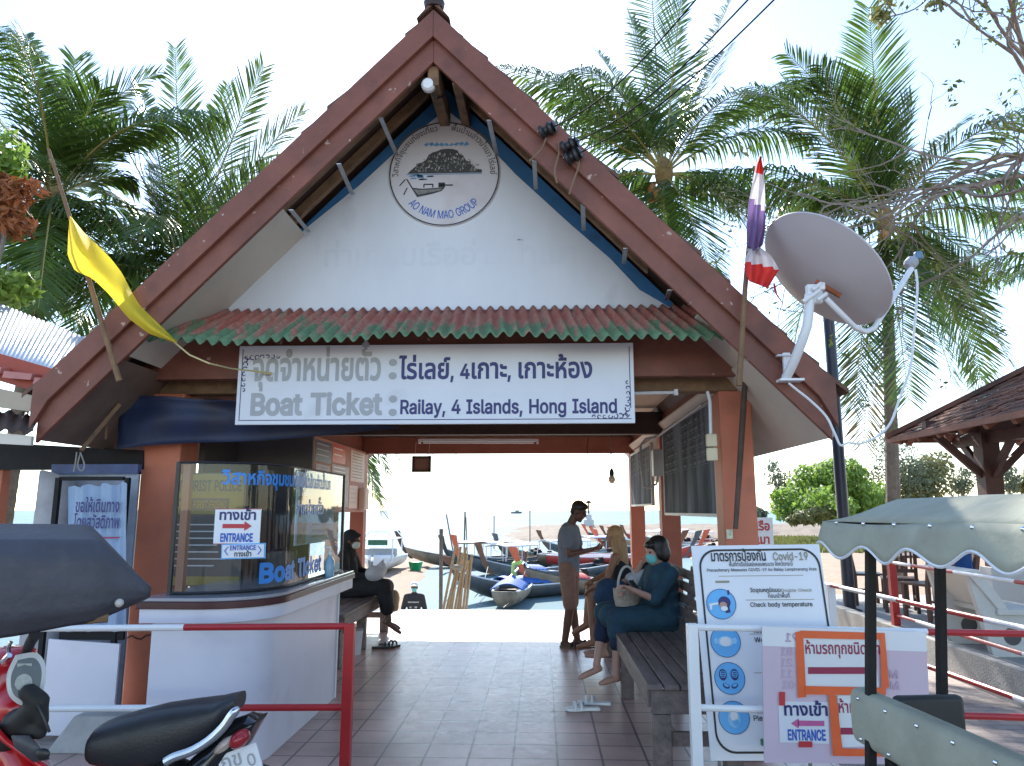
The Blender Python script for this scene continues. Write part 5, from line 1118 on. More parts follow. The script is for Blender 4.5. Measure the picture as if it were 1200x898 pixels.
mb = MB(); a, b = at(57, 749, YS - .06), at(140, 755, YS - .06); mb.prism([(a.x, YS - .06, .02), (b.x, YS - .06, .02), (b.x, YS - .06, b.z), (a.x, YS - .06, a.z)], (0, .02, 0)); mb.build('lower_panel', LAM, bs, smooth=0)
mb = MB()
mb.prism([(-3.42, 5.35, 0), (-2.72, 5.35, 0), (-2.82, 5.45, .22), (-3.3, 5.45, .22)], (0, .3, 0)); tag(mb.build('concrete_base', CONC, bevel=.01, smooth=0), 'grey concrete block at the foot of the pillar and banner', 'block')
# back boards and rolled sheet behind the banner
fb = thing('leaning_panel', 'grey blue panel with dark blue edge standing behind the blue banner', 'panel', (-3.3, 6.0, 0))
a, b = at(62, 553, 6.05), at(163, 552, 6.05)
mb = MB(); mb.bb(a.x, b.x, 6.05, 6.08, .05, a.z); mb.build('panel', mat('panel_grey_blue', (.30, .33, .40), .6, .3, 3), fb, smooth=0)
mb = MB()
mb.bb(a.x, a.x + .05, 6.03, 6.09, .05, a.z + .03); mb.bb(a.x, b.x, 6.025, 6.088, a.z - .02, a.z + .06); mb.build('frame', mat('panel_frame', (.07, .10, .22), .6, .3, 5), fb, smooth=0)
def rolled(u, v):
    a = R(220) * u; p = at(62 + 6 * u, 556, 5.92); return V((p.x - .12 * math.cos(a) * (1 + .2 * v), 5.95 - .10 * math.sin(a), p.z * (1 - v) + .3 * v + .03 * math.sin(u * 6)))
mb = MB(); mb.grid(rolled, 16, 10); tag(mb.build('rolled_sheet', mat('sheet_grey', (.34, .34, .37), .6, .2, 6), solid=.005), 'crumpled grey plastic sheet rolled up at the edge of the banner panel', 'sheet')

# ------------------------------------------------------------------ neighbouring shed roof at the left
sh_ = thing('tin_roof_shed', 'low shed with a shiny corrugated tin roof and red fascia beside the pavilion', 'shed', (-5, 6.5, 0))
def tin(u, v):
    a = at(-140, 300, 7.4).lerp(at(103, 397, 7.2), u); b = at(-160, 395, 5.6).lerp(at(64, 452, 5.5), u); p = a.lerp(b, v); p.z += .006 * math.cos(u * 96 * math.pi) ; return p
mb = MB(); mb.grid(tin, 480, 2)
TIN = mat('tin_sheet', (.60, .61, .62), .35, .08, 3, metal=.35)
mb.build('roof', TIN, sh_, solid=.004)
mb = MB(); mb.beam(at(-160, 384, 5.5), at(60, 448, 5.45), .03, .20); mb.build('fascia', mat('fascia_red', (.34, .05, .025), .5, .15, 3), sh_, smooth=0)
mb = MB()
for k in range(6):
    p = at(-125 + k * 36, 412 + k * 7.6, 5.35); q = at(-125 + k * 36 - 6, 404 + k * 7.6, 5.6)
    mb.prism([p + V((-.11, 0, 0)), p + V((.11, 0, -.02)), p + V((.12, 0, .025)), p + V((-.10, 0, .05))], (0, .35, .05))
mb.build('ridge_tile', mat('tile_pink', (.50, .20, .18), .6, .2, 5), sh_, smooth=0)
mb = MB(); mb.prism([at(-120, 430, 5.3), at(50, 466, 5.3), at(48, 484, 5.3), at(-120, 462, 5.3)], (0, .05, 0)); mb.build('gutter_board', mat('board_tan', (.42, .34, .25), .6, .1, 3), sh_, smooth=0)
def shel(u, v):
    a = at(-120, 466, 5.35).lerp(at(45, 487, 5.35), u); b = at(-120, 494, 5.2).lerp(at(38, 508, 5.2), u); p = a.lerp(b, v); p.z += .015 * math.cos(u * 20 * math.pi); return p
mb = MB(); mb.grid(shel, 80, 2); mb.build('lower_sheet', DKWOOD, sh_, solid=.004)
mb = MB(); mb.prism([at(-120, 496, 5.22), at(37, 511, 5.22), at(36, 522, 5.22), at(-120, 514, 5.22)], (0, .03, 0)); mb.build('lower_board', SOFFIT, sh_, smooth=0)
mb = MB(); mb.prism([at(-200, 508, 6.2), at(168, 528, 6.2), at(168, 550, 6.2), at(-200, 551, 6.2)], (0, .12, 0)); mb.build('beam', BLACKM, sh_, smooth=0)
for x in (-200, 2):
    p = at(x, 548, 6.3); mb = MB(); mb.bb(p.x - .05, p.x + .05, 6.25, 6.35, 0, p.z); mb.build('post', SALMON, sh_, smooth=0)
# ------------------------------------------------------------------ green canopied sidecar at the right
gs = thing('canopied_sidecar', 'motorcycle sidecar with a scalloped green canvas canopy and a padded green side', 'sidecar', (1.6, 2.6, 0))
ax = V((.14, -1.2, 0)).normalized()           # long axis, towards the viewer
n1_, n2_ = V((1.19, 3.22, 0)), V((1.19, 3.22, 0)) + ax * 1.9
sx_ = V((-ax.y, ax.x, 0)); sx_ = sx_ if sx_.x > 0 else -sx_
CW = .98
def canopy(u, v):
    """u along the sidecar, v across: 0 = left lip, 1 = right lip; a low curved roof pulled down at its ends"""
    p = n1_ + ax * (1.9 * u) + sx_ * (CW * v)
    e = min(v, 1 - v); rise = .088 * min(1, e / .22) ** .75
    endf = min(1, u / .10)
    p.z = 1.605 + rise * (.12 + .88 * endf) + .006 * math.sin(v * math.pi) - .004 * math.sin(u * 13) * math.sin(math.pi * v)
    return p
mb = MB(); mb.grid(canopy, 40, 24)
def val(u, v):
    p = n1_ + ax * (1.9 * u); s = .108 + .026 * math.cos(u * 1.9 / .30 * 2 * math.pi + 2.4)
    p = p - sx_ * (.012 + .03 * v + .008 * math.sin(u * 24) * v); p.z = 1.605 - s * v - .008 * math.sin(u * 9); return p
mb.grid(val, 120, 4)
def val2(u, v):
    p = n1_ + sx_ * (CW * u) ; s = .075 + .03 * math.cos(u * CW / .30 * 2 * math.pi); p = p - ax * (.012 + .02 * v); p.z = 1.605 - s * v; return p
mb.grid(val2, 50, 4)
mb.build('canopy', CANV_G, gs, solid=.004, fix=False, smooth=50)
mb = MB(); mb.tube([val(i / 120, 1) for i in range(121)], .0055, 5); mb.build('piping', WHITEP, gs)
for k in range(9): mb = MB(); mb.ell(n1_ + ax * (.12 + k * .2) - sx_ * .016 + V((0, 0, 1.60)), .008, n=8, m=5); mb.build('stud', CHROME, gs)
def gp(x_along, across, z): q = n1_ + ax * x_along + sx_ * across; return V((q.x, q.y, z))
for (al, ac) in ((.10, .14), (.06, .46), (1.75, .10), (1.75, .90)):
    mb = MB(); mb.beam(gp(al, ac - .11 if al < 1 else ac, .30), gp(al, ac, 1.62), .033, .033); mb.build('post', BLACKM, gs, bevel=.003, smooth=0)
mb = MB()
for al in (.08, 1.75): mb.beam(gp(al, .03, 1.60), gp(al, .95, 1.60), .025, .025)
for ac in (.05, .93): mb.beam(gp(.03, ac, 1.598), gp(1.85, ac, 1.598), .02, .02)
mb.build('canopy_frame', BLACKM, gs, smooth=0)
# padded side panel
PA = gp(.0, .06, 0)
def pad(u, v):
    q = gp(1.9 * u, .10, 0); th = .05; a = v * 2 * math.pi
    hh = .105 + .01 * u; zc = .84 - .012 * u
    k = abs(math.cos(a)) ** .55 * (1 if math.cos(a) > 0 else -1); j = abs(math.sin(a)) ** .55 * (1 if math.sin(a) > 0 else -1)
    return V((q.x, q.y, zc + hh * j)) + sx_ * (th * k)
mb = MB(); mb.grid(pad, 30, 28); mb.poly([pad(0, i / 28) for i in range(28)]); mb.build('side_pad', CANV_G, gs, smooth=50)
for k in range(10):
    for z in (.915, .765): mb = MB(); mb.ell(gp(.06 + k * .19, .052, z), .008, n=8, m=5); mb.build('stud', CHROME, gs)
mb = MB(); mb.box((gp(.17, .27, .865)), (.27, .05, .17), Matrix.Rotation(math.atan2(sx_.y, sx_.x), 3, 'Z')); mb.build('front_pad', mat('pad_black', (.03, .032, .035), .55, .15, 5), gs, bevel=.018)
rz_ = Matrix.Rotation(math.atan2(ax.y, ax.x), 3, 'Z')
mb = MB(); mb.box(gp(.95, .48, .40), (1.8, .92, .05), rz_); mb.build('floor_pan', BLACKM, gs, smooth=0)
mb = MB(); mb.box(gp(.95, .75, .52), (1.6, .32, .09), rz_); mb.build('seat', SEATV, gs, bevel=.03)
mb = MB(); mb.tube([gp(.1, .14, .72), gp(-.02, .30, .62), gp(.02, .52, .5)], .02, 8); mb.tube([gp(.1, .14, .70), gp(.45, .10, .56), gp(.9, .08, .45)], .02, 8); mb.tube([gp(.1, .14, .70), gp(.1, .14, .42)], .02, 8); mb.build('brace', BLACKM, gs)
def wheel(t, c, axis, r, w_, parts=True):
    ty = []
    for k in range(9): a = -math.pi / 2 + math.pi * k / 8; ty.append((r - w_ / 2 + w_ / 2 * math.cos(a), w_ / 2 * math.sin(a)))
    prof = [(r - w_, -w_ / 2)] + ty + [(r - w_, w_ / 2)]
    mb = MB(); mb.lathe(prof, c, axis, 28); wh = mb.build('wheel', RUBBER, t)
    mb = MB(); mb.lathe([(.03, -w_ * .4), (r - w_ * 1.05, -w_ * .35), (r - w_ * 1.05, w_ * .35), (.03, w_ * .4)], c, axis, 20); mb.build('rim', METAL, wh)
wheel(gs, gp(1.0, 1.04, .24), sx_, .24, .08)

# ------------------------------------------------------------------ dark canopied sidecar at the left
lsd = thing('canopied_sidecar', 'motorcycle sidecar roofed by a dark worn canvas canopy with steel studs', 'sidecar', (-2.3, 2.3, 0))
# canopy corner seen at the right end; runs off to the left and towards the viewer
t0 = at(178, 690, 2.55); A0_ = V((t0.x, 2.55, 0)); dl = (V((at(-60, 700, 2.25).x, 2.2, 0)) - A0_); LL = dl.length; dl.normalize()
dc = V((-dl.y, dl.x, 0)); dc = dc if dc.y > 0 else -dc
zt, zb = 1.535, 1.30
def lc(a, c_, z): q = A0_ + dl * a + dc * c_; return V((q.x, q.y, z))
secs = []
def dark(u, v):
    a = -.0 + 1.9 * u
    # cross-section: lower hem, belly, upper rim, roof to the far side
    k = [(0.03, 1.285), (-.02, 1.33), (-.03, 1.40), (-.02, 1.50), (.02, 1.545), (.10, 1.562), (.35, 1.59), (.60, 1.575), (.72, 1.52), (.74, 1.40), (.70, 1.29)]
    f = v * (len(k) - 1); i = min(int(f), len(k) - 2); f -= i
    c_ = k[i][0] * (1 - f) + k[i + 1][0] * f; z = k[i][1] * (1 - f) + k[i + 1][1] * f
    e = max(0, 1 - u / .09)
    zc = 1.385; z = zc + (z - zc) * (1 - .85 * e ** 1.2) - .02 * e
    c_ = c_ * (1 - .0 * e) + .05 * e
    z += .010 * math.sin(u * 21 + v * 5) * (v < .35) + .012 * math.sin(u * 5)
    if v < .12: z -= .10 * u * (1 - v / .12)
    return lc(a, c_, z)
mb = MB(); mb.grid(dark, 70, 40); mb.build('canopy', CANV_D, lsd, solid=.006, fix=False, smooth=60)
BONE = mat('stud_bone', (.45, .42, .38), .4)
for a in (.10, .50, .90, 1.3): mb = MB(); mb.ell(lc(a, -.034, 1.355 - .03 * a), .014, n=10, m=6); mb.build('stud', BONE, lsd)
mb = MB()
for c_ in (.04, .66): mb.tube([lc(.12, c_, 1.30), lc(1.8, c_, 1.27)], .016, 8)
for a in (.15, 1.75): mb.tube([lc(a, .04, 1.3), lc(a, .66, 1.3)], .016, 8)
mb.build('canopy_frame', RAWWOOD, lsd)
for a in (1.0, 1.8):
    for c_ in (.06, .64): mb = MB(); mb.tube([lc(a, c_, .3), lc(a, c_, 1.3)], .018, 8); mb.build('post', BLACKM, lsd)
mb = MB(); mb.box(lc(1.45, .35, .42), (1.0, .6, .05), Matrix.Rotation(math.atan2(dl.y, dl.x), 3, 'Z')); mb.build('floor_pan', BLACKM, lsd)
mb = MB(); mb.box(lc(1.5, .35, .55), (.7, .5, .10), Matrix.Rotation(math.atan2(dl.y, dl.x), 3, 'Z')); mb.build('seat', SEATV, lsd, bevel=.03)
wheel(lsd, lc(1.4, -.08, .24), dc, .24, .08)

# ------------------------------------------------------------------ red scooter in front of it (rider's side turned to us, nose to the left)
def fuse(name, shapes, m, parent, voxel=.012, sm=4, mats=None):
    """union of simple volumes turned into one smooth continuous skin"""
    mb = MB()
    for s in shapes:
        if s[0] == 'c': mb.cap(s[1], s[2], s[3], s[4], 12)
        else: mb.ell(s[1], s[2], s[3] if len(s) > 3 else None, 16, 10)
    o = mb.build(name, m, parent, smooth=180)
    md = o.modifiers.new('r', 'REMESH'); md.mode = 'VOXEL'; md.voxel_size = voxel; md.use_smooth_shade = True
    if sm: md = o.modifiers.new('s', 'SMOOTH'); md.iterations = sm; md.factor = .5
    dg = bpy.context.evaluated_depsgraph_get(); me = bpy.data.meshes.new_from_object(o.evaluated_get(dg))
    o.modifiers.clear(); old = o.data; o.data = me; me.name = name; bpy.data.meshes.remove(old)
    me.polygons.foreach_set('use_smooth', [True] * len(me.polygons))
    return o
SYc = 3.2
def sp(px, py, dy=0): return at(px, py, SYc + dy)
sc_ = thing('scooter', 'red motor scooter with a long black seat and silver grab rail, nose to the left', 'motor scooter', (-1.8, SYc, 0))
fw_ = V((-1, 0, 0))
top = [(96, 872), (108, 852), (140, 842), (175, 833), (210, 828), (245, 824), (268, 818)]; bot = [(96, 884), (110, 900), (140, 908), (175, 904), (210, 890), (245, 868), (272, 838)]
def seatf(u, v):
    a, b = poly_at(top, u), poly_at(bot, u); P, Q = sp(*a, .0), sp(*b, .0); c = (P + Q) / 2; hz = (P.z - Q.z) / 2; an = v * 2 * math.pi
    wy = .15 * (1 - .25 * u) * min(1, .45 + u * 4) * (1 if u < .9 else 1 - (u - .9) * 4)
    k = lambda t, e: abs(t) ** e * (1 if t > 0 else -1)
    return V((c.x, c.y + .10 + wy * k(math.cos(an), .6), c.z + hz * k(math.sin(an), .8) * 1.0))
mb = MB(); mb.grid(seatf, 30, 24); mb.poly([seatf(0, i / 24) for i in range(24)]); mb.poly([seatf(1, i / 24) for i in range(24)]); mb.build('seat', SEATV, sc_, smooth=60)
mb = MB(); g = [(194, 893), (205, 887), (225, 880), (245, 868), (262, 852), (272, 838), (280, 829)]
RAILM = mat('silver_rail', (.55, .56, .58), .25, .05, 4, metal=.85)
for s in (0, 1):
    mb = MB(); pts = [sp(x, y, -.09 + .38 * s) for x, y in spl(g)]; mb.tube(pts, [.018] * (len(pts) - 3) + [.016, .012, .006], 10); mb.build('grab_rail', RAILM, sc_)
tail_t = [(215, 893), (240, 872), (262, 850), (284, 842), (296, 846)]; tail_b = [(215, 940), (240, 932), (262, 900), (282, 880), (296, 852)]
def tailf(u, v):
    a, b = poly_at(tail_t, u), poly_at(tail_b, u); P, Q = sp(*a), sp(*b); c = (P + Q) / 2; hz = (P.z - Q.z) / 2; an = v * 2 * math.pi
    return V((c.x, c.y + .10 + .12 * (1 - .4 * u) * math.cos(an), c.z + hz * math.sin(an)))
mb = MB(); mb.grid(tailf, 20, 20); mb.poly([tailf(0, i / 20) for i in range(20)]); mb.poly([tailf(1, i / 20) for i in range(20)]); mb.build('tail_cowl', mat('black_gloss', (.012, .012, .014), .15, .1, 3, coat=.5), sc_, smooth=60)
mb = MB(); mb.ell(sp(281, 866, -.01), (.045, .05, .032), Matrix.Rotation(-.75, 3, 'Y')); mb.build('tail_light', mat('tail_lens', (.35, .02, .03), .12), sc_)
mb = MB(); mb.ell(sp(263, 873, -.015), (.05, .04, .02), Matrix.Rotation(-.7, 3, 'Y')); mb.build('turn_signal', mat('amber_clear', (.55, .42, .36), .12), sc_)
pc = sp(283, 900, .02); prot = Matrix.Rotation(R(-20), 3, 'Y')
mb = MB(); mb.box(pc, (.17, .006, .15), prot); pl8 = mb.build('number_plate', SIGNP, sc_, smooth=0)
for s, dx, dz, h in (('กข', -.03, .015, .045), ('0', .05, -.005, .05)):
    mb = MB(); lettering(mb, s, pc + prot @ V((dx, -.003, dz)), prot @ V((1, 0, 0)), prot @ V((0, 0, 1)), h, None, .01, 'c'); mb.build('plate_lettering', INK_GREY, pl8, fix=False, smooth=0)
# front cowl, instrument panel, handlebar
fuse('front_cowl', [('e', sp(8, 800, .12), (.13, .16, .16)), ('c', sp(22, 830, .02), sp(-6, 862, .06), .09, .10), ('c', sp(12, 790, .1), sp(-10, 850, .10), .12, .12), ('c', sp(22, 772, .1), sp(30, 768, .1), .05, .05), ('c', sp(-10, 840, .1), sp(-25, 960, .1), .11, .10)], REDPL, sc_, .02, 6)
mb = MB(); ic = sp(29, 797, -.105); irot = (V((.55, -.75, .35)).normalized()).to_track_quat('Z', 'X').to_matrix()
RIMM = mat('gauge_rim', (.62, .64, .66), .3, .05, 4)
pts = [(-.035, .095), (.035, .10), (.07, .04), (.06, -.06), (.015, -.10), (-.045, -.06), (-.06, .02)]
iu, iv, inn = V((.80, .58, -.06)).normalized(), V((-.12, .12, 1)).normalized(), None
inn = iu.cross(iv).normalized()
IP = lambda u, v, k=0: ic + iu * u + iv * v + inn * k
P5 = [IP(a * 1.02, b * 1.02) for a, b in [tuple(q) for q in spl(pts + pts[:1], 5)[:-1]]]
Pin = [IP(a * .80, b * .82, .012) for a, b in [tuple(q) for q in spl(pts + pts[:1], 5)[:-1]]]
n5 = len(P5); P5o = [p + inn * .008 for p in P5]; Pb = [p - inn * .07 for p in P5]
mb.add(Pb + P5o + Pin, [(i, (i + 1) % n5, n5 + (i + 1) % n5, n5 + i) for i in range(n5)] + [(n5 + i, n5 + (i + 1) % n5, 2 * n5 + (i + 1) % n5, 2 * n5 + i) for i in range(n5)])
gz = mb.build('instrument_panel', RIMM, sc_, smooth=50)
mb = MB(); mb.poly(Pin); mb.build('dial_glass', mat('dial_dark', (.06, .065, .075), .12, .3, 12), gz, smooth=0)
mb = MB(); mb.poly([IP(-.004 + .030 * math.cos(a), -.012 + .036 * math.sin(a) * (1 if a < 3.1 else .8), .015) for a in [i * .35 for i in range(18)]]); mb.poly([IP(-.03 + .05 * t_, .05 + .008 * math.sin(t_ * 3), .015) for t_ in (0, .5, 1)] + [IP(.02, .062, .015), IP(-.03, .064, .015)]); mb.build('dial', mat('dial_pale', (.40, .43, .42), .3, .3, 60), gz, smooth=0)
mb = MB(); mb.tube([sp(26, 772, .12), sp(31, 764, .02), sp(36, 752, -.06), sp(41, 744, -.12)], [.012, .02, .021, .022], 12); mb.build('grip', RUBBER, sc_)
mb = MB(); mb.tube([sp(8, 790, .12), sp(28, 770, .1), sp(32, 762, .0)], .013, 8); mb.tube([sp(26, 772, .3), sp(10, 762, .42)], .013, 8); mb.build('handlebar', BLACKM, sc_)
mb = MB(); mb.tube([sp(10, 770, .0), sp(10, 758, -.02), sp(13, 752, -.02)], .008, 6); mb.tube([sp(3, 776, .0), sp(11, 768, -.02)], .012, 6); mb.build('lever', CHROME, sc_)
fuse('switch_housing', [('c', sp(34, 812, -.14), sp(46, 822, -.14), .036, .038), ('c', sp(46, 822, -.14), sp(50, 846, -.13), .034, .024), ('c', sp(40, 830, -.13), sp(22, 850, -.08), .042, .052), ('c', sp(24, 846, -.08), sp(46, 858, -.12), .05, .03), ('c', sp(20, 848, -.06), sp(8, 866, -.02), .06, .05)], RUBBER, sc_, .01, 3)
mb = MB(); mb.tube([sp(44, 826, -.17), sp(52, 842, -.18), sp(58, 858, -.17)], .006, 6); mb.build('cable', BLACK, sc_)
# leg shield (inner face) and body
def shield(u, v):
    a = poly_at([(-10, 850), (6, 868), (28, 884), (52, 900), (72, 920)], u); P = sp(*a, -.16 + .34 * v); P.z -= .0; P.x += .02 * math.sin(v * math.pi); return P
mb = MB(); mb.grid(shield, 12, 8); mb.build('leg_shield', REDPL, sc_, solid=.02)
mb = MB(); mb.poly([sp(14, 862, -.165), sp(34, 862, -.165), sp(58, 890, -.165), sp(40, 893, -.165), sp(18, 876, -.165)]); mb.build('inner_panel', mat('inner_grey', (.07, .07, .078), .5), sc_, solid=.01)
mb = MB(); mb.ell(sp(50, 884, -.18), (.03, .01, .022)); mb.build('ignition', BLACK, sc_)
fuse('body', [('c', (-1.98, SYc + .1, .45), (-1.65, SYc + .1, .52), .12, .10), ('c', (-2.35, SYc + .1, .75), (-2.05, SYc + .1, .36), .10, .10)], REDPL, sc_, .025, 4)
fuse('rear_fender', [('c', (-1.6, SYc + .1, .55), (-1.25, SYc + .1, .42), .10, .08), ('c', (-1.3, SYc + .1, .60), (-1.12, SYc + .1, .55), .05, .04)], BLACK, sc_, .025, 4)
wheel(sc_, V((-1.28, SYc + .1, .27)), (0, 1, 0), .27, .09); wheel(sc_, V((-2.52, SYc + .1, .27)), (0, 1, 0), .27, .085)
mb = MB()
for s in (-1, 1): mb.tube([(-2.40, SYc + .1 + s * .08, .72), (-2.52, SYc + .1 + s * .08, .27)], .02, 8)
mb.build('fork', METAL, sc_)
mb = MB(); mb.tube([(-1.5, SYc - .02, .2), (-1.55, SYc - .12, .0)], .012, 6); mb.build('side_stand', METAL, sc_)

# ------------------------------------------------------------------ terrace, pole, roofed shelter and furniture at the right
mb = MB(); mb.prism([(4.10, 4.0, -.1), (4.26, 13.4, -.1), (16, 13.4, -.1), (16, 4.0, -.1)], (0, 0, .33)); struct(mb.build('terrace_slab', CONC, smooth=0, bevel=.01))
mb = MB(); mb.prism([(4.06, 3.9, -.1), (4.22, 13.5, -.1), (4.36, 13.5, -.1), (4.20, 3.9, -.1)], (0, 0, .40)); struct(mb.build('terrace_kerb', CONC, smooth=0, bevel=.012))
p = at(996, 712, 11.2); q = at(967, 372, 11.2)
lp = thing('lamp_post', 'tall dark blue steel post behind the satellite dish', 'post', (p.x, 11.2, 0))
mb = MB(); mb.lathe([(.09, 0), (.085, .2), (.078, 5.2), (.078, 5.25)], (p.x, 11.2, .1), n=16); mb.build('pole', mat('post_blue_black', (.018, .022, .04), .4, .2, 3), lp)
mb = MB(); mb.lathe([(.16, 0), (.16, .02), (.10, .04)], (p.x, 11.2, .23), n=16); mb.build('base_plate', BLACKM, lp)
# shelter with a hipped tile roof
shx, shy, ez = 4.86, 10.6, 2.63
sl_ = thing('tiled_shelter', 'open wooden shelter with a mossy hipped clay tile roof over the terrace', 'shelter', (7.3, 8.1, .25))
W2, D2 = 5.0, 5.0; H2 = .60
x0, x1, y0, y1 = shx, shx + W2, shy - D2, shy; ax_, ay_ = shx + W2 / 2, shy - D2 / 2; az = ez + H2 * W2 / 2
CLAY = mat('clay_tile_weathered', (.22, .10, .065), .85, .4, 5, .3, 40, dirt=((.05, .045, .042), .46, 2.5))
mb = MB(); NR = 22
for side in range(4):
    cs = [(x0, y1), (x0, y0), (x1, y0), (x1, y1)]; a, b = V((*cs[side], ez)), V((*cs[(side + 1) % 4], ez)); ap = V((ax_, ay_, az))
    for k in range(NR):
        f0, f1 = k / NR, (k + 1) / NR; u = V((0, 0, .022))
        A, B_, C, D = a.lerp(ap, f0) + u, b.lerp(ap, f0) + u, b.lerp(ap, f1), a.lerp(ap, f1)
        ntile = max(2, int((B_ - A).length / .16))
        for j in range(ntile):
            g0, g1 = j / ntile, (j + 1) / ntile; jit = V((0, 0, random.uniform(-.006, .010)))
            P4 = [A.lerp(B_, g0) + jit, A.lerp(B_, g1 - .004) + jit, D.lerp(C, g1 - .004) + jit, D.lerp(C, g0) + jit]
            mb.add(P4 + [p_ - V((0, 0, .022)) for p_ in P4[:2]], [(0, 1, 2, 3), (0, 4, 5, 1)])
mb.build('roof', CLAY, sl_, smooth=0, fix=False)
mb = MB()
for cx_, cy_ in ((x0, y1), (x0, y0), (x1, y0), (x1, y1)): mb.beam((cx_, cy_, ez + .03), (ax_, ay_, az + .04), .16, .06)
mb.build('hip_tile', CLAY, sl_, smooth=0)
mb = MB()
SHW = mat('shelter_wood', (.085, .035, .025), .6, .3, 4, .2, 50); SHO = mat('shelter_wood_red', (.22, .075, .04), .6, .25, 4, .2, 50)
for k in range(10):
    f = .05 + k * .1; mb = MB()
    mb.beam((x0 + .02, y1 - D2 * f, ez - .06), (x0 + min(f, 1 - f) * W2, y1 - D2 * f, ez - .06 + H2 * W2 * min(f, 1 - f)), .07, .10); mb.build('rafter', SHO, sl_, smooth=0); mb = MB()
    mb.beam((x0 + W2 * f, y1 - .02, ez - .06), (x0 + W2 * f, y1 - min(f, 1 - f) * D2, ez - .06 + H2 * D2 * min(f, 1 - f)), .07, .10); mb.build('rafter', SHO, sl_, smooth=0)
mb = MB()
for a, b in (((x0, y1), (x0, y0)), ((x0, y1), (x1, y1)), ((x1, y1), (x1, y0)), ((x0, y0), (x1, y0))): mb.beam((*a, ez - .02), (*b, ez - .02), .04, .07)
mb.build('eave_board', SHO, sl_, smooth=0)
px0, px1, py0, py1 = x0 + .86, x1 - .8, y0 + .8, y1 - .80
for xx in (px0, px1):
    for yy in (py0, py1):
        mb = MB(); mb.bb(xx - .11, xx + .11, yy - .11, yy + .11, .95 if (xx, yy) == (px0, py1) else .23, ez + .2); pst = mb.build('post', SHW, sl_, smooth=0, bevel=.008)
        mb = MB()
        for dx, dy in ((.7 if xx == px0 else -.7, 0), (0, .6 if yy == py1 else -.7), (-.62 if xx == px0 else .62, 0), (0, -.7 if yy == py1 else .7)):
            mb.beam((xx, yy, ez - .62), (xx + dx, yy + dy, ez + .02 - (.0 if (dx * (1 if xx == px0 else -1) > 0 or dy * (-1 if yy == py1 else 1) > 0) else .05)), .06, .09)
        mb.build('brace', SHW, sl_, smooth=0)
mb = MB()
for yy in (py0, py1): mb.bb(x0 + .1, x1 - .1, yy - .05, yy + .05, ez + .0, ez + .16)
for xx in (px0, px1): mb.bb(xx - .05, xx + .05, y0 + .1, y1 - .1, ez - .14, ez - .004)
mb.build('tie_beam', SHW, sl_, smooth=0)

DARKW = mat('chair_wood', (.10, .045, .03), .45, .25, 5, .1, 50)
def wooden_chair(loc, rz, label, group):
    t = thing('wooden_chair', label, 'chair', (0, 0, 0), 0, group)
    for sx in (-1, 1):
        mb = MB(); mb.beam((sx * .20, -.20, 0), (sx * .20, -.20, .44), .045, .045); mb.build('leg', DARKW, t, smooth=0)
        mb = MB(); mb.beam((sx * .20, .19, 0), (sx * .20, .19, .45), .045, .045); mb.beam((sx * .20, .19, .45), (sx * .20, .27, .98), .045, .045); mb.build('leg', DARKW, t, smooth=0)
        mb = MB(); mb.beam((sx * .20, -.2, .2), (sx * .20, .19, .2), .025, .03); mb.build('stretcher', DARKW, t, smooth=0)
    mb = MB(); mb.bb(-.23, .23, -.23, .22, .44, .475); mb.build('seat', DARKW, t, bevel=.008, smooth=0)
    mb = MB(); mb.beam((-.2, .262, .95), (.2, .262, .95), .03, .08, (0, .15, 1)); mb.beam((-.2, .205, .58), (.2, .205, .58), .025, .05)
    for k in range(6): x = -.15 + k * .06; mb.beam((x, .208, .6), (x, .258, .93), .028, .014)
    mb.build('backrest', DARKW, t, smooth=0)
    t.location = loc; t.rotation_euler = (0, 0, rz); return t
TZ = .23
k0 = wooden_chair((4.98, 12.0, TZ), R(80), 'dark slatted wooden chair nearest to the blue post, at the far table', 'wooden dining chairs')
def chair_copy(loc, rz, label):
    c = copy_tree(k0); c.location = loc; c.rotation_euler = (0, 0, rz); c['label'] = label; return c
chair_copy((5.12, 11.2, TZ), R(160), 'dark slatted wooden chair with its back turned, just left of the red post')
chair_copy((5.12, 10.4, TZ), R(200), 'dark slatted wooden chair turned away right beside the red post')
chair_copy((5.55, 10.5, TZ), R(250), 'dark slatted wooden chair hung with a blue jacket')
chair_copy((6.7, 12.2, TZ), R(10), 'dark slatted wooden chair at the far side of the terrace under the canopy fringe')
tb = thing('wooden_table', 'dark wooden dining table on the terrace between slatted chairs', 'table', (6.0, 11.6, TZ))
mb = MB(); mb.bb(5.3, 6.2, 11.5, 12.3, TZ + .72, TZ + .76); mb.build('tabletop', DARKW, tb, bevel=.006)
for xx in (5.38, 6.12):
    for yy in (11.58, 12.22): mb = MB(); mb.bb(xx - .03, xx + .03, yy - .03, yy + .03, TZ, TZ + .72); mb.build('leg', DARKW, tb, smooth=0)
fuse_j = [('c', (5.38, 10.58, 1.16), (5.75, 10.45, 1.16), .07, .07), ('c', (5.4, 10.6, 1.12), (5.43, 10.62, .72), .08, .10), ('c', (5.68, 10.5, 1.12), (5.7, 10.52, .70), .09, .10), ('c', (5.55, 10.55, 1.1), (5.56, 10.6, .75), .09, .09)]
tag(fuse('blue_jacket', fuse_j, mat('royal_blue', (.02, .10, .36), .8, .2, 8), None, .02, 4), 'blue jacket hung over the back of a wooden chair', 'jacket')
bag_ = fuse('black_bag', [('e', (5.75, 10.1, .62), (.18, .14, .20)), ('c', (5.62, 10.1, .75), (5.88, 10.1, .8), .06, .05)], BLACKC, None, .025, 4); tag(bag_, 'black bag lying beside the blue jacket on the terrace', 'bag')
CONW = mat('white_cast_concrete', (.62, .60, .56), .7, .08, 4, .1, 30, dirt=((.42, .40, .36), .62, 3))
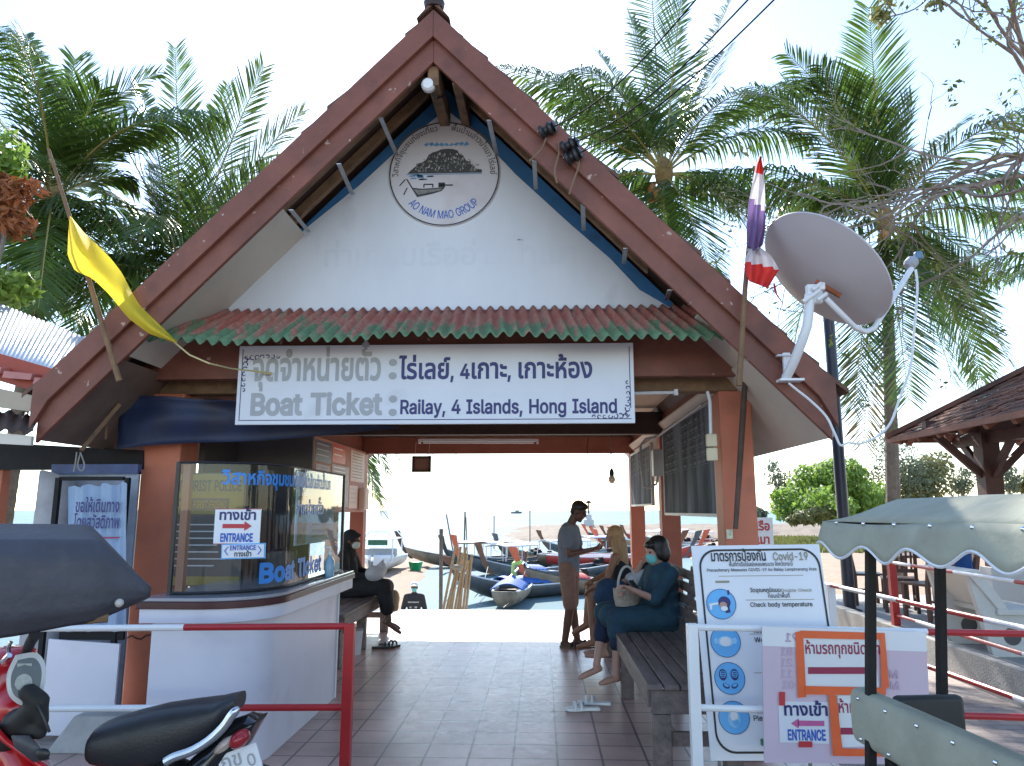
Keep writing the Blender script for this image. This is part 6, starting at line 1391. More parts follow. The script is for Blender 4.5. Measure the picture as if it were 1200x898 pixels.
ws_ = thing('garden_bench', 'white cast concrete seat with a round hole in its side panel', 'bench', (5.6, 7.9, TZ))
def slabp(name, poly, y0, y1, hole=None, parent=None, m=CONW):
    mb = MB()
    mb.prism([(x, y0, z) for x, z in poly], (0, y1 - y0, 0)); return mb.build(name, m, parent, bevel=.01, smooth=0)
bx, by = 4.31, 7.8
for yy in (by, by + .75):
    o_ = slabp('side_panel', [(bx - .08, TZ + .80), (bx + .10, TZ), (bx + .62, TZ), (bx + .66, TZ + .36), (bx + .26, TZ + .44), (bx + .06, TZ + .82)], yy, yy + .07, parent=ws_)
    mb = MB(); mb.lathe([(.085, -.003), (.085, .0)], (bx + .30, yy - .001, TZ + .2), (0, 1, 0), 20); mb.build('hole_shade_disc', mat('hole_shadow', (.10, .095, .09), .9), o_, smooth=0)  # flat dark disc paints the shade inside a hole; panel is solid
mb = MB(); mb.bb(bx + .16, bx + .70, by - .04, by + .86, TZ + .40, TZ + .46); mb.build('seat', CONW, ws_, bevel=.01)
mb = MB(); mb.prism([(bx - .10, by - .03, TZ + .82), (bx + .03, by - .03, TZ + .84), (bx + .28, by - .03, TZ + .46), (bx + .20, by - .03, TZ + .42)], (0, .88, 0)); mb.build('backrest', CONW, ws_, bevel=.01)
wt = thing('garden_table', 'white cast concrete table with a thick slab top on the terrace', 'table', (6.4, 7.9, TZ))
mb = MB(); mb.bb(5.22, 7.0, 7.7, 8.5, TZ + .70, TZ + .76); mb.build('tabletop', CONW, wt, bevel=.012)
for xx in (5.62, 6.5): slabp('leg', [(xx, TZ), (xx + .12, TZ), (xx + .16, TZ + .7), (xx - .04, TZ + .7)], 7.85, 8.35, parent=wt)
lw = thing('low_wall', 'long white painted low wall at the back of the terrace', 'wall', (8, 9.6, TZ))
mb = MB(); mb.bb(5.55, 14, 9.68, 9.92, TZ + .12, TZ + .72); mb.build('panel', mat('wall_white_grey', (.55, .56, .58), .6, .06, 3), lw, smooth=0)
mb = MB(); mb.bb(5.6, 14, 9.70, 9.90, TZ, TZ + .12); mb.build('plinth', mat('plinth_dark', (.06, .06, .06), .8), lw, smooth=0)
# ------------------------------------------------------------------ vegetation
def frond_mesh(fr, lf, pts, wmax, count, droop, rnd, rw=.03):
    """one pinnate frond along a curve: fr collects the midrib, lf the leaflets"""
    N = len(pts); fr.tube(pts, [rw * (1 - .85 * i / (N - 1)) for i in range(N)], 5)
    for k in range(count):
        t = .13 + .86 * k / (count - 1); f = t * (N - 1); i = min(int(f), N - 2); f -= i
        p = pts[i].lerp(pts[i + 1], f); tg = (pts[i + 1] - pts[i]).normalized()
        side = tg.cross(V((0, 0, 1)))
        if side.length < .15: side = tg.cross(V((.3, 1, 0)))
        side.normalize(); upn = side.cross(tg)
        Lf = wmax * max(.42, math.sin(math.pi * min(1, (t * .86 + .12))) ** .5) * rnd.uniform(.85, 1.1)
        for s in (-1, 1):
            if rnd.random() < .06: continue
            d = (side * s * rnd.uniform(.66, .86) + tg * (.50 + .40 * t) + upn * rnd.uniform(.02, .26)).normalized()
            dr = (.12 + droop * 1.25 * max(0, 1 - abs(tg.z) * 1.15)) * rnd.uniform(.7, 1.4)
            w0 = rnd.uniform(.021, .032); wv = tg * w0
            q = [p + d * Lf * a * (1 - .22 * dr * a) + V((0, 0, -dr * Lf * .62 * a * a)) for a in (.4, .75, 1)]
            lf.add([p - wv * .5, p + wv * .5, q[0] + wv, q[0] - wv, q[1] + wv * .75, q[1] - wv * .75, q[2]], [(0, 1, 2, 3), (3, 2, 4, 5), (5, 4, 6)])
def palm(label, base, crown, fronds, extra, seed, trunk_r=.15, flen=4.2, wmax=1.0, nuts=0, lean=0, dry=(), count=68):
    rnd = random.Random(seed); base = V(base); crown = V(crown)
    t = thing('coconut_palm', label, 'palm tree', base, group='coconut palms')
    n = 16; pts = [base.lerp(crown, i / n) + V((lean * math.sin(math.pi * i / n), 0, 0)) for i in range(n + 1)]
    mb = MB(); pr = []
    fine = 60
    P2 = [base.lerp(crown, i / fine) + V((lean * math.sin(math.pi * i / fine), 0, 0)) for i in range(fine + 1)]
    mb.tube(P2, [trunk_r * (1.25 - .45 * i / fine) * (1 + .05 * (i % 2)) + (.12 * math.exp(-i / 2.5)) for i in range(fine + 1)], 10); mb.build('trunk', TRUNK, t)
    mb = MB(); mb.ell(crown + V((0, 0, .05)), (trunk_r * 1.5, trunk_r * 1.5, .42)); mb.build('crown_shaft', mat('crown_fibre_%d' % seed, (.22, .15, .06), .9, .4, 8), t)
    curves = []
    for f in fronds:
        px, py, dy, archh = f[:4]; tip = at(px, py, crown.y + dy); L = (tip - crown).length
        ctrl = (crown + tip) / 2 + V((0, 0, archh * L)); curves.append([crown * (1 - s) ** 2 + ctrl * 2 * s * (1 - s) + tip * s * s for s in [i / 13 for i in range(14)]])
    for k in range(extra):
        az = rnd.uniform(0, 2 * math.pi); el = rnd.choice([R(75), R(55), R(35), R(15), R(0), R(-20)]) + rnd.uniform(-.15, .15); L = flen * rnd.uniform(.85, 1.1); bend = rnd.uniform(.8, 1.5) * (1.0 if el < R(60) else .6)
        p = crown.copy(); c = [p.copy()]
        for i in range(13):
            e = el - bend * (i / 12) ** 1.3; p = p + V((math.cos(az) * math.cos(e), math.sin(az) * math.cos(e), math.sin(e))) * L / 13; c.append(p.copy())
        curves.append(c)
    for k, c in enumerate(curves):
        fr, lf = MB(), MB(); frond_mesh(fr, lf, c, wmax, count, .55 + .5 * rnd.random(), rnd)
        dryf = k in dry
        b_ = len(fr.v); fr.m = [1] * len(fr.f); nf = len(fr.f)
        fr.v += lf.v; fr.f += [tuple(b_ + i for i in f) for f in lf.f]; fr.m += [0] * len(lf.f)
        fr.build('frond', [PALMDRY if dryf else PALMLEAF, RACHIS], t, fix=False, smooth=0)
    for k in range(nuts):
        a = rnd.uniform(0, 6.28); mb = MB(); mb.ell(crown + V((.30 * math.cos(a), .30 * math.sin(a), -.25 - .35 * rnd.random())), (.11, .11, .13)); mb.build('coconut', mat('coconut_%d_%d' % (seed, k), (.34, .16, .05) if k % 2 else (.22, .22, .06), .5, .2, 5), t)
    return t
# behind the right slope of the roof
c1 = at(778, 205, 17); palm('tall coconut palm rising behind the right roof slope with orange nuts', (4.35, 17, -.3), c1,
    [(803, -40, -.5, .10), (872, -30, .5, .10), (740, 20, .4, .12), (648, 118, -.5, .22), (965, 95, -.8, .26), (950, 160, .6, .26), (690, 225, .8, .2), (835, 325, -1.5, .22), (905, 290, -.5, .30), (700, 60, 1, .12), (880, 235, 1.2, .22), (780, 345, -1, .1), (720, 300, .4, .2), (925, 130, 1.5, .3), (850, 60, 1.2, .1), (760, -60, 1, .05), (690, 160, 1.4, .25)], 10, 3, .15, 4.9, 1.2, nuts=9, count=80)
c2p = at(1038, 262, 17); palm('tall coconut palm standing beside the blue post behind the satellite dish', (c2p.x - .5, 17, -.3), c2p,
    [(1005, 92, .5, .06), (1070, 118, -.5, .06), (1125, 145, .5, .14), (930, 330, -.8, .3), (1215, 205, -.5, .24), (1230, 268, .5, .22), (1192, 438, -1.2, .28), (1120, 455, -.8, .25), (1000, 480, -.9, .18), (958, 240, .8, .2), (1170, 330, 1, .26), (930, 420, .4, .3), (1065, 470, -1.3, .1), (1012, 520, .3, .22), (1160, 470, .6, .3)], 16, 7, .13, 4.8, 1.25, nuts=2, dry=(13,), count=80)
c3p = at(1290, 300, 21); palm('coconut palm leaning in from beyond the tiled shelter at the far edge', (c3p.x, 21, -.3), c3p, [(1150, 250, 0, .2), (1180, 330, -1, .2), (1160, 210, .5, .16), (1200, 390, .5, .2)], 14, 11, .14, 4.6, 1.0)
# at the left
c4p = at(212, 330, 15); palm('young coconut palm with upright fronds just beyond the left roof slope', (c4p.x, 15, -.8), c4p,
    [(205, 55, 0, .04), (165, 108, .4, .12), (310, 78, -.5, .12), (355, 130, .3, .14), (268, 100, .8, .06), (130, 150, -.6, .2), (345, 180, -.9, .22), (120, 225, .4, .26), (185, 400, -1.2, .4), (240, 330, -1.4, .45), (128, 300, -.8, .3)], 14, 13, .15, 4.2, 1.1, count=80)
c5p = at(62, 235, 14); palm('coconut palm with sunlit yellow green fronds at the far left', (c5p.x - .4, 14, -1), c5p,
    [(88, 68, .4, .12), (118, 105, -.5, .18), (30, 40, .2, .1), (-30, 120, -.4, .2), (145, 300, -.8, .35), (100, 350, -.6, .3), (40, 370, -.9, .3), (-20, 300, -.4, .3), (150, 210, .6, .3), (0, 30, 1, .08), (178, 160, .9, .25)], 18, 17, .15, 4.2, 1.1, count=74)
c6p = at(395, 470, 18); palm('coconut palm whose fronds show past the left post of the sea opening', (c6p.x, 18, -1.7), c6p, [(455, 555, -.3, .22), (468, 540, .4, .3), (448, 600, -.2, .2), (500, 530, .2, .25), (440, 585, .8, .2)], 10, 19, .14, 3.2, .8)
c7p = at(-40, 330, 17); palm('coconut palm behind the tin roof at the far left edge', (c7p.x, 17, -1), c7p, [(60, 350, -1, .3), (110, 380, 0, .3), (40, 300, 1, .3), (90, 330, .4, .25)], 14, 23, .15, 4, .95)

palm('young palm outside the view, seen only as a reflection in the counter screen', (7.6, 1.6, -.02), (7.6, 1.6, 2.9), [], 16, 29, .13, 2.6, .7)

def leaves(name, clumps, n, size, m, parent, rnd, shape=.5, cup=False):
    mb = MB(); tot = sum(c[1][0] * c[1][1] * c[1][2] for c in clumps)
    for c, r in clumps:
        k = int(n * r[0] * r[1] * r[2] / tot)
        for _ in range(k):
            d = V((rnd.gauss(0, 1), rnd.gauss(0, 1), rnd.gauss(0, 1))).normalized(); rr = rnd.random() ** .38
            p = V(c) + V((d.x * r[0], d.y * r[1], d.z * r[2])) * rr
            a = (d + V((rnd.uniform(-1, 1), rnd.uniform(-1, 1), rnd.uniform(-.6, 1)))).normalized(); x = a.orthogonal().normalized(); x = Matrix.Rotation(rnd.uniform(0, 6.28), 3, a) @ x; y = a.cross(x); s = size * rnd.uniform(.6, 1.3)
            mb.add([p - x * s, p + y * s * shape - a * s * .12, p + x * s, p - y * s * shape - a * s * .12], [(0, 1, 2, 3)])
    return mb.build(name, m, parent, fix=False, smooth=0)
def branchy(parent, base, tops, r0, m, name='trunk'):
    mb = MB(); base = V(base)
    for tpt in tops:
        tpt = V(tpt); mid = base.lerp(tpt, .5) + V((random.uniform(-.2, .2), random.uniform(-.2, .2), .1)); mb.tube([base, base.lerp(mid, .6), mid, tpt], [r0, r0 * .8, r0 * .55, r0 * .15], 7)
    return mb.build(name, m, parent)
def tree(label, base, clumps, n, size, lm, seed, r0=.12, name='broadleaf_tree', group=None, shape=.5):
    rnd = random.Random(seed); t = thing(name, label, 'tree', base, group=group)
    branchy(t, base, [c for c, r in clumps], r0, BARK); leaves('crown', clumps, n, size, lm, t, rnd, shape); return t
# round bright tree on the bank
def blob_at(px, py, Y, rx, rz, ry=None): c = at(px, py, Y); k = Y / 873 * 1.03; return (tuple(c), (rx * k, (ry or rx) * k, rz * k))
Yt = 48
tree('round bright green tree on the sandy bank beside the blue post', at(965, 612, Yt), [blob_at(x, y, Yt + d, a, b) for x, y, a, b, d in ((930, 590, 26, 20, 0), (955, 568, 30, 24, 1), (985, 560, 30, 24, -1), (1000, 585, 32, 26, 0), (965, 596, 34, 18, -2), (918, 600, 14, 10, -1), (975, 548, 16, 9, 0), (1030, 590, 24, 24, 1), (940, 552, 9, 8, 2), (1005, 556, 10, 9, -2), (908, 580, 8, 9, 0), (962, 580, 16, 12, -6), (990, 592, 14, 12, -5))], 9000, .19, LEAF1, 31, .25)
Yt = 60
for k, (cl, lm, lab, nm) in enumerate((
    (((912, 560, 16, 14), (905, 545, 10, 8), (920, 578, 14, 14)), LEAF3, 'thin grey green feathery tree just left of the round bright tree', 'casuarina_tree'),
    (((1055, 545, 30, 34), (1040, 515, 20, 22), (1075, 565, 28, 22), (1025, 560, 20, 26)), LEAF3, 'tall grey green feathery tree behind the palm trunk', 'casuarina_tree'),
    (((1085, 560, 26, 26), (1100, 545, 16, 16), (1070, 575, 24, 20)), LEAF2, 'olive brown bushy tree between the palm trunk and the shelter', 'broadleaf_tree'),
    (((1128, 565, 14, 16), (1133, 552, 8, 8), (1120, 572, 12, 10)), LEAF3, 'small pale tree seen under the shelter brace', 'casuarina_tree'),
    (((1182, 562, 12, 18), (1180, 545, 7, 10)), LEAF3, 'slender pale tree right of the shelter post', 'casuarina_tree'),
    (((1200, 568, 14, 10), (1210, 560, 12, 12)), LEAF2, 'low olive bush at the far side of the shelter post', 'bush'))):
    tree(lab, at(cl[0][0], 606, Yt + k), [blob_at(x, y, Yt + k + (j % 2), a, b) for j, (x, y, a, b) in enumerate(cl)], 2600 if k in (1, 2) else 900, .22, lm, 41 + k, .14, nm, shape=.22 if lm is LEAF3 else .5)
tree('dark low bush under the round bright tree', at(948, 612, 45), [blob_at(x, y, 45, a, b) for x, y, a, b in ((945, 606, 14, 8), (960, 602, 16, 10), (930, 610, 8, 5))], 1500, .2, LEAF2, 61, .06, 'bush')
for k, (x, y) in enumerate(((690 + 168, 604), (885, 606))):
    tree(['small faint tree on the far shore behind the salmon pillar', 'small faint tree on the far shore beside the red lettered sign'][k], at(x, 612, 110), [blob_at(x + j * 5, y - j % 2 * 3, 110, 9, 7) for j in range(-1, 2)], 500, .5, LEAF3, 71 + k, .1, 'bush')
# grass on the bank
rnd = random.Random(9); mb = MB()
for _ in range(9000):
    px = rnd.uniform(858, 1130); Y = rnd.uniform(36, 75); x = ray(px, 600).x * Y; z = land(x, Y)
    h = rnd.uniform(.15, .5); a = rnd.uniform(0, 6.28); dx, dy = .12 * math.cos(a), .12 * math.sin(a); mb.add([(x - dx, Y - dy, z - .02), (x + dx, Y + dy, z - .02), (x + rnd.uniform(-.15, .15), Y, z + h)], [(0, 1, 2)])
tag(mb.build('grass', GRASS, fix=False, smooth=0), 'patchy yellow green grass on the sandy bank', 'grass', kind='stuff')
# rusty leaved tree at the far left edge, near
Yl = 7.6; rnd = random.Random(77)
lt = thing('broadleaf_tree', 'leafy tree with a rust brown dead branch beside the yellow flag', 'tree', at(-60, 620, Yl))
branchy(lt, at(-60, 560, Yl), [at(10, 190, Yl), at(5, 260, Yl), at(20, 230, Yl - .2), at(-40, 150, Yl), at(10, 310, Yl)], .07, BARK)
leaves('crown', [blob_at(x, y, Yl, a, b) for x, y, a, b in ((0, 185, 34, 40), (15, 215, 22, 28), (-30, 220, 40, 60), (0, 340, 40, 26), (30, 330, 18, 14))], 1100, .085, LEAF1, lt, rnd)
leaves('dry_branch', [blob_at(x, y, Yl - .2, a, b) for x, y, a, b in ((12, 230, 26, 26), (35, 222, 18, 14), (18, 262, 24, 20))], 520, .065, LEAFDRY, lt, rnd, .35)
# nearly bare tree reaching in at the top right
bt = thing('bare_tree', 'nearly bare grey tree with tangled twigs and a few yellow green leaves', 'tree', (7.6, 9.0, -.1))
rnd = random.Random(101); mb = MB(); tw = MB(); lf = []
mb.tube([(7.6, 9.0, -.1), (7.5, 9.0, 2.5), (7.2, 9.0, 4.5), at(1240, 150, 9)], [.16, .14, .11, .09], 10)
def grow(p, d, L, r, dep):
    pts = [p.copy()]; n = 6
    for i in range(n):
        d = (d + V((rnd.uniform(-.35, .35), rnd.uniform(-.3, .3), rnd.uniform(-.32, .32)))).normalized(); p = p + d * L / n; pts.append(p.copy())
        if dep < 5 and i > 0 and rnd.random() < (.68 if dep < 3 else .45):
            dd = (d + V((rnd.uniform(-.9, .9), rnd.uniform(-.6, .6), rnd.uniform(-.9, .8)))).normalized(); grow(p, dd, L * rnd.uniform(.45, .75), r * .55, dep + 1)
    tw.tube(pts, [max(.0028, r * (1 - .75 * i / n)) for i in range(n + 1)], 5 if dep < 2 else 3, caps=False)
    if dep >= 2: lf.append(pts[-1])
for (sx1, sy1, ex, ey, r) in ((1240, 130, 1060, 70, .05), (1240, 150, 1040, 210, .05), (1235, 190, 1080, 290, .035), (1230, 120, 1150, -10, .04), (1240, 170, 1110, 140, .045), (1240, 100, 1120, 20, .04), (1240, 190, 1010, 150, .045), (1240, 210, 1090, 330, .03)):
    a, b = at(sx1, sy1, 9), at(ex, ey, 8.4); grow(a, (b - a).normalized(), (b - a).length * .95, r, 1)
tr_ = mb.build('trunk', BARK, bt); tw.build('twig', mat('twig_grey', (.24, .19, .16), .9, .3, 8), bt, fix=False)
rnd2 = random.Random(5); cl = [(tuple(p), (.13, .13, .10)) for p in lf if rnd2.random() < .30]
leaves('foliage', cl + [blob_at(x, y, 8.5, a, b) for x, y, a, b in ((1118, 115, 12, 16), (1020, 140, 14, 8), (1150, 20, 16, 16), (1120, 50, 10, 8))], 2000, .035, mat('leaf_yellow_green', (.15, .17, .03), .5, .5, 3, trans=.35), bt, rnd)
hb = thing('leafy_branch', 'small dark leaf sprays dangling at the top edge above the palms', 'branch', at(1060, -30, 7.5))
mb = MB()
for pts in (((1120, -40), (1080, 5), (1050, 18), (1030, 20)), ((1080, 5), (1090, -5), (1110, 8)), ((1050, 18), (1040, 5), (1030, -10))): mb.tube([at(x, y, 7.5) for x, y in spl(pts)], .008, 5)
mb.build('twig', BARK, hb)
leaves('foliage', [blob_at(x, y, 7.5, a, b) for x, y, a, b in ((1030, 18, 14, 14), (1095, 5, 16, 7), (1040, 2, 12, 8))], 150, .045, LEAF2, hb, rnd, .5)
# ------------------------------------------------------------------ boats, beach and sea
HULLW = mat('hull_wood', (.26, .20, .14), .6, .35, 3, .2, 20, dirt=((.07, .06, .055), .54, 2)); HULLD = mat('hull_dark', (.085, .095, .105), .5, .3, 3, .2, 20, dirt=((.13, .11, .08), .58, 2))
HULLR = mat('hull_red_white', (.45, .05, .04), .5, .2, 3); ORS = mat('stem_orange', (.62, .12, .05), .5, .15, 3); BOATB = mat('boat_blue_cloth', (.03, .12, .42), .7, .25, 4); AQUA = mat('boat_aqua', (.25, .5, .5), .5, .15, 4); STEMW = mat('stem_brown', (.16, .06, .03), .5, .25, 4)
def longtail(label, loc, heading, L=9.0, beam=1.7, hull=None, stem=None, roof=None, trim=None, engine=True, cloth=None, scarf=None, stemh=1.0, sz=.76, cov=(.02, 2.2, .5), name='longtail_boat', group='longtail boats'):
    t = thing(name, label, 'boat', (0, 0, 0), 0, group)
    hull = hull or HULLW; stem = stem or STEMW; trim = trim or GREY
    def hb(u): return beam / 2 * (max(0, 1 - max(0, (u - .45) / .55) ** 2.2)) * (.72 + .28 * min(1, u / .35))
    def keel(u): return .0 + 1.05 * max(0, (u - .62) / .38) ** 2 + .12 * max(0, (.2 - u) / .2)
    def gun(u): return .72 + .95 * max(0, (u - .5) / .5) ** 2 + .1 * max(0, (.25 - u) / .25)
    def hullf(u, v):
        x = -L / 2 + L * u; s = 2 * v - 1; a = abs(s); k = keel(u); g = gun(u)
        y = hb(u) * (1 - (1 - a) ** 1.9) * (1 if s > 0 else -1); z = k + (g - k) * a ** 1.7
        return V((x + .25 * a * max(0, (u - .8) / .2), y, z))
    mb = MB(); mb.grid(hullf, 34, 16); mb.poly([hullf(0, i / 16) for i in range(17)]); mb.build('hull', hull, t, solid=.05, smooth=60)
    mb = MB()
    for v in (0, 1): mb.tube([hullf(i / 20, v) + V((0, 0, .02)) for i in range(21)], .045, 6)
    mb.build('gunwale', trim, t)
    b0 = hullf(1, 1); mb = MB(); w0 = .16
    st = [(b0.x - .55, keel(.95) - .05, .11), (b0.x - .1, b0.z - .30, .12), (b0.x + .12, b0.z + .25, .13), (b0.x + .26, b0.z + .55 * stemh, .15), (b0.x + .40, b0.z + 1.0 * stemh, .20), (b0.x + .42, b0.z + 1.08 * stemh, .19)]
    vs_ = []
    for x, z, ww in st: vs_ += [V((x - ww, -.07, z - ww * .2)), V((x + ww, -.07, z + ww * .2)), V((x + ww, .07, z + ww * .2)), V((x - ww, .07, z - ww * .2))]
    fs_ = [(i * 4 + k, i * 4 + (k + 1) % 4, i * 4 + 4 + (k + 1) % 4, i * 4 + 4 + k) for i in range(len(st) - 1) for k in range(4)] + [(0, 1, 2, 3), tuple(range((len(st) - 1) * 4, len(st) * 4))]
    mb.add(vs_, fs_); mb.build('stem_post', stem, t, bevel=.02, smooth=40)
    if scarf:
        mb = MB(); mb.lathe([(.19, -.09), (.21, 0), (.19, .09)], (b0.x + .16, 0, b0.z + .22), (.4, 0, 1), 10); mb.tube([(b0.x + .30, -.12, b0.z + .2), (b0.x + .26, -.2, b0.z - .3), (b0.x - .05, -.18, b0.z - 1.0), (b0.x - .3, -.1, b0.z - 1.4)], [.07, .09, .07, .03], 7); mb.build('scarf', scarf, t)
    for u in (.25, .42, .58, .72):
        mb = MB(); mb.bb(-L / 2 + L * u - .13, -L / 2 + L * u + .13, -hb(u) * .93, hb(u) * .93, gun(u) - .16, gun(u) - .11); mb.build('thwart', hull, t, smooth=0)
    if roof:
        x0_, x1_ = -L * .22, L * .16
        mb = MB(); mb.grid(lambda u, v: V((x0_ + (x1_ - x0_) * u, -beam * .42 + beam * .84 * v, 1.95 + .16 * math.sin(math.pi * v))), 8, 8); mb.build('canopy', roof, t, solid=.05)
        for x in (x0_ + .1, (x0_ + x1_) / 2, x1_ - .1):
            for s in (-1, 1): mb = MB(); mb.tube([(x, s * beam * .38, .65), (x, s * beam * .40, 2.0)], .028, 6); mb.build('canopy_post', WHITE, t)
    if cloth:
        mb = MB(); mb.grid(lambda u, v: V((L * cov[0] + cov[1] * u, -beam * cov[2] + 2 * beam * cov[2] * v, .80 + .30 * math.sin(math.pi * v) + .12 * u + .03 * math.sin(u * 30))), 40, 10); mb.build('cover', cloth, t, solid=.02)
    if engine:
        mb = MB(); mb.box((-L / 2 + .35, 0, 1.05), (.55, .34, .34)); mb.box((-L / 2 + .25, .05, 1.27), (.25, .2, .14)); mb.tube([(-L / 2 + .1, 0, 1.0), (-L / 2 - 2.6, 0, .35)], .035, 6); mb.tube([(-L / 2 + .6, 0, 1.05), (-L / 2 + 1.4, .1, 1.25)], .03, 6); mb.build('engine', BLACKM, t, bevel=.02)
    for c_ in t.children:
        for v_ in c_.data.vertices: v_.co.z *= sz
    t.location = loc; t.rotation_euler = (0, 0, heading)
    return t
def hd(x, y): return math.atan2(y, x)
def bow_at(px, Y, z, heading, L): # stem foot column at a survey column and depth
    p = at(px, 600, Y); return V((p.x - math.cos(heading) * L / 2, Y - math.sin(heading) * L / 2, z))
RC = mat('boat_red_cloth', (.55, .03, .04), .7)
h = hd(-.80, -.60); longtail('longtail boat with a red topped stem, lime scarf and red cover, bow nearest the man', bow_at(616, 32, -1.93, h, 8), h, 8, 1.8, HULLW, ORS, None, HULLD, scarf=mat('scarf_lime', (.45, .62, .18), .8), cloth=RC, cov=(.12, .9, .36))
h = hd(-.66, -.75); longtail('dark longtail boat with a brown stem, between the bamboo bundle and the red topped stem', bow_at(572, 36, -1.93, h, 9), h, 9, 1.8, HULLD, STEMW, None, mat('gunwale_grey', (.45, .47, .5), .5), cloth=BOATB, cov=(.1, 1.2, .4))
h = hd(-.95, -.30); longtail('brown longtail boat with a tall dark stem and small cabin roof, alone at the left', bow_at(478, 48, -1.93, h, 9), h, 9, 1.9, HULLW, mat('stem_near_black', (.05, .03, .025), .5), mat('cabin_roof', (.22, .15, .10), .6), HULLW, stemh=1.3)
h = hd(-.55, -.84); longtail('longtail boat with a bright orange wrapped stem behind the thick mooring pole', bow_at(541, 41, -1.9, h, 9), h, 9, 1.8, HULLD, ORS, WHITEP, BLACKM, stemh=1.2)
h = hd(-.6, -.8); longtail('longtail boat with a short dark stem half hidden by the orange stem', bow_at(526, 46, -1.93, h, 9), h, 9, 1.8, HULLD, mat('stem_black', (.03, .03, .04), .5), WHITEP, WHITE)
h = hd(.10, .99); longtail('beached longtail boat with its brown transom towards us and a blue cover', V((-1.05, 31.0, -1.90)), h, 6, 1.25, HULLW, STEMW, None, WHITE, engine=False, cloth=BOATB, cov=(-.40, 1.6, .5), stemh=.6)
mb = MB()
h = hd(-.75, -.66); longtail('low longtail boat with a blue cover and brown stem just behind the bamboo bundle', bow_at(540, 30, -1.95, h, 7), h, 7, 1.5, HULLD, STEMW, None, WHITE, cloth=BOATB, cov=(-.1, 2.2, .48), stemh=.7)
h = hd(-.85, -.5); longtail('aqua trimmed longtail boat with a white awning beyond the brown stem', bow_at(590, 50, -1.93, h, 9), h, 9, 1.8, HULLW, HULLD, WHITEP, AQUA)
h = hd(-.9, -.4); longtail('grey longtail boat with a white awning anchored far behind the red topped stem', bow_at(640, 58, -1.93, h, 9), h, 9, 1.8, HULLD, STEMW, WHITEP, WHITE)
# mooring ropes sagging from the near bows to stakes on the sand
for k, (xa, ya, Ya, xb, yb, Yb) in enumerate(((616, 668, 31.8, 590, 712, 27), (572, 664, 35.6, 556, 700, 29), (541, 655, 40.5, 520, 700, 30))):
    a, b = at(xa, ya, Ya), at(xb, yb, Yb); mb = MB(); mb.tube([a.lerp(b, i / 8) - V((0, 0, .25 * math.sin(math.pi * i / 8))) for i in range(9)], .018, 5); tag(mb.build('mooring_rope', mat('rope_pale%d' % k, (.45, .42, .36), .9)), ['pale mooring rope from the red topped stem', 'pale mooring rope from the brown stem', 'pale mooring rope from the orange wrapped stem'][k], 'rope', 'mooring ropes')
far = [(700, 70, HULLD, BOATB, 'blue covered', None), (712, 74, HULLR, None, 'red hulled', WHITEP), (722, 68, HULLW, None, 'brown hulled', None), (735, 78, HULLR, AQUA, 'red and aqua', WHITEP), (706, 60, HULLD, None, 'low dark', None), (752, 72, HULLW, None, 'plain wooden', WHITEP), (690, 82, HULLD, None, 'small black', None)]
for k, (px, Y, hu, cl_, lab, rf) in enumerate(far):
    h = hd(-.95, -.2 + .12 * (k % 3)); longtail('%s longtail boat moored off the rocky spit beyond the %s' % (lab, 'blonde woman' if px > 700 else 'standing man'), bow_at(px, Y, -1.9, h, 9), h, 9, 1.8, hu, STEMW if k % 2 else ORS, rf, WHITE, cloth=cl_, group='boats off the spit')
for k, (px, Y, stm) in enumerate(((797, 44, STEMW), (812, 43, HULLD), (822, 45, ORS))):
    h = hd(.95, -.25); longtail(['beached longtail boat with a brown raked stem seen under the blackboard', 'beached longtail boat with a black raked stem seen under the blackboard', 'beached longtail boat with an orange stem next to the salmon pillar'][k], bow_at(px - 8, Y, -1.55, h, 8), h, 8, 1.7, HULLR if k else HULLW, stm, None, WHITE, engine=False, group='boats on the bank')
# white speedboat
spd = thing('speedboat', 'white speedboat with a tubular arch and a green lettered panel at the left', 'boat', (-8.6, 42, -1.9))
X0, Y0 = at(447, 600, 43).x, 43
def sph(u, v):
    s = 2 * v - 1; a = abs(s); y = Y0 - 2 + 6 * u; wv = .85 * (1 - max(0, (.35 - u) / .35) ** 2 * .9)
    return V((X0 + wv * (1 if s > 0 else -1) * (1 - (1 - a) ** 2), y, -1.9 + .15 + (.75 + .25 * (1 - u)) * a ** 1.5))
mb = MB(); mb.grid(sph, 16, 14); mb.build('hull', WHITEP, spd, solid=.05)
mb = MB(); mb.bb(X0 - .8, X0 + .8, Y0 - 1, Y0 + 3, -1.2, -1.15); mb.build('deck', WHITEP, spd)
for y in (Y0 - .6, Y0 + 2.2): mb = MB(); mb.tube([(X0 - .82, y, -1.1), (X0 - .82, y, .1), (X0 - .5, y, .45), (X0 + .5, y, .45), (X0 + .82, y, .1), (X0 + .82, y, -1.1)], .035, 6); mb.build('arch', WHITE, spd)
mb = MB(); mb.bb(X0 - .8, X0 + .8, Y0 - .7, Y0 + 2.3, .0, .06); mb.build('canopy', WHITEP, spd)
mb = MB(); mb.bb(X0 - .55, X0 + .55, Y0 - .78, Y0 - .74, -.28, 0); mb.build('name_panel', mat('panel_green', (.02, .12, .07), .5), spd)
mb = MB(); mb.bb(X0 - .9, X0 + .9, Y0 - .2, Y0 + .4, -.95, -.5); mb.build('console', GREY, spd, bevel=.05)
fbt = thing('far_boat', 'tiny dark boat out on the horizon', 'boat', at(605, 601, 700))
c = at(605, 601.3, 700)
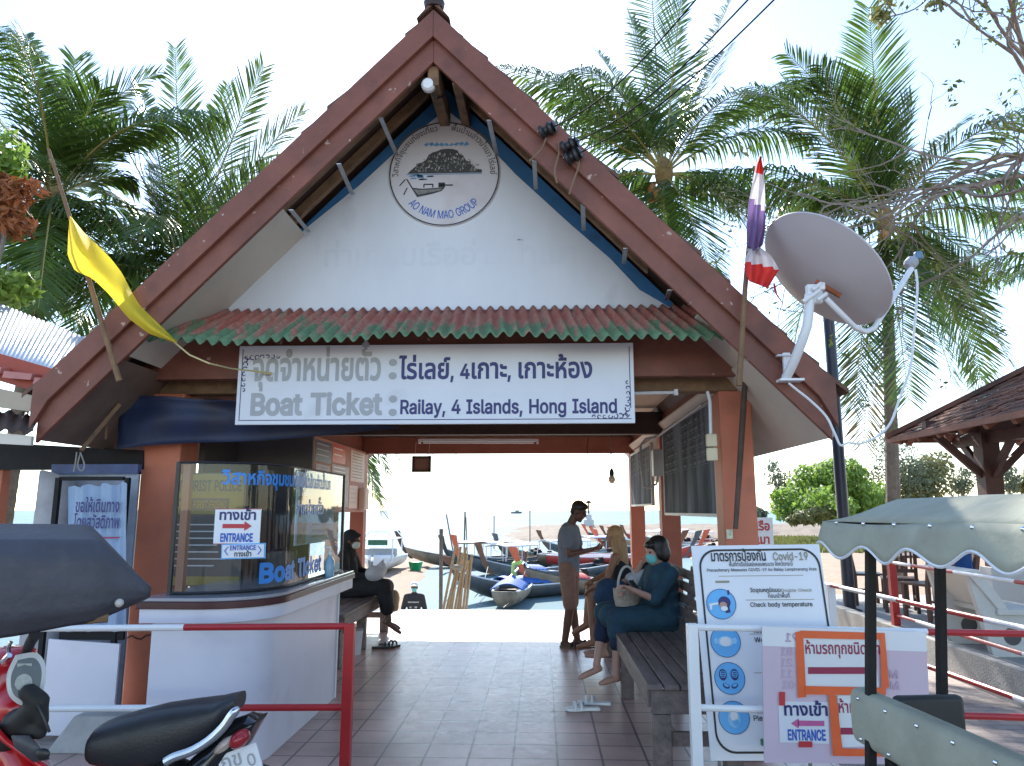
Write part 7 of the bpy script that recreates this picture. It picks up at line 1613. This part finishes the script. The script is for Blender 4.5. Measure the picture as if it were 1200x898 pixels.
mb = MB(); mb.prism([c + V(p) for p in ((-5, 0, .9), (5.5, 0, 1.2), (4.6, 0, -.6), (-4.6, 0, -.6))], (0, 3, 0)); mb.build('hull', HULLD, fbt); mb = MB(); mb.bb(c.x - 1, c.x + 2.5, c.y + .5, c.y + 2.5, c.z + .9, c.z + 2.8); mb.build('cabin', mat('boat_grey', (.25, .28, .3), .6), fbt)
# beacon on the spit
bY = 150; c = at(690, 611, bY)
bc = thing('beacon', 'small white stone beacon with a thin black mast and top mark on the spit', 'beacon', c)
mb = MB(); mb.lathe([(1.05, -1.2), (1.0, .3), (.62, .5), (.55, 1.3), (.2, 1.5)], c, n=10); mb.build('base', mat('beacon_white', (.55, .55, .53), .8), bc)
mb = MB(); mb.tube([c + V((0, 0, 1.2)), c + V((0, 0, 4.0))], .16, 6); mb.lathe([(.5, 3.5), (.55, 3.6), (.55, 3.75), (.3, 4.0)], c, n=8); mb.build('mast', BLACKM, bc)
# mooring poles
POLE = mat('mooring_wood', (.12, .10, .09), .8, .3, 5)
for k, (x0_, ya, x1_, yb, Y, r, lab) in enumerate(((517, 620, 517, 716, 17.5, .045, 'thick grey mooring pole standing by the beach steps'), (523, 603, 533, 628, 55, .05, 'thin mooring pole leaning left out in the water'), (545, 600, 544, 630, 55, .06, 'upright forked mooring pole nearest the leaning one'), (579, 605, 579, 625, 70, .05, 'thin upright pole at the tip of the spit'), (621, 596, 621, 640, 50, .035, 'tall thin pole standing left of the man in the grey shirt'), (546, 606, 548, 632, 55.5, .04, 'short pole against the upright forked pole'))):
    a, b = at(x0_, ya, Y), at(x1_, yb, Y); b.z = min(b.z, -1.9); mb = MB(); mb.tube([a, b], r, 7); tag(mb.build('mooring_pole', POLE), lab, 'pole', 'mooring poles')
bb_ = thing('bamboo_bundle', 'fan of pale bamboo poles leaning together at the top of the steps', 'poles', at(533, 715, 15.5))
BAM = mat('bamboo', (.38, .29, .18), .6, .25, 8)
for k in range(9):
    a = at(518 + k * 3.4, 722, 15.5 + .05 * k); b = at(534 + k * 1.9 + (k % 3) * 2, 640 + (k * 37) % 22, 15.9 + .04 * k); mb = MB(); mb.tube([a, a.lerp(b, .5), b], .028, 7); mb.build('bamboo_pole', BAM, bb_)
mb = MB(); mb.lathe([(.10, 0), (.12, .05), (.10, .1)], at(536, 668, 15.75), n=12); mb.build('binding', mat('binding_rope', (.30, .28, .24), .9), bb_)
gb = at(487, 666, 45); gb.z = land(gb.x, 45) - .05; mb = MB(); mb.lathe([(.30, 0), (.42, .50), (.46, .54), (.42, .55), (.26, .06)], gb, n=20); tag(mb.build('plastic_basin', mat('basin_green', (.01, .34, .12), .35)), 'bright green plastic basin on the white sand behind the masked man', 'basin')

# ------------------------------------------------------------------ people
def unit(v): return V(v).normalized()
def head_shapes(H, f, u):
    f, u = unit(f), unit(u); s = f.cross(u).normalized(); u = s.cross(f).normalized(); rot = Matrix((s, f, u)).transposed()
    return [('e', H + u * .025 - f * .012, (.075, .094, .098), rot), ('e', H - u * .040 + f * .022, (.060, .068, .080), rot), ('e', H - u * .095 + f * .055, (.030, .028, .026), rot), ('e', H + f * .094 - u * .012, (.014, .024, .028), rot), ('e', H + f * .080 - u * .055, (.024, .016, .012), rot), ('e', H + f * .074 + u * .030, (.052, .022, .014), rot),
            ('e', H + s * .076 - f * .01 - u * .008, (.012, .024, .034), rot), ('e', H - s * .076 - f * .01 - u * .008, (.012, .024, .034), rot)], rot, s, u
def hand_shapes(wr, d, n, thumb, curl=.7, k=1.0):
    """palm, four fingers of unequal length and a thumb from the side of the palm"""
    d, n = unit(d), unit(n); sd = d.cross(n).normalized() * thumb; rot = Matrix((sd, d, n)).transposed(); out = [('c', wr, wr + d * .03, .026 * k, .030 * k), ('e', wr + d * .055, (.040 * k, .050 * k, .016 * k), rot)]
    for i, L in enumerate((.070, .080, .074, .058)):
        b = wr + d * .095 + sd * (.030 - .020 * i) * k; d2 = unit(d * math.cos(curl) + n * math.sin(curl)); d3 = unit(d * math.cos(curl * 2) + n * math.sin(curl * 2)); m = b + d2 * L * .5
        out += [('c', b - d * .02, b, .0095, .0095), ('c', b, m, .0095, .009), ('c', m, m + d3 * L * .5, .009, .0075)]
    b = wr + d * .035 + sd * .034; m = b + unit(sd * .7 + d * .7 + n * .4) * .035; out += [('c', b - sd * .01, m, .012, .010), ('c', m, m + unit(d + n * .5) * .03, .010, .008)]
    return out
def limb(a, b, c, r): return [('c', a, b, r[0], r[1]), ('c', b, c, r[1], r[2])]
def foot_shapes(an, d, h=.0):
    d = unit(d); return [('c', an, an + V((0, 0, -.035)) - d * .02, .036, .034), ('c', an + V((0, 0, -.045)) - d * .03, an + d * .12 + V((0, 0, -.055)), .032, .030), ('c', an + d * .10 + V((0, 0, -.055)), an + d * .17 + V((0, 0, -.062)), .030, .022)]
def eyes(t, H, f, s, u):
    for k in (-1, 1):
        mb = MB(); mb.ell(H + f * .081 + s * .031 * k + u * .008, (.011, .008, .008), n=10, m=6); mb.build('eye', mat_eye, t)
mat_eye = mat('eye_dark', (.05, .035, .03), .2)
def shift(shapes, d): # inflate
    return [('c', s[1], s[2], s[3] + d, s[4] + d) if s[0] == 'c' else ('e', s[1], tuple(x + d for x in s[2]), s[3] if len(s) > 3 else None) for s in shapes]

# man in the grey shirt, head bowed over a phone
F = unit((.93, -.36, 0)); U = V((0, 0, 1)); S = F.cross(U)      # S points to the near (right) side
pm = thing('person', 'young man standing in a grey blue t-shirt and brown shorts, looking down at a phone', 'person', (.37, 9.6, 0))
P0 = V((.345, 9.6, 0))
hip, chest, nk = P0 + U * .93, P0 + U * 1.25 + F * .0, P0 + U * 1.47 + F * .02
Hm = V((.475, 9.56, 1.632)); hf = unit(F + V((0, 0, -.42))); hs, hrot, hS, hU = head_shapes(Hm, hf, U)
body = list(hs) + [('c', Hm - hU * .06 - hf * .03, nk - U * .02, .052, .060), ('e', chest, (.15, .11, .22), Matrix((S, F, U)).transposed()), ('e', hip + U * .05, (.145, .11, .15), Matrix((S, F, U)).transposed()), ('c', hip + U * .1, chest, .12, .13)]
arms = []; legs = []
wr = {}
for k in (-1, 1):
    sh = nk + S * .175 * k - U * .06; el = sh - U * .29 + F * .06 + S * .04 * k; w_ = el + F * .235 - S * .085 * k + U * .05 + F * .0; wr[k] = w_
    arms.append((sh, el, w_)); body += [('c', nk - U * .05, sh, .058, .058)] + limb(sh, el, w_, (.050, .040, .028)) + hand_shapes(w_, F * .9 - S * k * .35 + U * .25, U * .75 - S * k * .6, -k if k == 1 else 1, .75)
    hj = hip + S * .085 * k; kn = P0 + S * .095 * k + U * .49 + F * (.04 if k == 1 else .0); an = P0 + S * .10 * k + U * .085 + F * (-.03 if k == 1 else .06)
    legs.append((hj, kn, an)); body += limb(hj, kn, an, (.088, .062, .042)) + foot_shapes(an, F) + [('c', kn.lerp(an, .12), kn.lerp(an, .5), .056, .056)]
fuse('body', body, SKIN_D, pm, .0095, 3)
tors = [('e', chest + U * .02, (.178, .140, .24), Matrix((S, F, U)).transposed()), ('c', hip + U * .02, chest, .138, .140), ('e', hip + U * .02, (.16, .125, .10), Matrix((S, F, U)).transposed()), ('c', nk - U * .045 - S * .11, nk - U * .045 + S * .11, .068, .068)]
for sh, el, w_ in arms: tors += [('c', sh, sh.lerp(el, .62), .066, .064)]
fuse('shirt', tors, GREYC, pm, .012, 4)
sho = [('e', hip + U * .0, (.158, .128, .12), Matrix((S, F, U)).transposed())]
for hj, kn, an in legs: sho += [('c', hj, hj.lerp(kn, .95), .108, .088)]
fuse('shorts', sho, SHORTS, pm, .012, 4)
fuse('hair', [('e', Hm + hU * .050 - hf * .020, (.082, .098, .092), hrot), ('e', Hm - hf * .055 - hU * .0, (.074, .055, .075), hrot), ('e', Hm + hU * .085 + hf * .035, (.066, .062, .045), hrot)], HAIRB, pm, .01, 2)
eyes(pm, Hm, hf, hS, hU)
ph = (wr[1] + wr[-1]) / 2 + F * .115 + U * .06
mb = MB(); mb.box(ph, (.075, .012, .15), Matrix((S, unit(F * .6 - U * -.8).cross(S) if False else F, U)).transposed() @ Matrix.Rotation(R(-45), 3, 'X')); tag(mb.build('phone', BLACK, bevel=.006), 'black phone held in both hands by the standing man', 'phone')
def sandal(parent_less_name, label, an, d, m, strap, group=None, z0=.0):
    d = unit(d); s = d.cross(U); t = thing(parent_less_name, label, 'sandal', V((an.x, an.y, z0)), group=group)
    out = [(-.10, .034), (-.085, .040), (0, .036), (.08, .046), (.14, .048), (.175, .036), (.19, .015)]
    base = V((an.x, an.y, z0)) + d * .04
    pl = [base + d * a + s * b for a, b in out] + [base + d * a - s * b for a, b in out[::-1]]
    mb = MB(); mb.prism(pl, (0, 0, .024)); mb.build('sole', m, t, bevel=.005, smooth=40)
    for a in (.06, .11):
        mb = MB(); mb.tube([base + d * a + s * (.052 * math.cos(q)) + U * (.015 + .05 * math.sin(q)) for q in [math.pi * i / 8 for i in range(9)]], .012, 6); mb.build('strap', strap, t)
    return t
for k, (hj, kn, an) in enumerate(legs): sandal('flip_flop', ['tan flip-flop on the far foot of the standing man', 'tan flip-flop on the near foot of the standing man'][k], an, F, mat('flip_sole%s' % 'ab'[k], (.16, .11, .07), .8), BLACKC, 'flip flops worn by the standing man', .001)

def seated(label, H, hf, F, nk, hip, knees, ankles, elbows, wrists, skin, footdir=None, sc=1.0, handdir=None, bare_voxel=.011):
    t = thing('person', label, 'person', (hip.x, hip.y, 0)); F = unit(F); S = F.cross(U)
    hs, hrot, hS, hU = head_shapes(H, hf, U); R3 = Matrix((S, F, U)).transposed(); chest = nk.lerp(hip, .42)
    body = list(hs) + [('c', H - hU * .06 - unit(hf) * .03, nk, .046, .052), ('e', chest, (.14, .105, .2), R3), ('c', chest, hip, .115, .13), ('e', hip, (.16, .13, .12), R3)]
    info = dict(t=t, hrot=hrot, hS=hS, hU=hU, hf=unit(hf), S=S, F=F, R3=R3, chest=chest, sh={}, hips={})
    for k in (-1, 1):
        sh = nk + S * .155 * k - U * .05; info['sh'][k] = sh; e, w_ = V(elbows[k]), V(wrists[k]); hd_ = unit((w_ - e)) if not handdir else unit(handdir[k])
        body += [('c', nk - U * .04, sh, .050, .052)] + limb(sh, e, w_, (.046, .037, .026)) + hand_shapes(w_, hd_, unit(-U + hd_ * .1), k, .5, .92)
        hj = hip + S * .09 * k + F * .02; info['hips'][k] = hj; kn, an = V(knees[k]), V(ankles[k]); fd = unit(footdir[k]) if footdir else F
        body += limb(hj, kn, an, (.088, .056, .034)) + foot_shapes(an, fd) + [('c', kn.lerp(an, .15), kn.lerp(an, .5), .048, .046)]
    fuse('body', body, skin, t, bare_voxel, 3); eyes(t, H, info['hf'], hS, hU)
    return info
def mask(t, H, q, m): fuse('face_mask', [('e', H + q['hf'] * .052 - q['hU'] * .052, (.062, .058, .056), q['hrot']), ('e', H + q['hf'] * .09 - q['hU'] * .035, (.03, .026, .034), q['hrot'])], m, t, .008, 3)

# woman in teal with aqua mask
H = V((1.085, 7.26, 1.262)); F = unit((-.88, -.46, 0)); Sv = F.cross(U)        # Sv: her right, away from us
nk = V((1.13, 7.30, 1.115)); hip = V((1.13, 7.32, .665))
kn = {-1: V((.70, 7.12, .66)), 1: V((.60, 7.36, .69))}; an = {-1: V((.665, 7.08, .205)), 1: V((.50, 7.22, .25))}
el = {-1: V((1.03, 7.06, .85)), 1: V((.98, 7.48, .86))}; wr_ = {-1: V((.815, 6.98, .945)), 1: V((.80, 7.22, .90))}
q = seated('woman sitting in a teal dress with short black hair and an aqua face mask', H, unit((-.93, -.34, -.16)), F, nk, hip, kn, an, el, wr_, SKIN_L, {-1: (-.85, -.5, -.05), 1: (-.9, -.35, -.25)})
S_ = q['S']; R3 = q['R3']
dress = [('e', q['chest'] + U * .02, (.185, .15, .25), R3), ('c', q['chest'], hip, .165, .20), ('e', hip + U * .02, (.23, .21, .15), R3), ('c', nk - U * .04 - S_ * .13, nk - U * .04 + S_ * .13, .07, .07), ('e', hip - F * .12 + U * .02, (.2, .14, .14), R3)]
for k in (-1, 1): dress += [('c', q['sh'][k], q['sh'][k].lerp(el[k], .95), .075, .078), ('c', q['hips'][k], kn[k], .15, .11)]
dress += [('c', (kn[-1] + kn[1]) / 2 + U * .0, (q['hips'][1] + q['hips'][-1]) / 2, .12, .16), ('c', kn[-1] + U * .01, kn[-1] + V((-.01, -.01, -.10)), .10, .10)]
fuse('dress', dress, DENIM, q['t'], .014, 5)
sk = []
for k in (-1, 1): sk += [('c', kn[k] + U * .0, kn[k].lerp(an[k], .45), .082, .075)]
fuse('trousers', sk, NAVYC, q['t'], .012, 3)
hU, hfv = q['hU'], q['hf']
fuse('hair', [('e', H + hU * .055 - hfv * .03, (.100, .108, .098), q['hrot']), ('e', H - hfv * .065 - hU * .02, (.098, .075, .098), q['hrot']), ('e', H - hfv * .01 + q['hS'] * .080 - hU * .01, (.032, .06, .07), q['hrot']), ('e', H - hfv * .01 - q['hS'] * .080 - hU * .01, (.032, .06, .07), q['hrot']), ('e', H + hU * .075 + hfv * .055, (.075, .05, .04), q['hrot'])], HAIRB, q['t'], .011, 2)
mask(q['t'], H, q, MASKB)
# basket bag on her lap
bk = thing('basket_bag', 'pale woven basket bag with round handle on the lap of the woman in teal', 'bag', (.83, 7.2, .78))
bcen = V((.80, 7.22, .775)); by_ = unit((-.5, .86, 0)); bx_ = unit((.86, .5, 0))
mb = MB(); vs_ = []
for z, kx, ky in ((0, .13, .06), (.08, .15, .07), (.16, .155, .072), (.165, .14, .06)):
    vs_ += [bcen + bx_ * (kx * math.cos(a)) + by_ * (ky * math.sin(a)) + U * z for a in [2 * math.pi * i / 24 for i in range(24)]]
mb.add(vs_, [(j * 24 + i, j * 24 + (i + 1) % 24, (j + 1) * 24 + (i + 1) % 24, (j + 1) * 24 + i) for j in range(3) for i in range(24)] + [tuple(range(24))]); mb.build('basket', WICKER, bk)
mb = MB(); mb.tube([bcen + bx_ * (.105 * math.cos(a)) + U * (.155 + .20 * math.sin(a)) for a in [math.pi * i / 16 for i in range(17)]], .012, 8); mb.build('handle', mat('handle_pale', (.42, .40, .36), .7), bk)
mb = MB(); mb.box((.86, 7.10, .955), (.08, .012, .15), Matrix.Rotation(.9, 3, 'Z') @ Matrix.Rotation(-.7, 3, 'X')); tag(mb.build('phone', BLACK, bevel=.006), 'black phone held by the woman in teal', 'phone')
fuse_b = [('e', (.66, 7.75, .84), (.13, .12, .14)), ('c', (.60, 7.70, .80), (.78, 7.8, .88), .09, .08), ('e', (.70, 7.7, .74), (.12, .10, .10))]
tag(fuse('cloth_bundle', fuse_b, mat('denim_blue', (.02, .045, .09), .9, .4, 12, .4, 40), None, .018, 3), 'bundle of dark blue denim beside the woman in teal', 'clothes')

# blonde woman in black top, turned away
H = V((.83, 8.72, 1.345)); F = unit((-.90, .25, 0)); nk = V((.86, 8.70, 1.18)); hip = V((.97, 8.70, .665))
kn = {1: V((.56, 8.86, .76)), -1: V((.55, 8.58, .74))}; an = {1: V((.50, 8.80, .42)), -1: V((.56, 8.55, .26))}
el = {-1: V((.73, 8.46, .92)), 1: V((.75, 8.92, .92))}; wr_ = {-1: V((.58, 8.50, .82)), 1: V((.60, 8.86, .86))}
q = seated('woman with long blonde hair in a black sleeveless top, sitting with her face turned away', H, unit((-.75, .62, -.05)), F, nk, hip, kn, an, el, wr_, SKIN_T, {1: (-.9, .2, -.5), -1: (-.95, .2, -.15)})
S_ = q['S']; R3 = q['R3']
fuse('top', [('e', q['chest'], (.158, .122, .20), R3), ('c', q['chest'] - U * .06, hip, .135, .15), ('c', nk - U * .06 - S_ * .08, nk - U * .06 + S_ * .08, .045, .045), ('e', hip, (.178, .145, .10), R3)], BLACKC, q['t'], .012, 4)
sh_s = [('e', hip - U * .02, (.18, .15, .11), R3)]
for k in (-1, 1): sh_s += [('c', q['hips'][k], q['hips'][k].lerp(kn[k], .72), .105, .085)]
fuse('shorts', sh_s, LSHORT, q['t'], .012, 4)
hU, hfv = q['hU'], q['hf']
fuse('hair', [('e', H + hU * .045 - hfv * .022, (.088, .104, .092), q['hrot']), ('e', H - hfv * .07 - hU * .05, (.092, .06, .12), q['hrot']), ('c', H - hfv * .085 - hU * .08, H + V((.10, -.09, -.33)), .075, .055), ('c', H + V((.04, -.07, -.12)), H + V((.05, -.12, -.40)), .055, .022), ('c', H + V((.09, -.05, -.12)), H + V((.14, -.06, -.42)), .055, .02), ('c', H + V((.0, -.08, -.05)), H + V((.03, -.12, -.3)), .045, .03)], HAIRL, q['t'], .009, 1)
for k in (-1, 1):
    fd = unit({1: (-.9, .2, -.5), -1: (-.95, .2, -.15)}[k]); 
    mb = MB(); b_ = an[k] + V((0, 0, -.098)); mb.prism([b_ + fd * a + fd.cross(U).normalized() * w_ for a, w_ in ((-.07, .032), (.06, .036), (.16, .036), (.18, .0), (.16, -.036), (.06, -.036), (-.07, -.032))], (0, 0, .018)); tag(mb.build('flip_flop', STEMW, bevel=.004), ['brown flip-flop on the lower foot of the blonde woman', 'brown flip-flop on the raised foot of the blonde woman'][(k + 1) // 2], 'sandal')

# person in dark clothes mostly hidden between the two women
H = V((1.19, 8.05, 1.22)); F = unit((-.9, .1, 0)); nk = V((1.15, 8.05, 1.08)); hip = V((1.08, 8.05, .665))
kn = {1: V((.66, 8.12, .68)), -1: V((.66, 7.95, .68))}; an = {1: V((.62, 8.12, .25)), -1: V((.62, 7.95, .25))}
el = {-1: V((.93, 7.95, .93)), 1: V((.93, 8.25, .92))}; wr_ = {-1: V((1.02, 7.92, 1.10)), 1: V((.75, 8.2, .82))}
q = seated('person in dark clothes and pale sleeves, mostly hidden behind the woman in teal', H, unit((-.9, -.1, -.2)), F, nk, hip, kn, an, el, wr_, SKIN_L)
S_ = q['S']; R3 = q['R3']
dk = [('e', q['chest'], (.165, .13, .22), R3), ('c', q['chest'], hip, .15, .17), ('e', hip, (.19, .16, .12), R3)]
for k in (-1, 1): dk += [('c', q['hips'][k], kn[k], .11, .085), ('c', kn[k], kn[k].lerp(an[k], .7), .08, .07)]
fuse('dress', dk, NAVYC, q['t'], .014, 4)
fuse('sleeves', [('c', q['sh'][k], q['sh'][k].lerp(el[k], .9), .062, .062) for k in (-1, 1)] + [('c', q['sh'][-1], q['sh'][1], .055, .055)], mat('pale_sleeve', (.42, .45, .50), .85), q['t'], .012, 3)
fuse('hair', [('e', H + U * .03 - q['hf'] * .02, (.088, .102, .095), q['hrot']), ('e', H - q['hf'] * .07 - U * .02, (.08, .06, .09), q['hrot'])], HAIRB, q['t'], .011, 2)

# woman in black on the left bench
H = V((-2.44, 9.75, 1.265)); F = unit((.97, -.16, 0)); nk = V((-2.50, 9.78, 1.12)); hip = V((-2.56, 9.80, .665))
kn = {1: V((-1.98, 9.60, .70)), -1: V((-2.0, 9.82, .68))}; an = {1: V((-1.90, 9.58, .30)), -1: V((-1.98, 9.85, .28))}
el = {1: V((-2.46, 9.58, .84)), -1: V((-2.40, 9.98, .86))}; wr_ = {1: V((-2.22, 9.60, .82)), -1: V((-2.2, 9.86, .84))}
q = seated('person in black with headscarf and pale face mask on the bench behind the counter', H, unit((.97, -.2, -.1)), F, nk, hip, kn, an, el, wr_, SKIN_D, {1: (.85, -.1, -.5), -1: (.9, 0, -.3)})
S_ = q['S']; R3 = q['R3']
bl = [('e', q['chest'], (.175, .14, .23), R3), ('c', q['chest'], hip, .16, .18), ('e', hip, (.2, .18, .13), R3), ('c', nk - U * .05 - S_ * .12, nk - U * .05 + S_ * .12, .075, .075)]
for k in (-1, 1): bl += [('c', q['sh'][k], el[k], .068, .062), ('c', el[k], wr_[k], .06, .048), ('c', q['hips'][k], kn[k], .13, .105), ('c', kn[k], kn[k].lerp(an[k], .65), .10, .092)]
fuse('black_clothes', bl, BLACKC, q['t'], .014, 4)
fuse('headscarf', [('e', H + q['hU'] * .04 - q['hf'] * .03, (.098, .112, .10), q['hrot']), ('e', H - q['hf'] * .06 - U * .05, (.092, .075, .10), q['hrot']), ('c', H - U * .09 - q['hf'] * .05, nk - U * .02, .085, .12), ('e', H + q['hU'] * .075 + q['hf'] * .055, (.07, .055, .028), q['hrot'])], BLACKC, q['t'], .012, 3)
mask(q['t'], H, q, MASKW)
wb = fuse('plastic_bag', [('e', (-2.10, 9.60, .86), (.13, .11, .10)), ('e', (-2.02, 9.63, .92), (.07, .07, .08)), ('c', (-2.14, 9.6, .92), (-2.18, 9.58, 1.02), .04, .015), ('c', (-2.05, 9.6, .94), (-2.0, 9.62, 1.03), .04, .012)], mat('bag_white', (.62, .62, .64), .45, .1, 5, .6, 18, trans=.25), None, .012, 1); tag(wb, 'crumpled white plastic bag on the knees of the person in black', 'bag')
fuse_bb = [('e', (-1.93, 10.05, .50), (.07, .07, .12)), ('c', (-1.93, 10.05, .55), (-1.92, 10.0, .40), .06, .06)]
tag(fuse('brown_bag', fuse_bb, mat('bag_tan', (.36, .26, .15), .7), None, .015, 3), 'tan bag tucked behind the legs of the person in black', 'bag')
# man coming up from the beach
Yp = 18.6; b0_ = V((-3.09, Yp, -1.70)); F = V((.05, -1, 0)).normalized(); S = F.cross(U)
t = thing('person', 'man in a white cap, pale mask and dark printed shirt climbing up from the beach', 'person', b0_)
H = b0_ + U * 1.50; hs, hrot, hS, hU = head_shapes(H, unit((.05, -1, -.1)), U); nk = b0_ + U * 1.34; hip = b0_ + U * .86; R3 = Matrix((S, F, U)).transposed(); body = list(hs) + [('c', H - U * .07, nk, .05, .055), ('e', nk.lerp(hip, .4), (.15, .11, .2), R3), ('e', hip, (.14, .11, .12), R3)]
slv = [('e', nk.lerp(hip, .38), (.195, .14, .24), R3), ('c', nk.lerp(hip, .4), hip, .155, .165), ('c', nk - U * .05 - S * .14, nk - U * .05 + S * .14, .075, .075)]; trs = [('e', hip, (.17, .13, .11), R3)]
for k in (-1, 1):
    sh = nk + S * .19 * k - U * .06; e = sh - U * .27 + S * .07 * k; w_ = e - U * .22 + F * .06; body += limb(sh, e, w_, (.048, .04, .028)) + hand_shapes(w_, -U + F * .2, -S * k, -k, .5); slv += [('c', sh, e, .07, .062), ('c', e, e.lerp(w_, .8), .06, .05)]
    hj = hip + S * .09 * k; knn = b0_ + S * .1 * k + U * .46 + F * .06; a_n = b0_ + S * .1 * k + U * .09; body += limb(hj, knn, a_n, (.085, .056, .038)) + foot_shapes(a_n, F); trs += [('c', hj, knn, .10, .085), ('c', knn, a_n + U * .05, .08, .07)]
fuse('body', body, SKIN_D, t, .012, 3); fuse('shirt', slv, mat('dark_shirt', (.03, .03, .035), .85), t, .014, 3); fuse('trousers', trs, NAVYC, t, .015, 3); eyes(t, H, unit((.05, -1, -.1)), hS, hU)
mb = MB()
for z, w2 in ((.02, .13), (-.10, .09), (-.16, .06), (-.2, .1)): c = nk.lerp(hip, .4) + F * .145 + U * z; mb.box(c, (w2 * 2, .012, .03 if z > -.05 else .045))
mb.build('shirt_print', mat('print_grey', (.40, .40, .42), .8, .5, 30), t, smooth=0)
fuse('cap', [('e', H + U * .07, (.092, .105, .065), hrot), ('e', H + U * .055 + F * .10, (.075, .07, .014), hrot)], WHITEP, t, .01, 2)
fuse('face_mask', [('e', H + F * .055 - U * .05, (.062, .058, .058), hrot)], MASKB, t, .01, 2)
# sandals left on the floor
WS = mat('sandal_white', (.78, .78, .76), .5)
s1 = sandal('sandal', 'white strapped sandal in front, on the tiles below the bare feet', V((.42, 6.62, .0)), (-.95, -.12, 0), WS, WS, 'pair of white sandals', .003); s2 = sandal('sandal', 'white strapped sandal behind its mate on the tiles', V((.53, 6.80, 0)), (-.97, .1, 0), WS, WS, 'pair of white sandals', .003)
for s_ in (s1, s2):
    p = s_.location; mb = MB(); mb.ell(V((p.x - .08, p.y, .055)), (.012, .06, .01)); mb.build('buckle', GREY, s_)
sandal('sandal', 'black sandal nearer to us on the tiles below the person in black', V((-2.0, 9.36, 0)), (.9, .2, 0), BLACK, BLACK, 'pair of black sandals', .003); sandal('sandal', 'black sandal behind its mate below the person in black', V((-1.95, 9.55, 0)), (.9, -.35, 0), BLACK, BLACK, 'pair of black sandals', .003)
